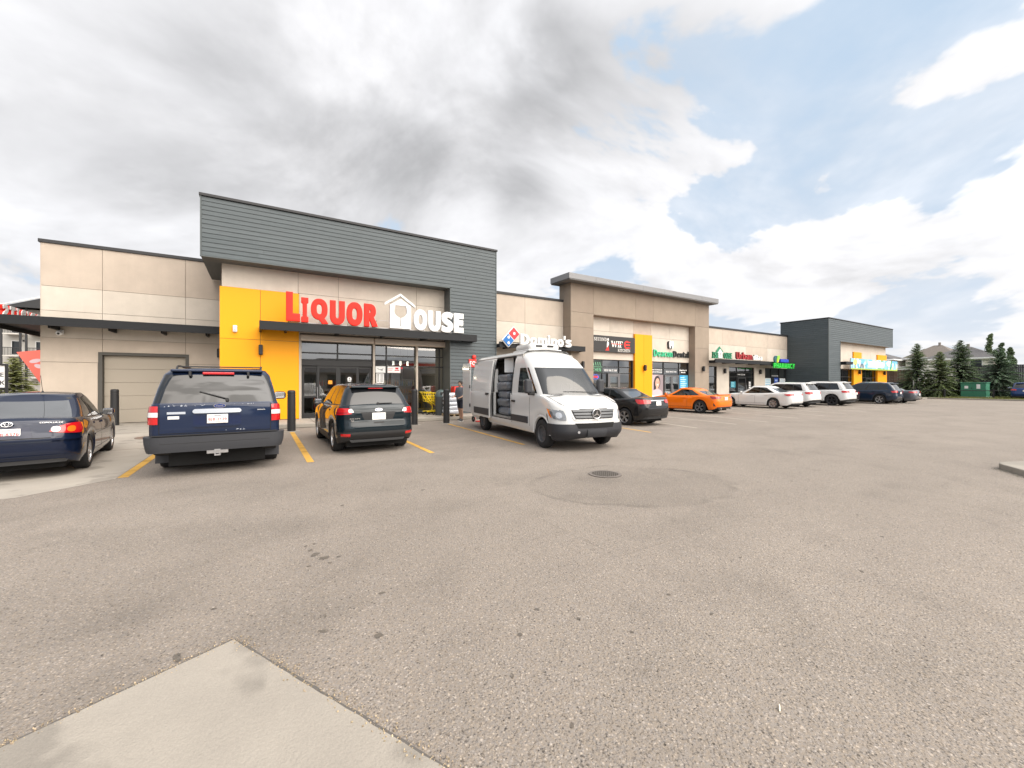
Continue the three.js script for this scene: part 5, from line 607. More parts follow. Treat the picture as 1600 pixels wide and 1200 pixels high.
// --- dark blue saloon at the left edge of the frame
{
  const blue = paint([0.005, 0.011, 0.032], { metalness: 0.25 }); const L = 4.53, W = 1.70, h = L / 2;
  const { o, S } = car({ name: 'parked_car', label: 'dark blue saloon with round tail lamps, cut off by the edge of the picture', pos: [-3.76, 0.005, -12.32], ry: 0.1, body: blue, L, W, H: 1.47, wb: 2.6, frontAxle: -1.335, tyre: 0.315, wheels: 'ten', rimMat: CM.rim, mirrorZ: -0.62, gaps: [-0.85, 0.22, 1.0], handles: [-0.02, 0.80], sill: 0.33, group: 'parked cars', beltMat: CM.trim, rearGlass: CM.bright,
    S: saloonShape({ L, W, H: 1.47, deckR: 1.02, belt: 0.93, hood: 0.92, scuttle: -1.0, roofF: -0.30, roofR: 0.95, tailZ: 1.55 }) });
  both(m => { part(o, 'tail_lamp', rearPatch(S, m([[0.44, 0.80], [0.98, 0.74], [1.06, 0.93], [0.70, 0.94]]), { off: 0.012, round: 0.45, nu: 12 }), CM.lampRed); part(o, 'turn_lamp', rearPatch(S, m([[0.71, 0.785], [0.83, 0.785], [0.83, 0.885], [0.71, 0.885]]), { off: 0.017, round: 0.9 }), CM.lampAmber); part(o, 'reverse_lamp', rearPatch(S, m([[0.515, 0.795], [0.63, 0.795], [0.63, 0.89], [0.515, 0.89]]), { off: 0.017, round: 0.9 }), CM.lampClear); });
  part(o, 'boot_gap', [rearPatch(S, [[-0.52, 0.70], [0.52, 0.70], [0.52, 0.709], [-0.52, 0.709]], { off: 0.0015, th: 0.004, nu: 14, nv: 1 }), ...[1, -1].map(k => rearPatch(S, k > 0 ? [[0.62, 0.94], [0.63, 0.94], [0.63, 1.01], [0.62, 1.01]] : [[-0.63, 0.94], [-0.62, 0.94], [-0.62, 1.01], [-0.63, 1.01]], { off: 0.0015, th: 0.004, nu: 1, nv: 5 }))], CM.gap);
  part(o, 'bumper_step', rearPatch(S, [[-0.95, 0.655], [0.95, 0.655], [0.93, 0.685], [-0.93, 0.685]], { off: 0.03, th: 0.035, nu: 24, nv: 3 }), blue); part(o, 'bumper_crease', rearPatch(S, [[-1.2, 0.40], [1.2, 0.40], [1.2, 0.412], [-1.2, 0.412]], { off: 0.004, th: 0.006, nu: 28, nv: 1 }), blue); part(o, 'lower_lip', rearPatch(S, [[-0.7, 0.27], [0.7, 0.27], [0.75, 0.33], [-0.75, 0.33]], { off: 0.006, th: 0.012, nu: 20, nv: 2 }), CM.trim); part(o, 'exhaust', cyl(0.03, 0.03, 0.2, -0.45, 0.25, h - 0.12, 12, 'z'), M.silver);
  const z = skin(S, 1, 0, 0.84).z; plate(o, 0, 0.80, z + 0.015, 0, -0.05, 'BJB-8376'); part(o, 'plate_recess', rearPatch(S, [[-0.3, 0.715], [0.3, 0.715], [0.26, 0.90], [-0.26, 0.90]], { off: 0.003, th: 0.004 }), paint([0.004, 0.009, 0.035]));
  const em = new THREE.Group(); em.name = 'emblem'; o.add(em); em.position.set(0, 0.955, z - 0.01); em.rotation.x = -0.35; part(em, 'oval', new THREE.TorusGeometry(0.05, 0.006, 6, 28).scale(1.25, 0.85, 1), M.chrome); part(em, 'oval', new THREE.TorusGeometry(0.03, 0.005, 6, 24).scale(0.75, 1.2, 1), M.chrome); part(em, 'oval', new THREE.TorusGeometry(0.035, 0.005, 6, 24).scale(1.25, 0.55, 1).translate(0, 0.015, 0), M.chrome);
  const nm = part(o, 'model_badge', letter('COROLLA CE', 0.27, 0.022, 0.004, 'reg'), M.chrome); nm.position.set(0.36, 0.955, z - 0.02); nm.rotation.set(-0.3, 0.12, 0);
  part(o, 'antenna', [cyl(0.02, 0.012, 0.03, 0.12, 1.475, 0.85, 8), bar([0.12, 1.48, 0.85], [0.12, 1.78, 0.98], 0.004, 5)], CM.trim);
  part(o, 'door_moulding', [1, -1].map(sg => sidePatch(S, sg, [[-0.95, 0.60], [0.92, 0.60], [0.92, 0.63], [-0.95, 0.63]], { off: 0.012, th: 0.014, nu: 14, nv: 2 })), blue);
}
// --- tall dark blue sport utility with grey bumper
{
  const blue = paint([0.008, 0.018, 0.050], { metalness: 0.2, clearcoatRoughness: 0.06 }); const L = 5.24, W = 1.98, h = L / 2, w = W / 2, H = 1.92;
  const S0 = { bot: [[-h, 0.42], [-h + 0.4, 0.30], [-h + 0.8, 0.29], [h - 0.9, 0.29], [h - 0.4, 0.36], [h, 0.46]], deck: [[-h, 0.95], [-h + 0.12, 1.08], [-h + 0.5, 1.15], [-1.35, 1.2], [-1.1, 1.25], [0.5, 1.26], [h, 1.28]],
    layers: L5([0, 0.08, 0.04, w - 0.05, 0.25, 0.12], [0.15, 0.01, 0.015, w - 0.01, 0.26, 0.13], [0.4, 0, 0, w, 0.27, 0.13], [0.75, 0.02, 0.004, w, 0.27, 0.13], [0.93, 0.06, 0.012, w - 0.012, 0.26, 0.13], [1, 0.12, 0.02, w - 0.03, 0.24, 0.13]),
    roofLine: [[-1.4, H - 0.08], [-0.4, H - 0.03], [1.0, H - 0.02], [2.6, H - 0.04]], roof: L5([0, -1.2, h - 0.012, w - 0.03, 0.3, 0.13], [0.5, -0.85, h - 0.12, w - 0.10, 0.26, 0.14], [0.86, -0.55, h - 0.235, w - 0.165, 0.24, 0.16], [1, -0.3, h - 0.33, w - 0.24, 0.22, 0.18]), windows: [[0.02, 0.25], [0.25, 0.29, 'p'], [0.29, 0.58], [0.58, 0.62, 'p'], [0.62, 0.97]], cabin: [-1.2, h - 0.05], taper: 0.02, bowR: 0.045, cabBowR: 0.05, rearWrap: 0.62, rg0: 0.06, g0: 0.07, g1: 0.86, archK: 1.13 };
  const { o, S } = car({ name: 'parked_suv', label: 'tall navy utility wagon with grey bumper, mud flaps and peeling tailgate paint', category: 'suv', pos: [-0.64, 0, -11.74], body: blue, L, W, H, wb: 3.02, frontAxle: -1.67, tyre: 0.385, wheels: 'seven', mirrorZ: -1.0, mirrorMat: CM.trim, mirrorSize: 1.35, gaps: [-1.05, 0.15, 1.15], handles: [-0.1, 0.95], sill: 0.42, group: 'parked cars', rearGlass: CM.darkTint, sideGlass: CM.darkTint, S: S0 });
  const zR = h;
  part(o, 'rear_bumper', rearPatch(S, [[-1.22, 0.46], [1.22, 0.46], [1.20, 0.72], [-1.20, 0.72]], { off: 0.085, th: 0.11, nu: 34, nv: 6 }), CM.grey); part(o, 'bumper_step', rearPatch(S, [[-0.93, 0.735], [0.93, 0.735], [0.93, 0.745], [-0.93, 0.745]], { off: 0.08, th: 0.09, nu: 24, nv: 1 }), CM.trim); part(o, 'bumper_groove', rearPatch(S, [[-0.82, 0.60], [0.82, 0.60], [0.82, 0.608], [-0.82, 0.608]], { off: 0.0865, th: 0.004, nu: 20, nv: 1 }), CM.trim);
  both(m => { part(o, 'tail_lamp', rearPatch(S, m([[0.855, 0.93], [1.04, 0.93], [1.04, 1.24], [0.855, 1.24]]), { off: 0.02, th: 0.025, nu: 8, nv: 8 }), CM.lampRed); part(o, 'reverse_lamp', rearPatch(S, m([[0.853, 1.055], [1.042, 1.055], [1.042, 1.135], [0.853, 1.135]]), { off: 0.0235, th: 0.02, nu: 8, nv: 3 }), CM.lampClear); part(o, 'lamp_divider', [1.05, 1.14].map(y => rearPatch(S, m([[0.853, y], [1.042, y], [1.042, y + 0.006], [0.853, y + 0.006]]), { off: 0.025, th: 0.02, nu: 8, nv: 1 })), CM.lampDeep); });
  part(o, 'tailgate_gap', [rearPatch(S, [[-0.83, 0.76], [0.83, 0.76], [0.83, 0.770], [-0.83, 0.770]], { off: 0.002, th: 0.004, nu: 16, nv: 1 }), ...[-1, 1].map(k => rearPatch(S, [[k * 0.84 - 0.005, 0.76], [k * 0.84 + 0.005, 0.76], [k * 0.84 + 0.005, 1.27], [k * 0.84 - 0.005, 1.27]], { off: 0.002, th: 0.004, nu: 1, nv: 8 }))], CM.gap);
  part(o, 'chrome_handle', rearPatch(S, [[-0.37, 1.105], [0.37, 1.105], [0.36, 1.185], [-0.36, 1.185]], { off: 0.045, th: 0.05, nu: 14, nv: 5, round: 0.25 }), M.chrome); part(o, 'plate_recess', rearPatch(S, [[-0.36, 0.88], [0.36, 0.88], [0.36, 1.10], [-0.36, 1.10]], { off: 0.004, th: 0.005, nu: 10, nv: 4 }), paint([0.006, 0.015, 0.055])); part(o, 'recess_lip', rearPatch(S, [[-0.34, 0.865], [0.34, 0.865], [0.34, 0.895], [-0.34, 0.895]], { off: 0.03, th: 0.03, nu: 10, nv: 2 }), blue);
  plate(o, 0.0, 1.005, zR + 0.02, 0, 0, 'BJB-2129');
  const em = new THREE.Group(); em.name = 'emblem'; o.add(em); em.position.set(0.03, 1.235, zR + 0.0); part(em, 'oval', cyl(0.08, 0.08, 0.012, 0, 0, 0, 28, 'z').scale(1.15, 0.48, 1), M.chrome); part(em, 'oval_field', cyl(0.072, 0.072, 0.012, 0, 0, 0.003, 28, 'z').scale(1.15, 0.46, 1), phys([0.01, 0.03, 0.16], 0.3)); part(em, 'script', letter('Ford', 0.10, 0.035, 0.004, 'serif').translate(-0.05, -0.016, 0.009), M.chrome);
  part(o, 'badge', rearPatch(S, [[-0.73, 1.10], [-0.47, 1.10], [-0.47, 1.14], [-0.73, 1.14]], { off: 0.01, th: 0.012, nu: 4, nv: 2 }), M.chrome); part(o, 'trim_sticker', rearPatch(S, [[-0.72, 1.015], [-0.56, 1.015], [-0.56, 1.065], [-0.72, 1.065]], { off: 0.004, th: 0.005, nu: 3, nv: 2 }), M.white); part(o, 'badge', rearPatch(S, [[0.62, 1.135], [0.75, 1.135], [0.75, 1.155], [0.62, 1.155]], { off: 0.008, th: 0.01, nu: 3, nv: 2 }), M.chrome);
  // peeled paint: bare grey primer showing in ragged flakes
  const primer = std([0.42, 0.45, 0.50], 0.8), r = rng(6); for (let k = 0; k < 34; k++) { const s = k < 20 ? -0.78 + r() * 0.62 : k < 25 ? 0.25 + 0.4 * r() : 0.12 + 0.3 * r(), y = k < 20 ? 1.235 + r() * 0.03 : k < 25 ? 1.25 + 0.015 * r() : 0.785 + 0.02 * r(), a = 0.005 + 0.04 * r() * r() * r(), b = 0.002 + 0.008 * r(); part(o, 'paint_flake', rearPatch(S, [[s - a, y - b], [s + a * r(), y - b * 0.3], [s + a, y + b * r()], [s - a * r(), y + b]], { off: 0.0015, th: 0.002, nu: 2, nv: 2 }), primer); }
  const rz = t => S.top(t).r; part(o, 'brake_lamp', rbx(-0.24, 0.24, 1.80, 1.845, rz(0.86) - 0.05, rz(0.86) + 0.035, 0.012), CM.lampRed); part(o, 'spoiler', rbx(-0.70, 0.70, 1.845, 1.895, rz(1) - 0.10, rz(0.86) + 0.02, 0.022), blue);
  part(o, 'window_hinge', [-0.42, 0.46].map(x => rbx(x - 0.02, x + 0.02, 1.77, 1.86, rz(0.86) - 0.05, rz(0.86) + 0.05, 0.008)), CM.trim); part(o, 'wiper', [bar([-0.27, 1.49, rz(0.35) + 0.0], [0.14, 1.36, rz(0.12) + 0.02], 0.011), cyl(0.03, 0.03, 0.05, 0.14, 1.345, rz(0.1) + 0.01, 10, 'z')], CM.trim);
  for (const s of [-1, 1]) { part(o, 'roof_rail', [tube([[s * 0.66, 1.885, -0.25], [s * 0.67, 1.955, -0.1], [s * 0.67, 1.965, 0.9], [s * 0.67, 1.955, 1.85], [s * 0.66, 1.885, 2.0]], 0.018, 30)], CM.trim); part(o, 'mud_flap', rbx(s * 0.80 - 0.19, s * 0.80 + 0.19, 0.16, 0.52, 1.86, 1.88, 0.008), CM.grey); }
  for (const z of [0.35, 1.75]) part(o, 'roof_bar', bar([-0.67, 1.96, z], [0.67, 1.96, z], 0.014), CM.trim); part(o, 'hitch', [rbx(-0.16, 0.16, 0.38, 0.46, h - 0.05, h + 0.03, 0.01), bx(-0.045, 0.045, 0.345, 0.37, h - 0.1, h + 0.06), bx(-0.045, 0.045, 0.435, 0.46, h - 0.1, h + 0.061), bx(-0.045, -0.025, 0.37, 0.435, h - 0.1, h + 0.06), bx(0.025, 0.045, 0.37, 0.435, h - 0.1, h + 0.06)], M.silver); part(o, 'spare_tyre', new THREE.TorusGeometry(0.27, 0.09, 8, 28).rotateX(Math.PI / 2).translate(0, 0.36, 1.9), CM.tyre);
}
// --- black compact sport utility
{
  const dark = paint([0.005, 0.012, 0.017], { metalness: 0.2 }); const L = 4.52, W = 1.81, h = L / 2, w = W / 2, H = 1.64;
  const S0 = { bot: [[-h, 0.34], [-h + 0.35, 0.23], [-h + 0.8, 0.21], [h - 0.8, 0.21], [h - 0.35, 0.26], [h, 0.38]], deck: [[-h, 0.74], [-h + 0.15, 0.86], [-h + 0.55, 0.97], [-1.2, 1.03], [-0.95, 1.06], [0.6, 1.09], [h - 0.3, 1.13], [h, 1.12]],
    layers: L5([0, 0.09, 0.10, w - 0.05, 0.4, 0.26], [0.14, 0.02, 0.01, w - 0.01, 0.44, 0.28], [0.34, 0, 0.0, w, 0.46, 0.30], [0.55, 0.01, 0.04, w, 0.47, 0.30], [0.72, 0.03, 0.035, w - 0.004, 0.47, 0.30], [0.9, 0.07, 0.05, w - 0.035, 0.45, 0.28], [1, 0.14, 0.09, w - 0.075, 0.42, 0.26]),
    roofLine: [[-1.1, H - 0.11], [-0.3, H - 0.04], [0.6, H - 0.03], [1.6, H - 0.06], [2.2, H - 0.09]], roof: L5([0, -1.1, h - 0.10, w - 0.075, 0.36, 0.24], [0.5, -0.7, h - 0.26, w - 0.16, 0.3, 0.22], [0.85, -0.35, h - 0.40, w - 0.24, 0.27, 0.20], [1, -0.1, h - 0.50, w - 0.31, 0.24, 0.20]), windows: [[0.05, 0.27], [0.27, 0.30, 'p'], [0.30, 0.57], [0.57, 0.61, 'p'], [0.61, 0.97]], cabin: [-1.1, h - 0.15], taper: 0.05, bowR: 0.05, cabBowR: 0.06, rearWrap: 0.5, rg0: 0.08, rg1: 0.86, clad: 0.13 };
  const { o, S } = car({ name: 'parked_suv', label: 'black compact utility with red wrapped tail lamps mirroring the yellow wall', category: 'suv', pos: [2.36, 0, -12.06], ry: 0.012, body: dark, L, W, H, wb: 2.69, frontAxle: -1.36, tyre: 0.345, wheels: 'five', mirrorZ: -0.72, gaps: [-0.95, 0.12, 1.0], handles: [-0.08, 0.82], sill: 0.36, group: 'parked cars', rearGlass: CM.darkTint, S: S0 });
  both(m => { part(o, 'tail_lamp', rearPatch(S, m([[0.60, 0.93], [1.14, 0.90], [1.16, 1.06], [0.66, 1.065]]), { off: 0.016, th: 0.02, nu: 16, nv: 6, round: 0.35 }), CM.lampRed); part(o, 'reverse_lamp', rearPatch(S, m([[0.57, 0.965], [0.69, 0.96], [0.70, 1.04], [0.62, 1.05]]), { off: 0.021, th: 0.02, round: 0.4 }), CM.lampClear); part(o, 'lamp_band', rearPatch(S, m([[0.72, 0.95], [1.13, 0.94], [1.13, 0.965], [0.72, 0.975]]), { off: 0.019, th: 0.02, nu: 12, nv: 2 }), CM.lampDeep); part(o, 'reflector', rearPatch(S, m([[0.66, 0.425], [0.88, 0.43], [0.88, 0.49], [0.66, 0.485]]), { off: 0.012, th: 0.016 }), CM.lampRed); });
  part(o, 'lower_bumper', rearPatch(S, [[-1.12, 0.36], [1.12, 0.36], [1.14, 0.52], [-1.14, 0.52]], { off: 0.008, th: 0.014, nu: 30, nv: 5 }), CM.trim); part(o, 'diffuser', rearPatch(S, [[-0.62, 0.28], [0.62, 0.28], [0.66, 0.345], [-0.66, 0.345]], { off: 0.02, th: 0.03, nu: 18, nv: 3 }), CM.trim);
  part(o, 'tailgate_gap', [rearPatch(S, [[-0.7, 0.66], [0.7, 0.66], [0.7, 0.669], [-0.7, 0.669]], { off: 0.0015, th: 0.004, nu: 16, nv: 1 }), ...[-1, 1].map(k => rearPatch(S, [[k * 0.715 - 0.004, 0.66], [k * 0.715 + 0.004, 0.66], [k * 0.70 + 0.004, 0.91], [k * 0.70 - 0.004, 0.91]], { off: 0.0015, th: 0.004, nu: 1, nv: 8 }))], CM.gap); part(o, 'tailgate_crease', rearPatch(S, [[-0.62, 0.745], [0.62, 0.745], [0.62, 0.775], [-0.62, 0.775]], { off: 0.022, th: 0.03, nu: 18, nv: 3 }), dark); part(o, 'pull_handle', rearPatch(S, [[-0.13, 0.705], [0.13, 0.705], [0.11, 0.735], [-0.11, 0.735]], { off: 0.012, th: 0.016 }), CM.trim);
  const z = skin(S, 1, 0, 0.9).z; plate(o, 0, 0.87, z + 0.018, 0, -0.03, '', '#c8a0a0', false); part(o, 'plate_recess', rearPatch(S, [[-0.34, 0.79], [0.34, 0.79], [0.42, 0.97], [-0.42, 0.97]], { off: 0.004, th: 0.005 }), CM.trim);
  const em = new THREE.Group(); em.name = 'emblem'; o.add(em); em.position.set(0, 1.02, skin(S, 1, 0, 1.02).z + 0.008); em.rotation.x = -0.15; part(em, 'oval', cyl(0.075, 0.075, 0.012, 0, 0, 0, 26, 'z').scale(1.15, 0.46, 1), M.chrome); part(em, 'oval_field', cyl(0.066, 0.066, 0.012, 0, 0, 0.003, 26, 'z').scale(1.15, 0.44, 1), phys([0.01, 0.03, 0.16], 0.3)); part(em, 'script', letter('Ford', 0.09, 0.03, 0.004, 'serif').translate(-0.045, -0.014, 0.009), M.chrome);
  const b = part(o, 'model_badge', letter('ESCAPE', 0.22, 0.026, 0.005), M.chrome); b.position.set(-0.64, 0.815, z - 0.015); b.rotation.y = -0.2; const b2 = part(o, 'trim_badge', letter('SE', 0.07, 0.035, 0.005), M.chrome); b2.position.set(-0.62, 0.765, z - 0.01); b2.rotation.y = -0.2;
  const rz = t => S.top(t).r; part(o, 'spoiler', rbx(-0.56, 0.56, H - 0.115, H - 0.075, rz(1) - 0.10, rz(0.85) + 0.07, 0.018), dark); part(o, 'brake_lamp', rbx(-0.17, 0.17, H - 0.135, H - 0.11, rz(0.85) + 0.0, rz(0.85) + 0.06, 0.008), CM.lampRed); part(o, 'wiper', [bar([0.02, 1.165, rz(0.12) + 0.03], [0.33, 1.165, rz(0.12) + 0.01], 0.014), cyl(0.03, 0.03, 0.04, 0.0, 1.16, rz(0.1) + 0.02, 10, 'z')], CM.trim); part(o, 'antenna', [cyl(0.02, 0.012, 0.03, 0.02, H, 1.3, 8), bar([0.02, H, 1.3], [0.02, H + 0.13, 1.42], 0.005, 5)], CM.trim);
  part(o, 'cladding_strip', [1, -1].map(sg => sidePatch(S, sg, [[-0.9, 0.30], [0.85, 0.30], [0.85, 0.40], [-0.9, 0.40]], { off: 0.012, th: 0.014, nu: 14, nv: 2 })), CM.grey);
}
// --- white delivery van, side door open
{
  const white = paint([0.62, 0.62, 0.61], { roughness: 0.4, clearcoatRoughness: 0.1 }); const L = 6.7, W = 2.0, h = L / 2, w = W / 2, H = 2.60, zA = -0.49, zB = 1.03;
  const S0 = { bot: [[-h, 0.36], [-h + 0.4, 0.25], [-h + 0.9, 0.32], [h - 0.9, 0.34], [h, 0.42]], deck: [[-h, 0.98], [-h + 0.10, 1.05], [-h + 0.5, 1.17], [-h + 0.95, 1.30], [-2.1, 1.34], [h, 1.34]],
    layers: L5([0, 0.10, 0.03, w - 0.06, 0.35, 0.08], [0.15, 0.0, 0.0, w - 0.01, 0.38, 0.08], [0.35, 0.01, 0, w, 0.40, 0.08], [0.7, 0.05, 0, w, 0.42, 0.08], [0.92, 0.10, 0.0, w - 0.01, 0.42, 0.08], [1, 0.18, 0.0, w - 0.03, 0.40, 0.08]),
    roofLine: [[-2.5, H - 0.06], [-0.8, H - 0.02], [h, H - 0.02]], roof: L5([0, -2.52, h - 0.01, w - 0.028, 0.40, 0.08], [0.3, -2.20, h - 0.015, w - 0.06, 0.40, 0.09], [0.6, -1.83, h - 0.02, w - 0.11, 0.40, 0.10], [0.78, -1.56, h - 0.03, w - 0.15, 0.42, 0.12], [0.92, -1.24, h - 0.06, w - 0.22, 0.42, 0.16], [1, -0.85, h - 0.14, w - 0.36, 0.40, 0.2]),
    cabin: [-2.3, h], taper: 0.02, bowF: 0.22, bowR: 0.01, cabBowF: 0.22, cabBowR: 0.01, crown: 0.05, roofCrown: 0.04, extraZ: [zA, zB, -0.92, -1.95], archK: 1.16, g0: 0.05, g1: 0.60, roofTs: [0, 0.05, 0.16, 0.28, 0.42, 0.56, 0.60, 0.68, 0.78, 0.85, 0.9, 0.94, 0.97, 1] };
  // cabin side stations: fixed behind the front door, then closing up to the raked screen
  const zf = -0.92, cut = 0.8, uOf = z => (h - 0.1 - z) / (h - 0.1 - zf) * cut; S0.sideMap = (u, zr, z1) => u <= cut ? lerp(h - 0.1, zf, u / cut) : lerp(zf, z1, (u - cut) / (1 - cut));
  S0.windows = [[0.001, uOf(zB), 'b'], [uOf(zB), uOf(zA), 'd'], [uOf(zA), cut, 'b'], [cut, 0.975]];
  S0.lowClass = (t, k, u, c) => t < 0 ? 'underlip' : t === 2 ? (c.z > -2.2 ? null : 'body') : c.s > 0 && k === 'side' && c.z > zA && c.z < zB && c.y > 0.56 ? null : t < 0.36 && (k === 'front' || k === 'fc' || (k === 'side' && u > 0.965)) ? 'bumper' : 'body';
  S0.topClass = (t, k, u, c) => { if (t === 2) return 'body'; if (k === 'side' && c.s > 0) { const i = S0.windows.findIndex(q => u > q[0] && u < q[1]); if (i === 1 && t < 0.90) return null; } if (t < 0.05 || t > 0.60) return 'body'; if (k === 'front' || (k === 'fc' && u > 0.42)) return 'windscreen'; if ((k === 'side' && u > cut) || (k === 'fc' && u < 0.14)) return `side_window:${c.s > 0 ? 'a' : 'b'}`; return 'body'; };
  const { o, S } = car({ name: 'delivery_van', label: 'white high-roof delivery van with open side door and roof cooling unit', category: 'van', pos: [7.36, 0, -10.68], ry: Math.PI - 0.13, body: white, bumperMat: std([0.020, 0.021, 0.026], 0.55), L, W, H, wb: 4.3, frontAxle: -2.35, tyre: 0.36, wheels: 'van', rimMat: std([0.10, 0.10, 0.105], 0.5, { metalness: 0.3 }), noSeats: true, underTop: 0.50, underBot: 0.30, S: S0, wheelW: 0.9, sideGlass: CM.clear });
  seats(o, [-1.25], 0.78, 0.5, std([0.06, 0.06, 0.065], 0.9)); part(o, 'dashboard', [rbx(-0.88, 0.88, 0.9, 1.30, -2.35, -1.95, 0.08), new THREE.TorusGeometry(0.2, 0.018, 8, 26).rotateX(-0.6).translate(-0.5, 1.32, -1.78)], CM.trim);
  // grille: frame, three bars, star; intake; plate blank
  part(o, 'grille_frame', frontPatch(S, [[-0.60, 0.74], [0.60, 0.74], [0.70, 1.04], [-0.70, 1.04]], { off: 0.012, th: 0.02, nu: 22, nv: 6, round: 0.12 }), white); const gr = part(o, 'grille', frontPatch(S, [[-0.555, 0.775], [0.555, 0.775], [0.645, 1.01], [-0.645, 1.01]], { off: 0.016, th: 0.01, nu: 22, nv: 6, round: 0.1 }), std([0.03, 0.03, 0.032], 0.6));
  for (let k = 0; k < 3; k++) { const y = 0.80 + k * 0.072, wd = 0.54 + k * 0.03; part(gr, 'grille_bar', frontPatch(S, [[-wd, y], [wd, y], [wd + 0.02, y + 0.045], [-wd - 0.02, y + 0.045]], { off: 0.04, th: 0.03, nu: 20, nv: 2 }), std([0.12, 0.125, 0.13], 0.4, { metalness: 0.4 })); }
  { const st = new THREE.Group(); st.name = 'star_emblem'; o.add(st); const p = skin(S, -1, 0, 0.89); st.position.set(0, 0.90, p.z - 0.065); part(st, 'ring', new THREE.TorusGeometry(0.115, 0.013, 8, 32), M.chrome); part(st, 'disc', cyl(0.11, 0.11, 0.01, 0, 0, 0.01, 28, 'z'), std([0.03, 0.03, 0.03], 0.4)); for (let k = 0; k < 3; k++) { const a = Math.PI / 2 + k * 2 * Math.PI / 3; const s = new THREE.Shape([[0.112, 0], [0.012, 0.018], [-0.01, 0], [0.012, -0.018]].map(q => new THREE.Vector2(...q))); part(st, 'star_arm', new THREE.ExtrudeGeometry(s, { depth: 0.014, bevelEnabled: false }).translate(0, 0, -0.012).rotateZ(a), M.chrome); } }
  both(m => { part(o, 'headlight', frontPatch(S, m([[0.76, 0.74], [1.12, 0.78], [1.30, 1.06], [0.80, 0.98]]), { off: 0.014, th: 0.02, nu: 14, nv: 8, round: 0.3 }), CM.headlamp); part(o, 'turn_lamp', frontPatch(S, m([[1.16, 0.80], [1.24, 0.84], [1.34, 1.06], [1.29, 1.06]]), { off: 0.018, th: 0.02, nu: 5, nv: 6 }), CM.lampAmber); part(o, 'lamp_lens', frontPatch(S, m([[0.86, 0.80], [1.02, 0.80], [1.02, 0.94], [0.86, 0.94]]), { off: 0.02, th: 0.01, round: 0.95, nu: 10, nv: 10 }), M.chrome); part(o, 'fog_lamp', frontPatch(S, m([[0.78, 0.46], [0.98, 0.46], [0.98, 0.56], [0.78, 0.56]]), { off: 0.012, th: 0.01, round: 0.5 }), CM.trim); });
  part(o, 'front_bumper', frontPatch(S, [[-1.36, 0.36], [1.36, 0.36], [1.36, 0.66], [-1.36, 0.66]], { off: 0.03, th: 0.05, nu: 40, nv: 6 }), std([0.020, 0.021, 0.026], 0.55)); part(o, 'air_intake', frontPatch(S, [[-0.50, 0.56], [0.50, 0.56], [0.56, 0.68], [-0.56, 0.68]], { off: 0.034, th: 0.03, nu: 18, nv: 3 }), CM.gap); part(o, 'plate_blank', frontPatch(S, [[-0.27, 0.37], [0.27, 0.37], [0.27, 0.53], [-0.27, 0.53]], { off: 0.055, th: 0.03, nu: 10, nv: 3 }), CM.grey); part(o, 'parking_sensor', frontPatch(S, [[0.46, 0.44], [0.52, 0.44], [0.52, 0.50], [0.46, 0.50]], { off: 0.036, th: 0.01, round: 1 }), M.silver);
  for (const s of [-1, 1]) { part(o, 'bonnet_vent', rbx(s * 0.62 - 0.2, s * 0.62 + 0.2, 1.352, 1.366, -2.52, -2.42, 0.006), CM.trim); part(o, 'wiper', bar([s * 0.1 - 0.45, 1.40, -2.56], [s * 0.1 + 0.32, 1.42, -2.50], 0.012), CM.trim);
    const mp = V(s * 1.14, 1.56, -1.92), mm = part(o, 'side_mirror', new RoundedBoxGeometry(0.2, 0.38, 0.17, 3, 0.06), CM.grey); mm.position.copy(mp); part(mm, 'stalk', rbx(Math.min(0, -s * 0.22), Math.max(0, -s * 0.22), -0.24, -0.12, -0.05, 0.05, 0.03), CM.trim); part(mm, 'mirror_glass', rbx(-0.08, 0.08, -0.1, 0.16, 0.082, 0.09, 0.004), M.chrome);
    part(o, 'rub_strip', s > 0 ? [sidePatch(S, s, [[-1.62, 0.56], [zA - 0.03, 0.56], [zA - 0.03, 0.74], [-1.62, 0.74]], { off: 0.02, th: 0.024, nu: 10, nv: 3 })] : [sidePatch(S, s, [[-1.62, 0.56], [1.4, 0.56], [1.4, 0.74], [-1.62, 0.74]], { off: 0.02, th: 0.024, nu: 16, nv: 3 })], CM.grey);
    part(o, 'door_gap', [[-1.72, 0.5, 1.33], [-0.56, 0.5, 1.33]].map(([z, a, b]) => sidePatch(S, s, [[z, a], [z + 0.012, a], [z + 0.012, b], [z, b]], { off: 0.0015, th: 0.004, nu: 1, nv: 10 })), CM.gap); part(o, 'door_handle', sidePatch(S, s, [[-0.80, 1.10], [-0.58, 1.10], [-0.58, 1.15], [-0.80, 1.15]], { off: 0.035, th: 0.04, nu: 4, nv: 2 }), CM.trim); part(o, 'wheel_lip', [S.axles[0]].map(z => { const g = new THREE.TorusGeometry(S.arch + 0.035, 0.035, 8, 30, Math.PI); g.rotateY(Math.PI / 2); g.scale(0.7, 1, 1); g.translate(s * 0.965, S.tyre, z); return g; }), white); }
  for (const s of [-1, 1]) { const pts = []; for (let k = 0; k <= 10; k++) { const z = lerp(-3.16, -2.42, k / 10), x = lerp(0.80, 0.86, k / 10), q = x / 0.93; pts.push([s * x, S.deckC(z) + S.crown * (1 - q * q) + 0.004, z]); } part(o, 'bonnet_gap', tube(pts, 0.006, 20, 5), CM.gap); }
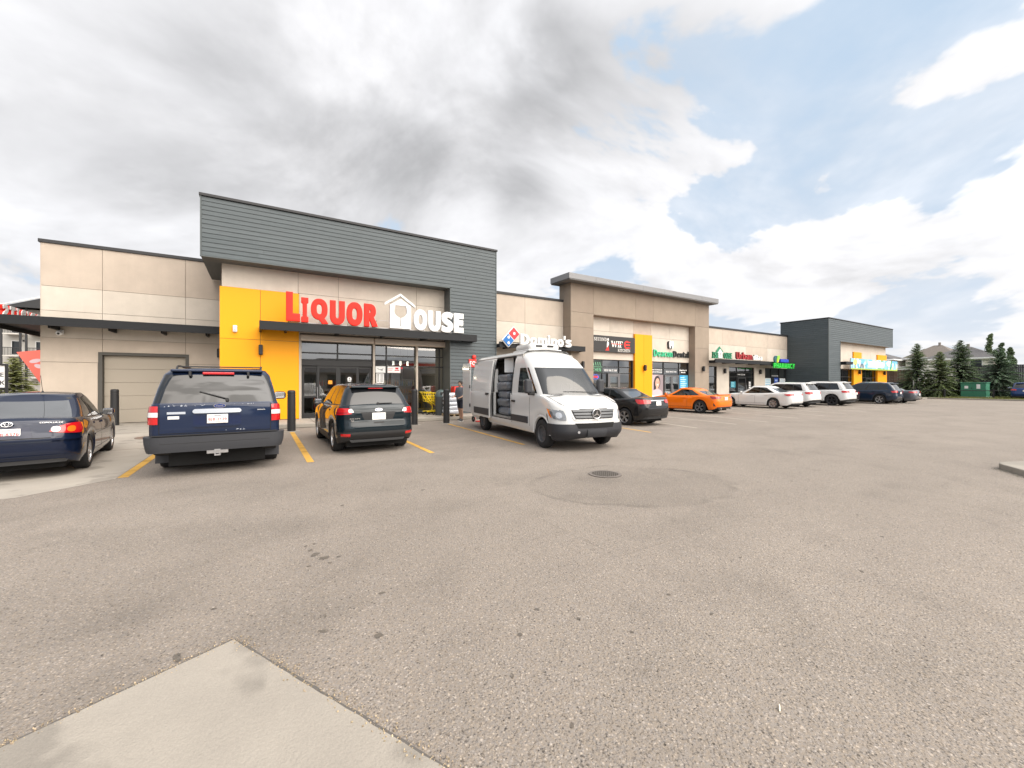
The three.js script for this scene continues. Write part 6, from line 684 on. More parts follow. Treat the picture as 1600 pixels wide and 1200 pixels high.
  // slid-back door hung outside the rear quarter, and the track above it
  { const d = part(o, 'sliding_door', sidePatch(S, 1, [[1.09, 0.50], [2.62, 0.50], [2.62, 1.335], [1.09, 1.335]], { off: 0.085, th: 0.05, nu: 10, nv: 8 }), white); part(d, 'door_upper', sidePatch(S, 1, [[1.09, 1.345], [2.62, 1.345], [2.60, 2.36], [1.12, 2.36]], { off: 0.085, th: 0.05, nu: 10, nv: 10 }), white); part(d, 'rub_strip', sidePatch(S, 1, [[1.11, 0.58], [2.60, 0.58], [2.60, 0.80], [1.11, 0.80]], { off: 0.10, th: 0.02, nu: 10, nv: 3 }), CM.grey); part(d, 'door_handle', sidePatch(S, 1, [[1.16, 1.24], [1.40, 1.24], [1.40, 1.29], [1.16, 1.29]], { off: 0.12, th: 0.04, nu: 4, nv: 2 }), CM.trim); part(d, 'pressing', [sidePatch(S, 1, [[1.2, 1.42], [2.52, 1.42], [2.5, 2.10], [1.22, 2.10]], { off: 0.090, th: 0.01, nu: 8, nv: 8, round: 0.06 })], white); }
  const seal = std([0.02, 0.02, 0.02], 0.9); part(o, 'door_seal', [tube([[0.97, 0.6, zA], [0.965, 1.3, zA], [0.88, 2.1, zA], [0.80, 2.42, zA]], 0.02), tube([[0.97, 0.6, zB], [0.965, 1.3, zB], [0.88, 2.1, zB], [0.80, 2.42, zB]], 0.02), bar([0.78, 2.44, zA], [0.78, 2.44, zB], 0.025)], seal); for (const g of [bx(0.86, 0.94, 0.56, 1.34, zB, zB + 0.10), bx(0.86, 0.94, 0.56, 1.34, zA - 0.08, zA), bx(0.78, 0.90, 1.34, 2.1, zB, zB + 0.08)]) part(o, 'door_jamb', g, std([0.55, 0.55, 0.54], 0.6));
  part(o, 'step', [rbx(0.55, 0.96, 0.40, 0.47, zA, zB, 0.01), ...[0, 1, 2, 3].map(k => bx(0.58 + k * 0.09, 0.61 + k * 0.09, 0.47, 0.476, zA, zB))], std([0.28, 0.28, 0.28], 0.6, { metalness: 0.4 }));
  // cargo hold lined in grey
  part(o, 'cargo_floor', bx(-0.9, 0.93, 0.56, 0.60, -0.95, h - 0.08), std([0.30, 0.28, 0.25], 0.8)); part(o, 'cargo_lining', [bx(-0.86, -0.83, 0.6, 2.45, -0.95, h - 0.08), bx(-0.83, 0.80, 2.45, 2.48, -0.95, h - 0.08), bx(-0.83, 0.83, 0.6, 2.45, -0.98, -0.95), bx(0.80, 0.83, 0.6, 2.40, zB + 0.12, h - 0.08)], std([0.42, 0.40, 0.37], 0.8));
  // roof cooling unit
  { const u = part(o, 'cooling_unit', rbx(-0.52, 0.52, 2.60, 2.82, -0.75, 0.25, 0.10, 4), white); part(u, 'unit_base', rbx(-0.56, 0.56, 2.56, 2.64, -0.80, 0.32, 0.03), white); for (const x of [-0.3, 0.08]) part(u, 'fan_vent', rbx(x, x + 0.22, 2.71, 2.77, -0.765, -0.73, 0.02), CM.trim); }
  // rear doors: one swung open, one shut
  { const d = part(o, 'rear_door', rbx(0.93, 0.985, 0.52, 2.40, h + 0.01, h + 0.92, 0.02), white); part(d, 'hinge', [0.8, 1.5, 2.2].map(y => cyl(0.02, 0.02, 0.12, 0.99, y, h + 0.01, 8)), CM.trim); part(o, 'tail_lamp', [-1, 1].map(s => rbx(s * 0.9 - 0.05, s * 0.9 + 0.05, 0.8, 1.3, h - 0.02, h + 0.012, 0.01)), CM.lampRed); }
  const chip = std([0.55, 0.38, 0.14], 0.85), r = rng(8); for (let k = 0; k < 16; k++) { const s = -0.6 + 1.2 * r(), y = 2.12 + 0.14 * r(), a = 0.012 + 0.03 * r() * r(); part(o, 'paint_chip', frontPatch(S, [[s - a, y - a * 0.6], [s + a, y - a * 0.4 * r()], [s + a * r(), y + a * 0.5], [s - a * 0.6, y + a * 0.3]], { off: 0.002, th: 0.003, nu: 2, nv: 2 }), chip); } part(o, 'roof_mark', frontPatch(S, [[-0.05, 2.16], [0.02, 2.15], [0.06, 2.27], [-0.07, 2.27]], { off: 0.004, th: 0.004, nu: 2, nv: 2 }), CM.trim);
  // load inside: shrink-wrapped stack and a hanging sheet
  const wrap = phys([0.13, 0.145, 0.17], 0.25, { clearcoat: 0.6, clearcoatRoughness: 0.25 });
  const ld = thing('wrapped_load', 'grey shrink-wrapped stack of bags inside the open van', 'load', [7.36, 0.605, -10.68]); ld.rotation.y = Math.PI - 0.13;
  for (let k = 0; k < 5; k++) { const g = new RoundedBoxGeometry(1.46, 0.27, 0.9, 5, 0.10); const p = g.attributes.position; for (let i = 0; i < p.count; i++) { const n = fbm(p.getX(i) * 4 + k * 9, p.getY(i) * 5 + p.getZ(i) * 4, 3, 0, 200 + k) - 0.5; p.setXYZ(i, p.getX(i) * (1 + 0.16 * n), p.getY(i) * (1 + 0.35 * n), p.getZ(i) * (1 + 0.14 * n)); } g.computeVertexNormals(); const b = part(ld, 'bag', g, wrap); b.position.set(0.06 + 0.03 * (k % 2), 0.15 + 0.26 * k, 0.60 + 0.02 * (k % 3)); }
  single('hanging_sheet', 'small white paper sheet hanging inside the open van', 'sheet', rbx(-0.16, 0.16, -0.26, 0.26, -0.004, 0.004, 0.003), M.white, [6.78, 2.24, -11.2]).rotation.y = -1.0; const lb = new THREE.IcosahedronGeometry(0.15, 3); { const p = lb.attributes.position; for (let i = 0; i < p.count; i++) { const n = 1 + 0.5 * (fbm(p.getX(i) * 9 + 3, p.getY(i) * 9 + p.getZ(i) * 7, 3, 0, 31) - 0.5); p.setXYZ(i, p.getX(i) * n * 1.3, p.getY(i) * n * 0.8, p.getZ(i) * n * 1.2); } lb.computeVertexNormals(); } single('crumpled_bag', 'crumpled clear plastic bag on the van floor by the door', 'bag', lb, wrap, [6.75, 0.70, -10.2]);
}
// --- the row of smaller parked cars
function simpleTail(o, S, { lampA, lampMat = CM.lampRed, plateY, zt, plateText = '', bump = true, band = null }) { both(m => part(o, 'tail_lamp', rearPatch(S, m(lampA), { off: 0.014, th: 0.02, nu: 12, nv: 5, round: 0.3 }), lampMat)); const z = skin(S, 1, 0, plateY).z; plate(o, 0, plateY, z + 0.016, 0, -0.04, plateText, '#b9a0a0', !plateText); if (bump) part(o, 'lower_bumper', rearPatch(S, [[-0.85, 0.28], [0.85, 0.28], [0.9, 0.36], [-0.9, 0.36]], { off: 0.008, th: 0.014, nu: 24, nv: 3 }), CM.trim); if (band) part(o, 'chrome_strip', rearPatch(S, band, { off: 0.014, th: 0.016, nu: 12, nv: 2 }), M.chrome); part(o, 'boot_gap', rearPatch(S, [[-0.6, plateY - 0.13], [0.6, plateY - 0.13], [0.6, plateY - 0.122], [-0.6, plateY - 0.122]], { off: 0.0015, th: 0.004, nu: 14, nv: 1 }), CM.gap); }
function saloon(label, pos, ry, body, dims, opt = {}) { const { L, W, H } = dims; const c = car({ name: 'parked_car', label, pos, ry, body, L, W, H, wb: dims.wb || 2.72, frontAxle: dims.fa || -L / 2 + 0.95, tyre: dims.tyre || 0.33, wheels: opt.wheels || 'five', rimMat: opt.rimMat, mirrorZ: opt.mirrorZ ?? -0.68, gaps: opt.gaps || [-0.9, 0.2, 1.05], handles: opt.handles || [-0.05, 0.82], sill: 0.34, group: 'parked cars', beltMat: opt.beltMat, sideGlass: opt.sideGlass, seatZ: opt.seatZ, rearGlass: opt.rearGlass || CM.bright, S: saloonShape({ L, W, H, ...opt.shape }) }); simpleTail(c.o, c.S, opt.tail || { lampA: [[0.42, 0.80], [1.02, 0.80], [1.08, 0.92], [0.44, 0.95]], plateY: 0.82 }); return c; }
const silver = paint([0.42, 0.39, 0.36], { metalness: 0.5 }), blackP = paint([0.010, 0.010, 0.011]), orange = paint([0.92, 0.185, 0.004]), whiteP = paint([0.74, 0.74, 0.73]), navy = paint([0.010, 0.022, 0.045], { metalness: 0.2 }), greyP = paint([0.10, 0.11, 0.125], { metalness: 0.5 }), maroon = paint([0.022, 0.014, 0.02], { metalness: 0.2 }), bright = paint([0.006, 0.035, 0.15], { metalness: 0.2 });
saloon('pale silver saloon nearly hidden between the white van and the black saloon', [9.75, 0, -12.75], 0.03, silver, { L: 4.5, W: 1.74, H: 1.42 });
saloon('glossy black saloon with chrome boot strip beside the white van', [12.85, 0, -12.7], 0.06, blackP, { L: 4.6, W: 1.79, H: 1.47, wb: 2.69 }, { wheels: 'five', shape: { deckR: 1.08, belt: 0.97, hood: 0.95, scuttle: -1.0, roofF: -0.3, roofR: 1.0, tailZ: 1.7 }, tail: { lampA: [[0.46, 0.86], [1.02, 0.84], [1.10, 1.02], [0.42, 0.99]], plateY: 0.86, plateText: 'CDR', band: [[-0.42, 0.955], [0.42, 0.955], [0.42, 0.985], [-0.42, 0.985]] } });
{ const c = saloon('bright orange sports coupe with dark wheels', [21.05, 0, -15.0], 0.07, orange, { L: 4.7, W: 1.84, H: 1.39, wb: 2.73, tyre: 0.35 }, { wheels: 'five', rimMat: std([0.22, 0.22, 0.23], 0.35, { metalness: 0.7 }), gaps: [-0.85, 0.62], handles: [0.36], seatZ: [-0.1], shape: { deckR: 1.0, belt: 0.93, hood: 0.88, scuttle: -0.95, roofF: -0.15, roofR: 1.05, tailZ: 1.92, noseY: 0.60, fast: 0.03, windows: [[0.10, 0.36], [0.36, 0.39, 'p'], [0.39, 0.97]] }, tail: { lampA: [[0.50, 0.82], [1.04, 0.78], [1.12, 0.94], [0.44, 0.90]], lampMat: CM.lampDeep, plateY: 0.80 } }); part(c.o, 'spoiler', rbx(-0.66, 0.66, 1.005, 1.03, 2.10, 2.28, 0.01), orange); both(m => part(c.o, 'bumper_slot', rearPatch(c.S, m([[0.88, 0.40], [0.98, 0.38], [1.02, 0.56], [0.98, 0.56]]), { off: 0.004, th: 0.006 }), CM.trim)); part(c.o, 'exhaust', [-0.5, 0.5].map(x => cyl(0.05, 0.05, 0.12, x, 0.28, 2.27, 14, 'z')), M.silver); }
saloon('white saloon with black belt line behind the orange coupe', [28.75, 0, -14.9], 0.0, whiteP, { L: 4.85, W: 1.82, H: 1.47, wb: 2.78, tyre: 0.335 }, { wheels: 'seven', shape: { deckR: 1.05, belt: 0.95, hood: 0.93, scuttle: -1.05, roofF: -0.3, roofR: 1.05, tailZ: 1.8 }, tail: { lampA: [[0.50, 0.84], [1.02, 0.82], [1.18, 0.92], [0.52, 0.97]], plateY: 0.84 } });
function utility(label, pos, ry, body, { L = 4.65, W = 1.84, H = 1.69, wb = 2.71, tyre = 0.355 }, opt = {}) {
  const h = L / 2, w = W / 2, b = opt.belt || 1.06;
  const S = { bot: [[-h, 0.36], [-h + 0.35, 0.25], [-h + 0.8, 0.23], [h - 0.8, 0.23], [h - 0.35, 0.28], [h, 0.40]], deck: [[-h, 0.76], [-h + 0.15, 0.88], [-h + 0.55, 1.0], [-1.2, b - 0.03], [-0.95, b], [0.6, b + 0.02], [h - 0.3, b + 0.05], [h, b + 0.04]], layers: L5([0, 0.09, 0.08, w - 0.05, 0.4, 0.24], [0.14, 0.02, 0.01, w - 0.01, 0.44, 0.26], [0.34, 0, 0.0, w, 0.46, 0.28], [0.55, 0.01, 0.03, w, 0.47, 0.28], [0.72, 0.03, 0.035, w - 0.004, 0.47, 0.28], [0.9, 0.07, 0.05, w - 0.03, 0.45, 0.26], [1, 0.14, 0.08, w - 0.07, 0.42, 0.24]), roofLine: [[-1.1, H - 0.11], [-0.3, H - 0.04], [0.6, H - 0.03], [1.6, H - 0.05], [2.2, H - 0.08]], roof: L5([0, -1.15, h - 0.09, w - 0.07, 0.36, 0.24], [0.5, -0.75, h - 0.24, w - 0.15, 0.3, 0.22], [0.85, -0.4, h - 0.38, w - 0.22, 0.27, 0.2], [1, -0.12, h - 0.47, w - 0.29, 0.24, 0.2]), windows: opt.windows || [[0.05, 0.27], [0.27, 0.30, 'p'], [0.30, 0.57], [0.57, 0.61, 'p'], [0.61, 0.97]], cabin: [-1.1, h - 0.15], clad: opt.clad, rearWrap: 0.5, rg0: 0.08, rg1: 0.84, archK: 1.13 };
  const c = car({ name: 'parked_suv', label, category: 'suv', pos, ry, body, L, W, H, wb, frontAxle: -h + 0.93, tyre, wheels: opt.wheels || 'five', rimMat: opt.rimMat, mirrorZ: -0.75, gaps: [-0.98, 0.12, 1.05], handles: [-0.1, 0.82], sill: 0.40, cladMat: opt.cladMat, group: 'parked cars', sideGlass: CM.darkTint, rearGlass: CM.tint, S });
  simpleTail(c.o, c.S, opt.tail || { lampA: [[0.55, 0.90], [1.06, 0.88], [1.12, 1.02], [0.58, 1.04]], plateY: 0.86 }); const rz = t => c.S.top(t).r; part(c.o, 'spoiler', rbx(-0.58, 0.58, H - 0.11, H - 0.07, rz(1) - 0.1, rz(0.85) + 0.07, 0.018), body); if (opt.rails) part(c.o, 'roof_rail', [-1, 1].map(s => tube([[s * 0.62, H - 0.06, -0.2], [s * 0.63, H + 0.01, 0], [s * 0.63, H + 0.015, 0.9], [s * 0.62, H - 0.06, 1.6]], 0.016, 20)), opt.rails); return c;
}
utility('white compact utility between the white saloon and the white wagon with dark wheels', [32.0, 0, -15.1], 0.0, whiteP, {}, { clad: 0.12 });
utility('white luxury utility with dark wheels and black arch trims', [36.0, 0, -14.6], 0.02, whiteP, { L: 4.85, W: 1.93, H: 1.76, wb: 2.93, tyre: 0.385 }, { rimMat: CM.darkRim, clad: 0.16, rails: CM.trim, belt: 1.1, tail: { lampA: [[0.52, 0.96], [1.14, 0.93], [1.16, 1.08], [0.60, 1.08]], plateY: 0.90 } });
saloon('dark maroon saloon tucked behind the white luxury utility', [39.0, 0, -15.3], 0.0, maroon, { L: 4.7, W: 1.8, H: 1.46 });
utility('dark blue utility with bright wheels parked before the yellow pillars', [42.1, 0, -13.6], 0.02, navy, { L: 4.7, W: 1.88, H: 1.68 }, { rails: M.silver, clad: 0.1 });
saloon('grey saloon, outermost car of the row beyond the dark blue utility', [44.9, 0, -13.3], 0.02, greyP, { L: 4.8, W: 1.83, H: 1.46 }, { tail: { lampA: [[0.35, 0.84], [1.04, 0.82], [1.16, 0.94], [0.36, 0.96]], plateY: 0.70 } });
utility('bright blue utility standing alone by the retaining wall', [65.2, 0, -8.15], -1.42, bright, {}, {});

// ---------------------------------------------------------------- street furniture in front of the store
const bollardAt = [[0.93, -15.78, 'black plastic bollard between the navy wagon and the black compact utility'], [5.16, -15.66, 'black bollard half hidden behind the black compact utility'], [6.48, -15.62, 'black bollard beside the white van and the stacked white bags'], [-4.72, -21.4, 'black bollard in front of the overhead garage door']];
{ const prof = [[0, 1.40], [0.09, 1.395], [0.118, 1.37], [0.125, 1.33], [0.125, 1.27], [0.118, 1.262], [0.118, 1.248], [0.125, 1.24], [0.125, 1.20], [0.118, 1.192], [0.118, 1.178], [0.125, 1.17], [0.128, 0.02], [0.14, 0]]; const b = thing('bollard', bollardAt[0][2], 'bollard', [0, 0, 0], 'black bollards along the kerb'); part(b, 'sleeve', new THREE.LatheGeometry(prof.slice().reverse().map(p => new THREE.Vector2(...p)), 28), std([0.014, 0.014, 0.015], 0.55)); part(b, 'footing', cyl(0.27, 0.25, 0.012, 0, 0.012, 0, 26), M.kerb); bollardAt.forEach(([x, z, l], i) => place(b, i === 0, 'bollard', l, [x, i === 3 ? 0.005 : 0, z])); }
// yellow plastic trolleys, nested
{ const ym = phys([0.72, 0.52, 0.01], 0.4), c = thing('shopping_trolley', 'yellow plastic shopping trolley by the shop window, rear of the nested pair', 'trolley', [0, 0, 0], 'yellow shopping trolleys');
  const B = [[-0.40, 0.62, 0.19], [0.40, 0.66, 0.15], [0.46, 0.98, 0.20], [-0.46, 1.02, 0.25]]; const P3 = (u, v, s) => { const a = [lerp(B[0][0], B[1][0], u), lerp(B[0][1], B[1][1], u), lerp(B[0][2], B[1][2], u)], b = [lerp(B[3][0], B[2][0], u), lerp(B[3][1], B[2][1], u), lerp(B[3][2], B[2][2], u)]; return [lerp(a[0], b[0], v), lerp(a[1], b[1], v), s * lerp(a[2], b[2], v)]; };
  for (const s of [-1, 1]) { const g = []; for (let k = 0; k <= 8; k++) g.push(bar(P3(k / 8, 0, s), P3(k / 8, 1, s), 0.011, 5)); for (const v of [0, 0.33, 0.66, 1]) g.push(bar(P3(0, v, s), P3(1, v, s), v === 1 ? 0.02 : 0.012, 5)); part(c, 'basket_side', g, ym); }
  const e = []; for (const u of [0, 1]) for (const v of [0, 0.33, 0.66, 1]) e.push(bar(P3(u, v, -1), P3(u, v, 1), 0.013, 5)); for (let k = 1; k < 6; k++) e.push(bar([lerp(-0.4, 0.4, k / 6), lerp(0.62, 0.66, k / 6), -0.18], [lerp(-0.4, 0.4, k / 6), lerp(0.62, 0.66, k / 6), 0.18], 0.012, 5)); part(c, 'basket_end', e, ym);
  part(c, 'handle', [bar([-0.56, 1.06, -0.26], [-0.56, 1.06, 0.26], 0.024, 8), bar([-0.46, 1.0, -0.25], [-0.56, 1.06, -0.26], 0.018), bar([-0.46, 1.0, 0.25], [-0.56, 1.06, 0.26], 0.018)], ym);
  for (const s of [-1, 1]) part(c, 'frame_leg', [tube([[-0.44, 0.9, s * 0.22], [-0.25, 0.62, s * 0.2], [0.02, 0.45, s * 0.2], [0.05, 0.25, s * 0.21], [0.0, 0.14, s * 0.22]], 0.028, 16), bar([-0.42, 0.15, s * 0.24], [0.42, 0.20, s * 0.18], 0.024)], ym); part(c, 'lower_rack', [bar([-0.3, 0.16, -0.22], [-0.3, 0.16, 0.22], 0.014), bar([0, 0.18, -0.2], [0, 0.18, 0.2], 0.014), bar([0.3, 0.19, -0.18], [0.3, 0.19, 0.18], 0.014)], ym);
  const wh = new THREE.TorusGeometry(0.045, 0.018, 6, 14); for (const [x, z] of [[-0.4, 0.24], [-0.4, -0.24], [0.4, 0.18], [0.4, -0.18]]) part(c, 'wheel', wh.clone().translate(x, 0.064, z), CM.trim);
  place(c, true, '', 'yellow plastic shopping trolley by the shop window, showing its handle', [7.02, 0.151, -18.55], 0.08); place(c, false, 'shopping_trolley', 'yellow plastic shopping trolley nested into the one with its handle showing', [7.34, 0.151, -18.58], 0.08); }
// stack of white bags on a pallet
{ const p = thing('pallet', 'wooden pallet under the stacked white bags on the pavement', 'pallet', [7.36, 0.152, -17.2]); const wd = std([0.36, 0.27, 0.17], 0.9); for (let k = 0; k < 5; k++) part(p, 'plank', bx(-0.30, 0.30, 0.09, 0.108, -0.38 + k * 0.165, -0.28 + k * 0.165), wd); for (const x of [-0.26, 0, 0.26]) part(p, 'bearer', bx(x - 0.04, x + 0.04, 0, 0.09, -0.38, 0.38), wd);
  const bag = phys([0.66, 0.69, 0.74], 0.35, { clearcoat: 0.4, clearcoatRoughness: 0.3 }); const gs = [0, 1, 2].map(q => { const g = new RoundedBoxGeometry(0.54, 0.19, 0.78, 4, 0.08), a = g.attributes.position; for (let i = 0; i < a.count; i++) { const n = fbm(a.getX(i) * 7 + q * 5, a.getZ(i) * 6 + a.getY(i) * 9, 3, 0, 300 + q) - 0.5; a.setXYZ(i, a.getX(i) * (1 + 0.2 * n), a.getY(i) * (1 + 0.6 * n), a.getZ(i) * (1 + 0.12 * n)); } g.computeVertexNormals(); return g; });
  const ord = ['lowest', 'second from the bottom', 'third from the bottom', 'second from the top', 'topmost']; for (let k = 0; k < 5; k++) single('filled_bag', `plump white plastic bag, ${ord[k]} of the stack beside the bollard`, 'bag', gs[k % 3], bag, [7.36 + 0.02 * (k % 2), 0.36 + k * 0.185, -17.2], 'white bags stacked on the pallet'); }
{ const o = thing('newspaper_box', 'red metal box standing on the pavement behind the white bags', 'box', [8.05, 0.15, -18.0]); part(o, 'cabinet', rbx(-0.28, 0.28, 0.25, 1.32, -0.22, 0.22, 0.04), M.red); part(o, 'window', rbx(-0.2, 0.2, 0.85, 1.2, 0.215, 0.228, 0.01), std([0.75, 0.72, 0.7], 0.4)); part(o, 'base', [bx(-0.2, 0.2, 0, 0.25, -0.15, 0.15)], M.black); const c = thing('litter_bin', 'dark domed litter bin behind the white bags', 'bin', [7.2, 0.15, -18.0]); part(c, 'body', cyl(0.26, 0.28, 0.85, 0, 0.425, 0, 24), std([0.05, 0.055, 0.055], 0.7)); part(c, 'dome', new THREE.SphereGeometry(0.29, 24, 10, 0, 7, 0, Math.PI / 2).scale(1, 1.15, 1).translate(0, 0.85, 0), std([0.07, 0.10, 0.10], 0.5)); part(c, 'flap', rbx(-0.13, 0.13, 0.92, 1.08, 0.235, 0.27, 0.02), M.black); }
{ const o = thing('hand_truck', 'small red two-wheeled hand truck beside the open van', 'hand truck', [7.95, 0, -15.6]); part(o, 'frame', [bar([-0.18, 0.1, 0], [-0.18, 1.15, -0.3], 0.018), bar([0.18, 0.1, 0], [0.18, 1.15, -0.3], 0.018), bar([-0.18, 0.5, -0.11], [0.18, 0.5, -0.11], 0.015), bar([-0.18, 1.15, -0.3], [0.18, 1.15, -0.3], 0.018)], M.red); part(o, 'toe_plate', bx(-0.2, 0.2, 0.02, 0.04, 0, 0.25), M.red); for (const s of [-1, 1]) part(o, 'wheel', new THREE.TorusGeometry(0.09, 0.035, 8, 20).rotateY(Math.PI / 2).translate(s * 0.24, 0.125, -0.05), CM.tyre); }

// ---------------------------------------------------------------- the person unloading
{
  // tapered capsules joined smoothly; figure faces -x in its own frame, feet at y = 0
  const J = { hip: [0, 0.93, 0], chest: [-0.02, 1.30, 0], neck: [-0.02, 1.46, 0], shL: [-0.02, 1.40, 0.175], shR: [-0.02, 1.40, -0.175], elL: [-0.03, 1.12, 0.23], elR: [-0.06, 1.13, -0.22], waL: [-0.25, 1.02, 0.17], waR: [-0.27, 1.04, -0.15], hL: [0.0, 0.90, 0.09], hR: [0.0, 0.90, -0.09], kL: [-0.09, 0.50, 0.12], kR: [0.07, 0.50, -0.12], aL: [-0.06, 0.09, 0.13], aR: [0.17, 0.09, -0.13], tL: [-0.22, 0.035, 0.145], tR: [0.01, 0.035, -0.145] };
  const cap = (p, a, b, ra, rb) => { const A = J[a], B = J[b]; const dx = B[0] - A[0], dy = B[1] - A[1], dz = B[2] - A[2], t = clamp(((p[0] - A[0]) * dx + (p[1] - A[1]) * dy + (p[2] - A[2]) * dz) / (dx * dx + dy * dy + dz * dz)); return Math.hypot(p[0] - A[0] - dx * t, p[1] - A[1] - dy * t, p[2] - A[2] - dz * t) - lerp(ra, rb, t); };
  const ell = (p, c, r) => { const q = Math.hypot((p[0] - c[0]) / r[0], (p[1] - c[1]) / r[1], (p[2] - c[2]) / r[2]); return (q - 1) * Math.min(...r); };
  const smin = (a, b, k) => { const h = clamp(0.5 + 0.5 * (b - a) / k); return lerp(b, a, h) - k * h * (1 - h); };
  function meshField(f, c, half, res) { const mc = new MarchingCubes(res, M.black, false, false, 200000); mc.isolation = 0; const sz = mc.size; for (let k = 0; k < sz; k++) for (let j = 0; j < sz; j++) for (let i = 0; i < sz; i++) mc.field[i + j * sz + k * sz * sz] = -f([c[0] + (i - sz / 2) / (sz / 2) * half, c[1] + (j - sz / 2) / (sz / 2) * half, c[2] + (k - sz / 2) / (sz / 2) * half]); mc.update(); const n = mc.count, g = new THREE.BufferGeometry(), P = new Float32Array(n * 3); for (let i = 0; i < n; i++) for (let q = 0; q < 3; q++) P[i * 3 + q] = mc.positionArray[i * 3 + q] * half + c[q]; g.setAttribute('position', new THREE.BufferAttribute(P, 3)); g.setAttribute('normal', new THREE.BufferAttribute(mc.normalArray.slice(0, n * 3), 3)); return muv(toCreasedNormals((g.computeVertexNormals(), g), 3)); }
  const limbs = (p, fat = 0) => { let d = cap(p, 'hL', 'kL', 0.085, 0.058); d = smin(d, cap(p, 'hR', 'kR', 0.085, 0.058), 0.03); d = smin(d, cap(p, 'kL', 'aL', 0.058, 0.036), 0.03); d = smin(d, cap(p, 'kR', 'aR', 0.058, 0.036), 0.03); return d - fat; };
  const arms = (p, fat = 0) => Math.min(smin(cap(p, 'shL', 'elL', 0.052, 0.042), cap(p, 'elL', 'waL', 0.042, 0.028), 0.03), smin(cap(p, 'shR', 'elR', 0.052, 0.042), cap(p, 'elR', 'waR', 0.042, 0.028), 0.03)) - fat;
  const torso = (p, fat = 0) => smin(ell(p, [-0.02, 1.24, 0], [0.12, 0.25, 0.19]), ell(p, [0.0, 0.97, 0], [0.12, 0.16, 0.165]), 0.12) - fat;
  const body = p => { let d = smin(torso(p), limbs(p), 0.05); d = smin(d, arms(p), 0.04); return smin(d, cap(p, 'chest', 'neck', 0.06, 0.055), 0.05); };
  const head = p => { let d = ell(p, [-0.03, 1.61, 0], [0.098, 0.125, 0.078]); d = smin(d, ell(p, [-0.07, 1.55, 0], [0.05, 0.06, 0.052]), 0.03); d = smin(d, ell(p, [-0.128, 1.595, 0], [0.018, 0.022, 0.013]), 0.012); d = smin(d, ell(p, [-0.015, 1.60, 0.079], [0.018, 0.032, 0.010]), 0.006); d = smin(d, ell(p, [-0.015, 1.60, -0.079], [0.018, 0.032, 0.010]), 0.006); d = smin(d, ell(p, [-0.112, 1.548, 0], [0.012, 0.008, 0.022]), 0.006); for (const s of [-1, 1]) d = Math.max(d, -ell(p, [-0.122, 1.615, s * 0.03], [0.014, 0.011, 0.017])); return smin(d, (() => { const q = [p[0] + 0.02, p[1] - 1.48, p[2]]; return Math.max(Math.hypot(q[0], q[2]) - 0.052, Math.abs(q[1]) - 0.07); })(), 0.03); };
  const hand = s => { const w = s > 0 ? J.waL : J.waR; return p => { const q = [p[0] - w[0], p[1] - w[1], p[2] - w[2]]; let d = ell(q, [-0.045, -0.004, 0], [0.046, 0.016, 0.040]); for (let k = 0; k < 4; k++) { const z = (k - 1.5) * 0.021, l = [0.062, 0.072, 0.068, 0.052][k]; const a = [-0.085, -0.004, z], m = [-0.085 - l * 0.55, -0.01, z], e = [-0.085 - l * 0.85, -0.034, z]; const seg = (A, B, r) => { const dx = B[0] - A[0], dy = B[1] - A[1], dz = B[2] - A[2], t = clamp(((q[0] - A[0]) * dx + (q[1] - A[1]) * dy + (q[2] - A[2]) * dz) / (dx * dx + dy * dy + dz * dz)); return Math.hypot(q[0] - A[0] - dx * t, q[1] - A[1] - dy * t, q[2] - A[2] - dz * t) - r; }; d = Math.min(d, seg(a, m, 0.0085), seg(m, e, 0.008)); if (k === 0) d = Math.min(d, seg([-0.03, 0, -s * 0.035], [-0.07, -0.008, -s * 0.062], 0.010), seg([-0.07, -0.008, -s * 0.062], [-0.10, -0.02, -s * 0.058], 0.009)); } return smin(d, Math.hypot(q[0] + 0.01, q[1], q[2]) - 0.028, 0.02); }; };
  const skinM = std([0.34, 0.20, 0.135], 0.6), shirtM = std([0.085, 0.092, 0.11], 0.9), shortsM = std([0.010, 0.013, 0.024], 0.9), hairM = std([0.010, 0.008, 0.007], 0.7), shoeM = std([0.03, 0.03, 0.032], 0.6), soleM = std([0.6, 0.6, 0.58], 0.7);
  const o = thing('person', 'person in dark t-shirt and navy shorts reaching towards the stacked white bags', 'person', [7.40, 0.0, -16.25]); o.rotation.y = 0.5;
  part(o, 'body', [meshField(body, [-0.02, 0.80, 0], 0.86, 110), meshField(head, [-0.03, 1.58, 0], 0.18, 64), meshField(hand(1), [-0.33, 1.0, 0.17], 0.14, 56), meshField(hand(-1), [-0.35, 1.02, -0.15], 0.14, 56)], skinM);
  part(o, 'shirt', meshField(p => Math.max(smin(torso(p, 0.014), arms(p, 0.018), 0.04), 0.90 - p[1], p[1] - 1.462, (Math.abs(p[2]) > 0.2 || p[0] < -0.15) ? 1.21 - p[1] : -1), [-0.02, 1.18, 0], 0.34, 80), shirtM); part(o, 'shorts', meshField(p => Math.max(smin(torso(p, 0.012), limbs(p, 0.02), 0.02), p[1] - 0.95, 0.56 - p[1]), [0, 0.72, 0], 0.30, 70), shortsM); part(o, 'hair', meshField(p => Math.max(ell(p, [-0.022, 1.632, 0], [0.110, 0.118, 0.090]), -(ell(p, [-0.115, 1.57, 0], [0.075, 0.105, 0.09])), 1.565 - p[1]), [-0.02, 1.64, 0], 0.16, 56), hairM);
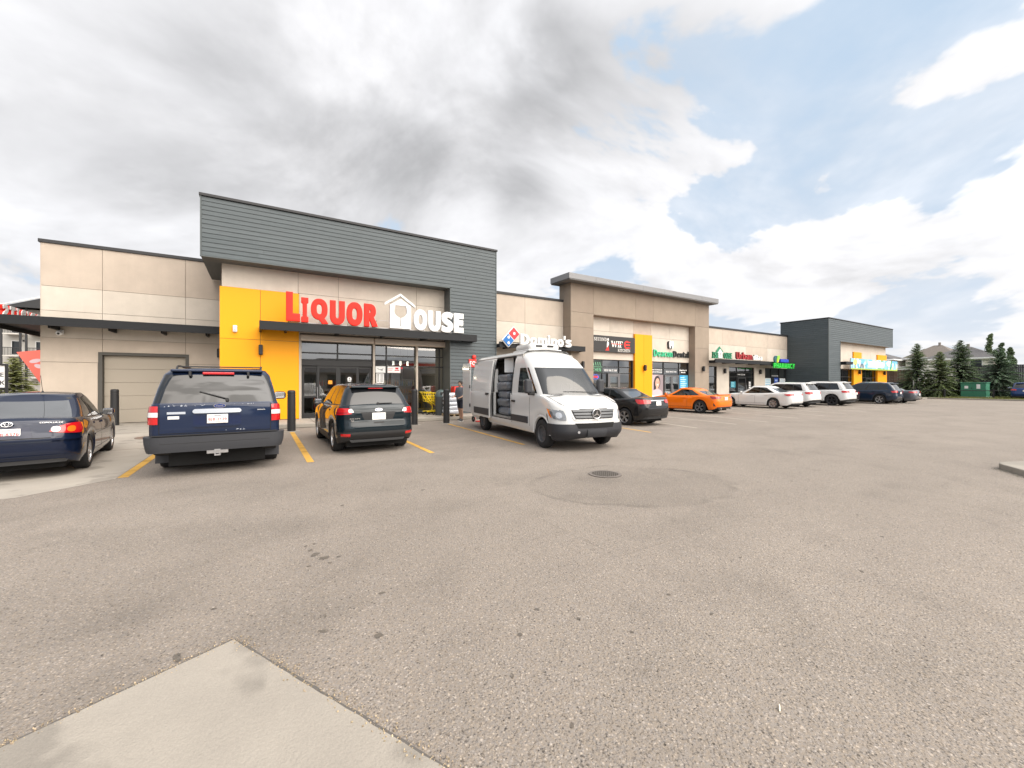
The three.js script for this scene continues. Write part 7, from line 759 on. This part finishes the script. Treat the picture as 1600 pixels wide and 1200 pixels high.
  for (const s of ['L', 'R']) { const a = J['a' + s], t = J['t' + s]; const sh = part(o, 'shoe', meshField(p => Math.max(smin(ell(p, [lerp(a[0], t[0], 0.2), 0.055, a[2]], [0.07, 0.05, 0.043]), ell(p, [lerp(a[0], t[0], 0.75), 0.04, lerp(a[2], t[2], 0.75)], [0.085, 0.042, 0.046]), 0.03), 0.012 - p[1]), [lerp(a[0], t[0], 0.5), 0.05, a[2]], 0.18, 44), shoeM); part(sh, 'sole', rbx(lerp(a[0], t[0], 0.5) - 0.13, lerp(a[0], t[0], 0.5) + 0.12, 0.0, 0.018, a[2] - 0.04, a[2] + 0.045, 0.009), soleM); }
}

// ---------------------------------------------------------------- trees
function spruceCrown(seed, h, rad, tone) {
  const r = rng(seed), pos = [], col = []; const c = new THREE.Color(); const tri = (a, b, d, k) => { pos.push(...a, ...b, ...d); for (let i = 0; i < 3; i++) col.push(k[0], k[1], k[2]); };
  const lv = Math.round(h / 0.13); for (let l = 0; l < lv; l++) { const f = l / lv, y = 0.35 + f * (h - 0.35), R = rad * 1.22 * Math.pow(1 - f, 0.8) * (0.8 + 0.4 * r()) + 0.06, n = Math.max(5, Math.round(7 + 13 * (1 - f)));
    for (let b = 0; b < n; b++) { const a = r() * 7, len = R * (0.65 + 0.5 * r()), rise = 0.10 + 0.5 * f, steps = Math.max(3, Math.round(len / 0.085)); const base = 0.65 + 0.7 * r();
      for (let s = 0; s < steps; s++) { const t = (s + 0.3 * r()) / steps, d = len * t, yy = y + d * (rise - 0.55 * t * (1 - f)) , wd = (0.13 + 0.24 * len * (1 - t)) * (0.7 + 0.6 * r()); const cx = Math.cos(a) * d, cz = Math.sin(a) * d;
        for (const sd of [-1, 1]) { const aa = a + sd * (0.7 + 0.5 * r()), ex = cx + Math.cos(aa) * wd, ez = cz + Math.sin(aa) * wd, ey = yy - 0.03 + 0.08 * (r() - 0.5), px = -Math.sin(aa) * 0.045, pz = Math.cos(aa) * 0.045; const q = base * (0.75 + 0.5 * r()), k = [tone[0] * q, tone[1] * q, tone[2] * q]; tri([cx + px, yy, cz + pz], [cx - px, yy - 0.01, cz - pz], [ex, ey, ez], k); tri([cx, yy + 0.025, cz], [cx, yy - 0.03, cz], [ex * 0.5 + cx * 0.5 + Math.cos(a) * 0.06, ey + 0.01, ez * 0.5 + cz * 0.5 + Math.sin(a) * 0.06], k); } } } }
  const g = new THREE.BufferGeometry(); g.setAttribute('position', new THREE.Float32BufferAttribute(pos, 3)); g.setAttribute('color', new THREE.Float32BufferAttribute(col, 3)); g.computeVertexNormals(); return g;
}
const bark = std([0.10, 0.07, 0.05], 0.95), needle = phys([1, 1, 1], 0.85, { vertexColors: true, side: THREE.DoubleSide, transmission: 0.25, thickness: 0 });
function spruce(label, x, z, h, rad, seed, tone = [0.075, 0.13, 0.05], y0 = 0) { const t = thing('spruce_tree', label, 'tree', [x, y0, z], 'spruce trees'); part(t, 'trunk', cyl(0.11, 0.012, h, 0, h / 2, 0, 8), bark); part(t, 'crown', spruceCrown(seed, h, rad, tone), needle); }
spruce('blue-green spruce beside the chain-link gate, nearest the grey building', 65.9, -16.2, 6.3, 1.75, 1, [0.16, 0.22, 0.095]); spruce('shorter yellow-green spruce, second from the gate', 65.4, -14.2, 5.2, 1.6, 2, [0.18, 0.235, 0.085]); spruce('tall spruce just left of the green cabinet', 67.6, -13.0, 6.5, 1.85, 3, [0.15, 0.215, 0.105]); spruce('broad blue spruce behind the green cabinet', 70.4, -10.6, 5.6, 2.1, 4, [0.14, 0.215, 0.125]);
spruce('small yellow-green spruce by the sign board at the left edge', -13.7, -40, 3.3, 1.1, 9, [0.24, 0.26, 0.07]);
function leafTree(label, x, z, h, rad, seed, tone, y0 = 0, slim = 1, name = 'poplar_tree') { const r = rng(seed), t = thing(name, label, 'tree', [x, y0, z], 'trees behind the fence'); const lim = []; part(t, 'trunk', cyl(0.13, 0.03, h * 0.95, 0, h * 0.475, 0, 8), bark); const pos = [], col = []; const cl = []; for (let i = 0; i < 64; i++) { const f = 0.10 + 0.84 * r(), R = rad * Math.sin(Math.PI * Math.pow(f, 0.8) * 0.93 + 0.12) * Math.sqrt(r()), a = r() * 7; cl.push([Math.cos(a) * R, f * h, Math.sin(a) * R, rad * (0.24 + 0.3 * r())]); }
  for (const [cx, cy, cz, cr] of cl) { lim.push(bar([0, Math.max(0.4, cy - cr - 0.6), 0], [cx, cy, cz], 0.018, 4)); const q0 = 0.7 + 0.6 * r(); for (let k = 0; k < 120; k++) { const u = r() * 2 - 1, a = r() * 7, q = cr * Math.cbrt(r()), s = Math.sqrt(1 - u * u), x0 = cx + q * s * Math.cos(a), y1 = cy + q * u * 1.3, z0 = cz + q * s * Math.sin(a), sz = 0.05 + 0.07 * r(), n = V(r() - 0.5, r() - 0.5, r() - 0.5).normalize(), m = V(r() - 0.5, r() - 0.5, r() - 0.5).cross(n).normalize(); const b = n.clone().multiplyScalar(sz), e = m.multiplyScalar(sz * 0.7), kq = q0 * (0.7 + 0.6 * r()); pos.push(x0 + b.x, y1 + b.y, z0 + b.z, x0 + e.x, y1 + e.y, z0 + e.z, x0 - b.x, y1 - b.y, z0 - b.z, x0 + b.x, y1 + b.y, z0 + b.z, x0 - b.x, y1 - b.y, z0 - b.z, x0 - e.x, y1 - e.y, z0 - e.z); for (let i = 0; i < 6; i++) col.push(tone[0] * kq, tone[1] * kq, tone[2] * kq); } }
  part(t, 'limbs', lim, bark); const g = new THREE.BufferGeometry(); g.setAttribute('position', new THREE.Float32BufferAttribute(pos, 3)); g.setAttribute('color', new THREE.Float32BufferAttribute(col, 3)); g.computeVertexNormals(); part(t, 'crown', g, needle); }
leafTree('tallest slim poplar rising behind the broad spruce', 92, -14.6, 9.4, 0.62, 21, [0.12, 0.175, 0.07]); leafTree('slim poplar just right of the tallest one', 93, -13.7, 7.8, 0.5, 22, [0.11, 0.16, 0.07]); leafTree('short slim poplar, third from the broad spruce', 94, -13.0, 7.2, 0.55, 23, [0.11, 0.16, 0.07]); leafTree('slim pale poplar standing apart near the right edge', 96, -11.4, 7.0, 0.5, 24, [0.14, 0.19, 0.08]);
leafTree('low bright green bush above the dark fence', 80, -8.2, 2.6, 1.3, 25, [0.20, 0.24, 0.03], 2.0, 1, 'leafy_bush'); leafTree('dark conical shrub above the dark fence', 97, -9.6, 5.5, 0.6, 26, [0.03, 0.06, 0.03], 0, 1, 'leafy_bush');

// ---------------------------------------------------------------- verge, cabinet, fences, houses
structure('verge_ground', flat([[58.75, -13.5], [72, -19.5], [72, 6], [63.4, -4.7], [58.75, -4.7]], 0.03), std([0.13, 0.115, 0.06], 0.95));
{ const r = rng(71), n = 9000, g = new THREE.BufferGeometry(); g.setAttribute('position', new THREE.Float32BufferAttribute([-0.012, 0, 0, 0.012, 0, 0, 0.004, 0.16, 0.03], 3)); g.computeVertexNormals(); const im = new THREE.InstancedMesh(g, std([1, 1, 1], 0.9, { side: THREE.DoubleSide }), n), m = new THREE.Matrix4(), q = new THREE.Quaternion(), c = new THREE.Color(); for (let i = 0; i < n; i++) { const x = 59.0 + 12 * r(), z = -13.2 + 8.3 * r(), s = 0.5 + 0.8 * r(); q.setFromEuler(new THREE.Euler((r() - 0.5) * 0.7, r() * 6, 0)); m.compose(V(x, 0.03, z), q, V(s * 2, s, s)); im.setMatrixAt(i, m); const k = 0.6 + 0.7 * r(); im.setColorAt(i, c.setRGB(0.16 * k, 0.17 * k, 0.045 * k)); } im.name = 'verge_grass'; im.userData = { kind: 'stuff', label: 'thin dry grass round the green cabinet', category: 'grass' }; scene.add(im); }
{ const gm = phys([0.035, 0.19, 0.115], 0.5), o = thing('utility_cabinet', 'green steel transformer cabinet on a low plinth before the spruces', 'cabinet', [65.6, 0.03, -11.55]); part(o, 'plinth', rbx(-0.95, 0.95, 0, 0.14, -1.1, 1.1, 0.02), std([0.20, 0.27, 0.2], 0.9)); part(o, 'body', rbx(-0.8, 0.8, 0.14, 1.58, -0.92, 0.92, 0.015), gm); part(o, 'lid', rbx(-0.86, 0.86, 1.58, 1.66, -0.98, 0.98, 0.02), gm); for (const s of [0, 1]) { const d = part(o, 'door', rbx(-0.825, -0.8, 0.17, 1.55, s ? 0.01 : -0.89, s ? 0.89 : -0.01, 0.006), gm); part(d, 'label_plate', bx(-0.832, -0.826, s ? 0.98 : 1.0, s ? 1.45 : 1.28, s ? 0.25 : -0.62, s ? 0.52 : -0.35), M.white); if (!s) part(d, 'handle', rbx(-0.86, -0.826, 0.95, 1.12, -0.12, -0.08, 0.01), M.black); }
  const rl = thing('guard_rail', 'black pipe guard rail in front of the green cabinet', 'rail', [63.4, 0.03, -10.5]); part(rl, 'rail_bar', bar([0, 0.80, -5.5], [0, 0.80, 2.2], 0.035, 8), M.black); for (const z of [-5.4, -2.9, 0.6, 2.1]) part(rl, 'post', cyl(0.09, 0.09, 0.95, 0, 0.475, z, 12), M.black); }
function fencePanels(name, label, cat, x, z0, z1, y0, y1, mats, bw = 0.145, seed = 1) { const o = thing(name, label, cat, [x, y0, z0]); const r = rng(seed); const n = Math.round((z1 - z0) / 2.4); for (let k = 0; k < n; k++) { const a = k * (z1 - z0) / n, b = (k + 1) * (z1 - z0) / n; part(o, 'post', bx(-0.02, 0.08, 0, y1 - y0 + 0.05, a - 0.05, a + 0.05), mats[0]); part(o, 'rail', [bx(0.03, 0.07, 0.3, 0.39, a + 0.06, b - 0.06), bx(0.03, 0.07, y1 - y0 - 0.4, y1 - y0 - 0.31, a + 0.06, b - 0.06)], mats[0]); for (let z = a; z < b - 0.02; z += bw) { const t = (r() - 0.5) * 0.03; part(o, 'plank', bx(-0.018, 0.0 + 0.008 * r(), 0, y1 - y0 + t, z + 0.006, Math.min(z + bw, b) - 0.004), mats[(r() * mats.length) | 0]); } } return o; }
const dk = [[0.055, 0.055, 0.058], [0.045, 0.045, 0.048], [0.07, 0.068, 0.07]].map(c => std(c, 0.9, { map: boardMap })), br = [[0.16, 0.095, 0.06], [0.13, 0.08, 0.05], [0.19, 0.115, 0.07]].map(c => std(c, 0.9, { map: boardMap }));
fencePanels('dark_fence', 'weathered dark board fence along the top of the retaining wall', 'fence', 74.2, -14.2, 6, 1.62, 3.75, dk, 0.145, 5); fencePanels('brown_fence', 'brown board fence between the grey building and the first spruce', 'fence', 70.5, -23, -17.6, 1.5, 3.3, br, 0.16, 6);
structure('hillside', flat([[71, -60], [140, -60], [140, 40], [74.6, 40], [74.6, -16.5], [71, -16.5]], 1.5), std([0.12, 0.13, 0.06], 0.95)); 
{ const o = thing('retaining_wall', 'pale concrete block retaining wall under the dark fence', 'wall', [74, 0, -8]); const ms = [M.kerb, std([0.40, 0.36, 0.32], 0.9, { map: concreteMap })]; for (let j = 0; j < 4; j++) for (let z = -10; z < 22; z += 2) part(o, 'block', rbx(0, 0.5, j * 0.4 + 0.004, j * 0.4 + 0.396, z + (j % 2) + 0.004, z + (j % 2) + 1.996, 0.015, 1), ms[(z / 2 + j + 40) % 2 | 0]); }
{ const o = thing('slatted_gate', 'chain-link gate with dark slats and pale steel posts beside the grey building', 'gate', [66.8, 0, -18]); const gp = std([0.5, 0.49, 0.46], 0.5, { metalness: 0.3 }); const seg = [[58.2, -21.5, 64.6, -18.2], [64.8, -18.0, 66.2, -16.9]]; for (const [x0, z0, x1, z1] of seg) { const n = Math.round(Math.hypot(x1 - x0, z1 - z0) / 0.09); const dx = (x1 - x0) / n, dz = (z1 - z0) / n; for (let g = 0; g < n; g += 12) { const gs = []; for (let k = g; k < Math.min(n, g + 12); k++) gs.push(bar([x0 + dx * k - 66.8, 0.08, z0 + dz * k + 18], [x0 + dx * k - 66.8, 1.72, z0 + dz * k + 18], 0.036, 4)); part(o, 'slat_infill', gs, std([0.028, 0.028, 0.03], 0.7)); } } for (const [x, z] of [[58.2, -21.5], [63.3, -18.9], [63.8, -18.5], [64.7, -16.2], [65.2, -15.8]]) part(o, 'post', cyl(0.06, 0.06, 1.95, x - 66.8, 0.975, z + 18, 10), gp); }
function house(name, label, x0, x1, z0, z1, base, eave, ridge, wall, roofM, wins) {
  const o = thing(name, label, 'house', [(x0 + x1) / 2, base, (z0 + z1) / 2]); const hx = (x1 - x0) / 2, hz = (z1 - z0) / 2, e = eave - base, rg = ridge - base; part(o, 'wall', bx(-hx, hx, 0, e, -hz, hz), wall);
  const ov = 0.5, q = Math.max(0.5, hz - hx), A = [[-hx - ov, e, -hz - ov], [hx + ov, e, -hz - ov], [hx + ov, e, hz + ov], [-hx - ov, e, hz + ov]], T0 = [0, rg, -q], T1 = [0, rg, q]; const pos = []; const f = (...p) => p.forEach(v => pos.push(...v)); f(A[0], A[3], T1, A[0], T1, T0); f(A[2], A[1], T0, A[2], T0, T1); f(A[1], A[0], T0); f(A[3], A[2], T1); f(A[0], A[1], A[2], A[0], A[2], A[3]); const g = new THREE.BufferGeometry(); g.setAttribute('position', new THREE.Float32BufferAttribute(pos, 3)); g.computeVertexNormals(); const rf = part(o, 'roof', muv(g), roofM); part(rf, 'chimney', bx(-0.14, 0.14, rg - 0.5, rg + 0.45, q * 0.4 - 0.14, q * 0.4 + 0.14), std([0.3, 0.27, 0.24], 0.9)); part(o, 'fascia', [bx(-hx - ov - 0.02, -hx - ov + 0.02, e - 0.18, e + 0.02, -hz - ov, hz + ov), bx(-hx - ov, hx + ov, e - 0.18, e + 0.02, hz + ov, hz + ov + 0.04)], M.white);
  for (const [z, y, w, h] of wins) { const wn = part(o, 'window', rbx(-hx - 0.06, -hx - 0.002, y - h / 2 - 0.08, y + h / 2 + 0.08, z - w / 2 - 0.08, z + w / 2 + 0.08, 0.01, 1), M.white); part(wn, 'pane', bx(-hx - 0.068, -hx - 0.061, y - h / 2, y + h / 2, z - w / 2, z + w / 2), phys([0.03, 0.035, 0.04], 0.05)); } return o; }
const sideW = std([0.78, 0.74, 0.67], 0.8), sideW2 = std([0.80, 0.76, 0.70], 0.8), shing = std([0.13, 0.125, 0.13], 0.9, { map: boardMap }), shing2 = std([0.19, 0.165, 0.145], 0.9, { map: boardMap });
house('house', 'cream house with dark grey hip roof behind the grey building', 88, 97, -35, -24.8, 1.5, 5.5, 7.6, sideW, shing, [[3.4, 3.1, 1.0, 1.2], [0.5, 3.1, 1.4, 1.2], [3.2, 1.0, 1.6, 1.1]]); house('house', 'cream house with brown hip roof, middle of the row behind the spruces', 92, 101, -24, -18.3, 1.5, 5.7, 7.9, sideW2, shing2, [[-1.5, 3.2, 1.1, 1.3], [1.3, 3.2, 1.1, 1.3]]); house('house', 'pale house with long grey roof behind the tall spruce', 89, 98, -20.8, -13.9, 1.5, 5.3, 7.2, sideW, shing, [[-1.8, 2.9, 1.1, 1.2], [1.8, 2.9, 1.1, 1.2]]); house('house', 'small far pale house seen over the dark fence near the right edge', 118, 126, -14.5, -6.8, 1.5, 4.6, 6.4, sideW2, shing, [[0, 2.2, 1.2, 1.2]]);
{ const o = thing('garden_shed', 'low white annexe with flat roof behind the brown fence', 'annexe', [84, 1.5, -23.5]); part(o, 'wall', bx(-2, 2, 0, 2.4, -4, 3.4), M.white); part(o, 'roof', bx(-2.2, 2.2, 2.4, 2.55, -4.2, 3.6), M.white); for (const z of [-1, 0.6, 2.2]) part(o, 'window', rbx(-2.04, -1.99, 1.2, 2.0, z - 0.5, z + 0.5, 0.01), phys([0.08, 0.09, 0.1], 0.1)); }

// ---------------------------------------------------------------- left edge: apartment block, sign board, flag
{
  const o = thing('apartment_block', 'four-storey pale apartment block with dark balconies behind the store', 'apartment block', [-29, 0, -85]); const wl = std([0.56, 0.54, 0.50], 0.85), dkm = std([0.025, 0.026, 0.028], 0.6), gl = phys([0.03, 0.035, 0.04], 0.05);
  part(o, 'wall', bx(-9, 9, 0, 11.9, -8, 0.4), wl); part(o, 'roof', [bx(-9.4, 3.2, 11.9, 12.1, -8, 2.3)], dkm); const gb = new THREE.Shape([[-0.2, 11.9], [6, 11.9], [6, 14], [3.2, 13.2]].map(p => new THREE.Vector2(...p))); part(o, 'gable', new THREE.ExtrudeGeometry(gb, { depth: 2.6, bevelEnabled: false }).translate(0, 0, 0.2), dkm); part(o, 'gable_trim', [bar([-0.5, 12.0, 2.85], [3.2, 13.35, 2.85], 0.09), bar([3.2, 13.35, 2.85], [6.2, 14.2, 2.85], 0.09)], M.white);
  for (const bx0 of [-5.0, -0.55, 1.75, 4.1]) { const x0 = bx0, x1 = bx0 + 1.75; for (const x of [x0, x1]) part(o, 'post', bx(x - 0.1, x + 0.1, 0, 11.9, 1.9, 2.1), dkm); for (const y of [2.4, 5.4, 8.4]) { const bl = part(o, 'balcony', [bx(x0 + 0.1, x1 - 0.1, y - 0.16, y, 0.4, 2.0)], wl); const rail = [bx(x0 + 0.1, x1 - 0.1, y + 1.0, y + 1.08, 1.96, 2.04)]; for (let k = 0; k < 12; k++) rail.push(bx(x0 + 0.16 + k * 0.13, x0 + 0.2 + k * 0.13, y, y + 1.0, 1.98, 2.02)); part(bl, 'railing', rail, dkm); const wn = part(o, 'window', bx(x0 + 0.35, x1 - 0.35, y + 0.1, y + 2.1, 0.4, 0.44), M.white); part(wn, 'pane', bx(x0 + 0.45, x1 - 0.45, y + 0.2, y + 2.0, 0.44, 0.46), gl); part(o, 'porch_lamp', rbx(x1 - 0.28, x1 - 0.13, y + 2.0, y + 2.25, 0.4, 0.55, 0.02), dkm); } }
}
{ const o = printed('sign_board', 'black framed white sign board cut off by the left edge', 'sign', 1.9, 1.25, [-13.25, 2.0, -35], (c, w, h) => { c.fillStyle = '#ecebe8'; c.fillRect(0, 0, w, h); txt(c, 'E', w * 0.93, h * 0.42, 44, '#26262a'); txt(c, 'K', w * 0.93, h * 0.78, 44, '#26262a'); }); part(o, 'frame', [bx(-1.02, 1.02, 0.625, 0.72, -0.06, 0.06), bx(-1.02, 1.02, -0.74, -0.625, -0.06, 0.06), bx(0.95, 1.05, -2.0, 0.72, -0.061, 0.061), bx(-1.05, -0.95, -2.0, 0.72, -0.061, 0.061)], M.black); part(o, 'yellow_strip', bx(-0.95, 0.7, -1.15, -0.74, -0.03, 0.03), std([0.8, 0.72, 0.02], 0.5)); part(o, 'lower_panel', bx(-0.95, 0.95, -1.9, -1.15, -0.04, 0.02), M.black); }
{ const o = thing('feather_flag', 'red triangular advertising flag beside the beige wall corner', 'flag', [-9.9, 0, -30]); part(o, 'pole', bar([0.62, 0, 0], [0.62, 3.4, 0], 0.02), M.black); const s = new THREE.Shape([[-0.28, 3.16], [0.6, 3.3], [0.6, 1.5]].map(p => new THREE.Vector2(...p))); part(o, 'cloth', new THREE.ExtrudeGeometry(s, { depth: 0.012, bevelEnabled: false }), std([0.80, 0.17, 0.13], 0.8)); part(o, 'cloth_print', [cyl(0.16, 0.16, 0.004, 0, 0, 0, 18, 'z').scale(1.3, 0.6, 1).rotateZ(0.3).translate(0.36, 2.74, 0.016), cyl(0.12, 0.12, 0.004, 0, 0, 0, 18, 'z').scale(1.2, 0.8, 1).rotateZ(-0.5).translate(0.46, 2.48, 0.016)], std([0.70, 0.52, 0.56], 0.8)); }

// ---------------------------------------------------------------- across the lot, behind the viewer: what the shop glass mirrors
{
  const o = thing('fuel_station', 'low dark-roofed fuel station with red banded canopy across the lot', 'fuel station', [16, 0, 30]); const wl = std([0.52, 0.48, 0.43], 0.85); part(o, 'wall', bx(-12, 12, 0, 3.3, 0, 8), wl); const pos = [], f = (...p) => p.forEach(v => pos.push(...v)), A = [[-13, 3.2, -1], [13, 3.2, -1], [13, 3.2, 9], [-13, 3.2, 9]], T = [[-8, 5.6, 4], [8, 5.6, 4]]; f(A[0], A[1], T[1], A[0], T[1], T[0], A[2], A[3], T[0], A[2], T[0], T[1], A[1], A[2], T[1], A[3], A[0], T[0]); const g = new THREE.BufferGeometry(); g.setAttribute('position', new THREE.Float32BufferAttribute(pos, 3)); g.computeVertexNormals(); part(o, 'roof', muv(g), shing); for (let k = 0; k < 6; k++) { const w = part(o, 'window', bx(-10.8 + k * 3.7, -8.2 + k * 3.7, 0.8, 2.9, -0.06, -0.002), M.black); part(w, 'pane', bx(-10.7 + k * 3.7, -8.3 + k * 3.7, 0.9, 2.8, -0.07, -0.061), phys([0.03, 0.035, 0.04], 0.05)); }
  part(o, 'canopy', bx(2, 18, 3.9, 4.6, -11.5, -4), M.white); part(o, 'canopy_band', [bx(1.97, 18.03, 4.05, 4.4, -11.54, -11.5), bx(1.96, 2.0, 4.05, 4.4, -11.5, -4)], M.red); for (const [x, z] of [[4, -10], [10, -10], [16, -10], [4, -5.5], [10, -5.5], [16, -5.5]]) part(o, 'column', rbx(x - 0.2, x + 0.2, 0, 3.9, z - 0.2, z + 0.2, 0.02), wl);
}
renderer.render(scene, camera);
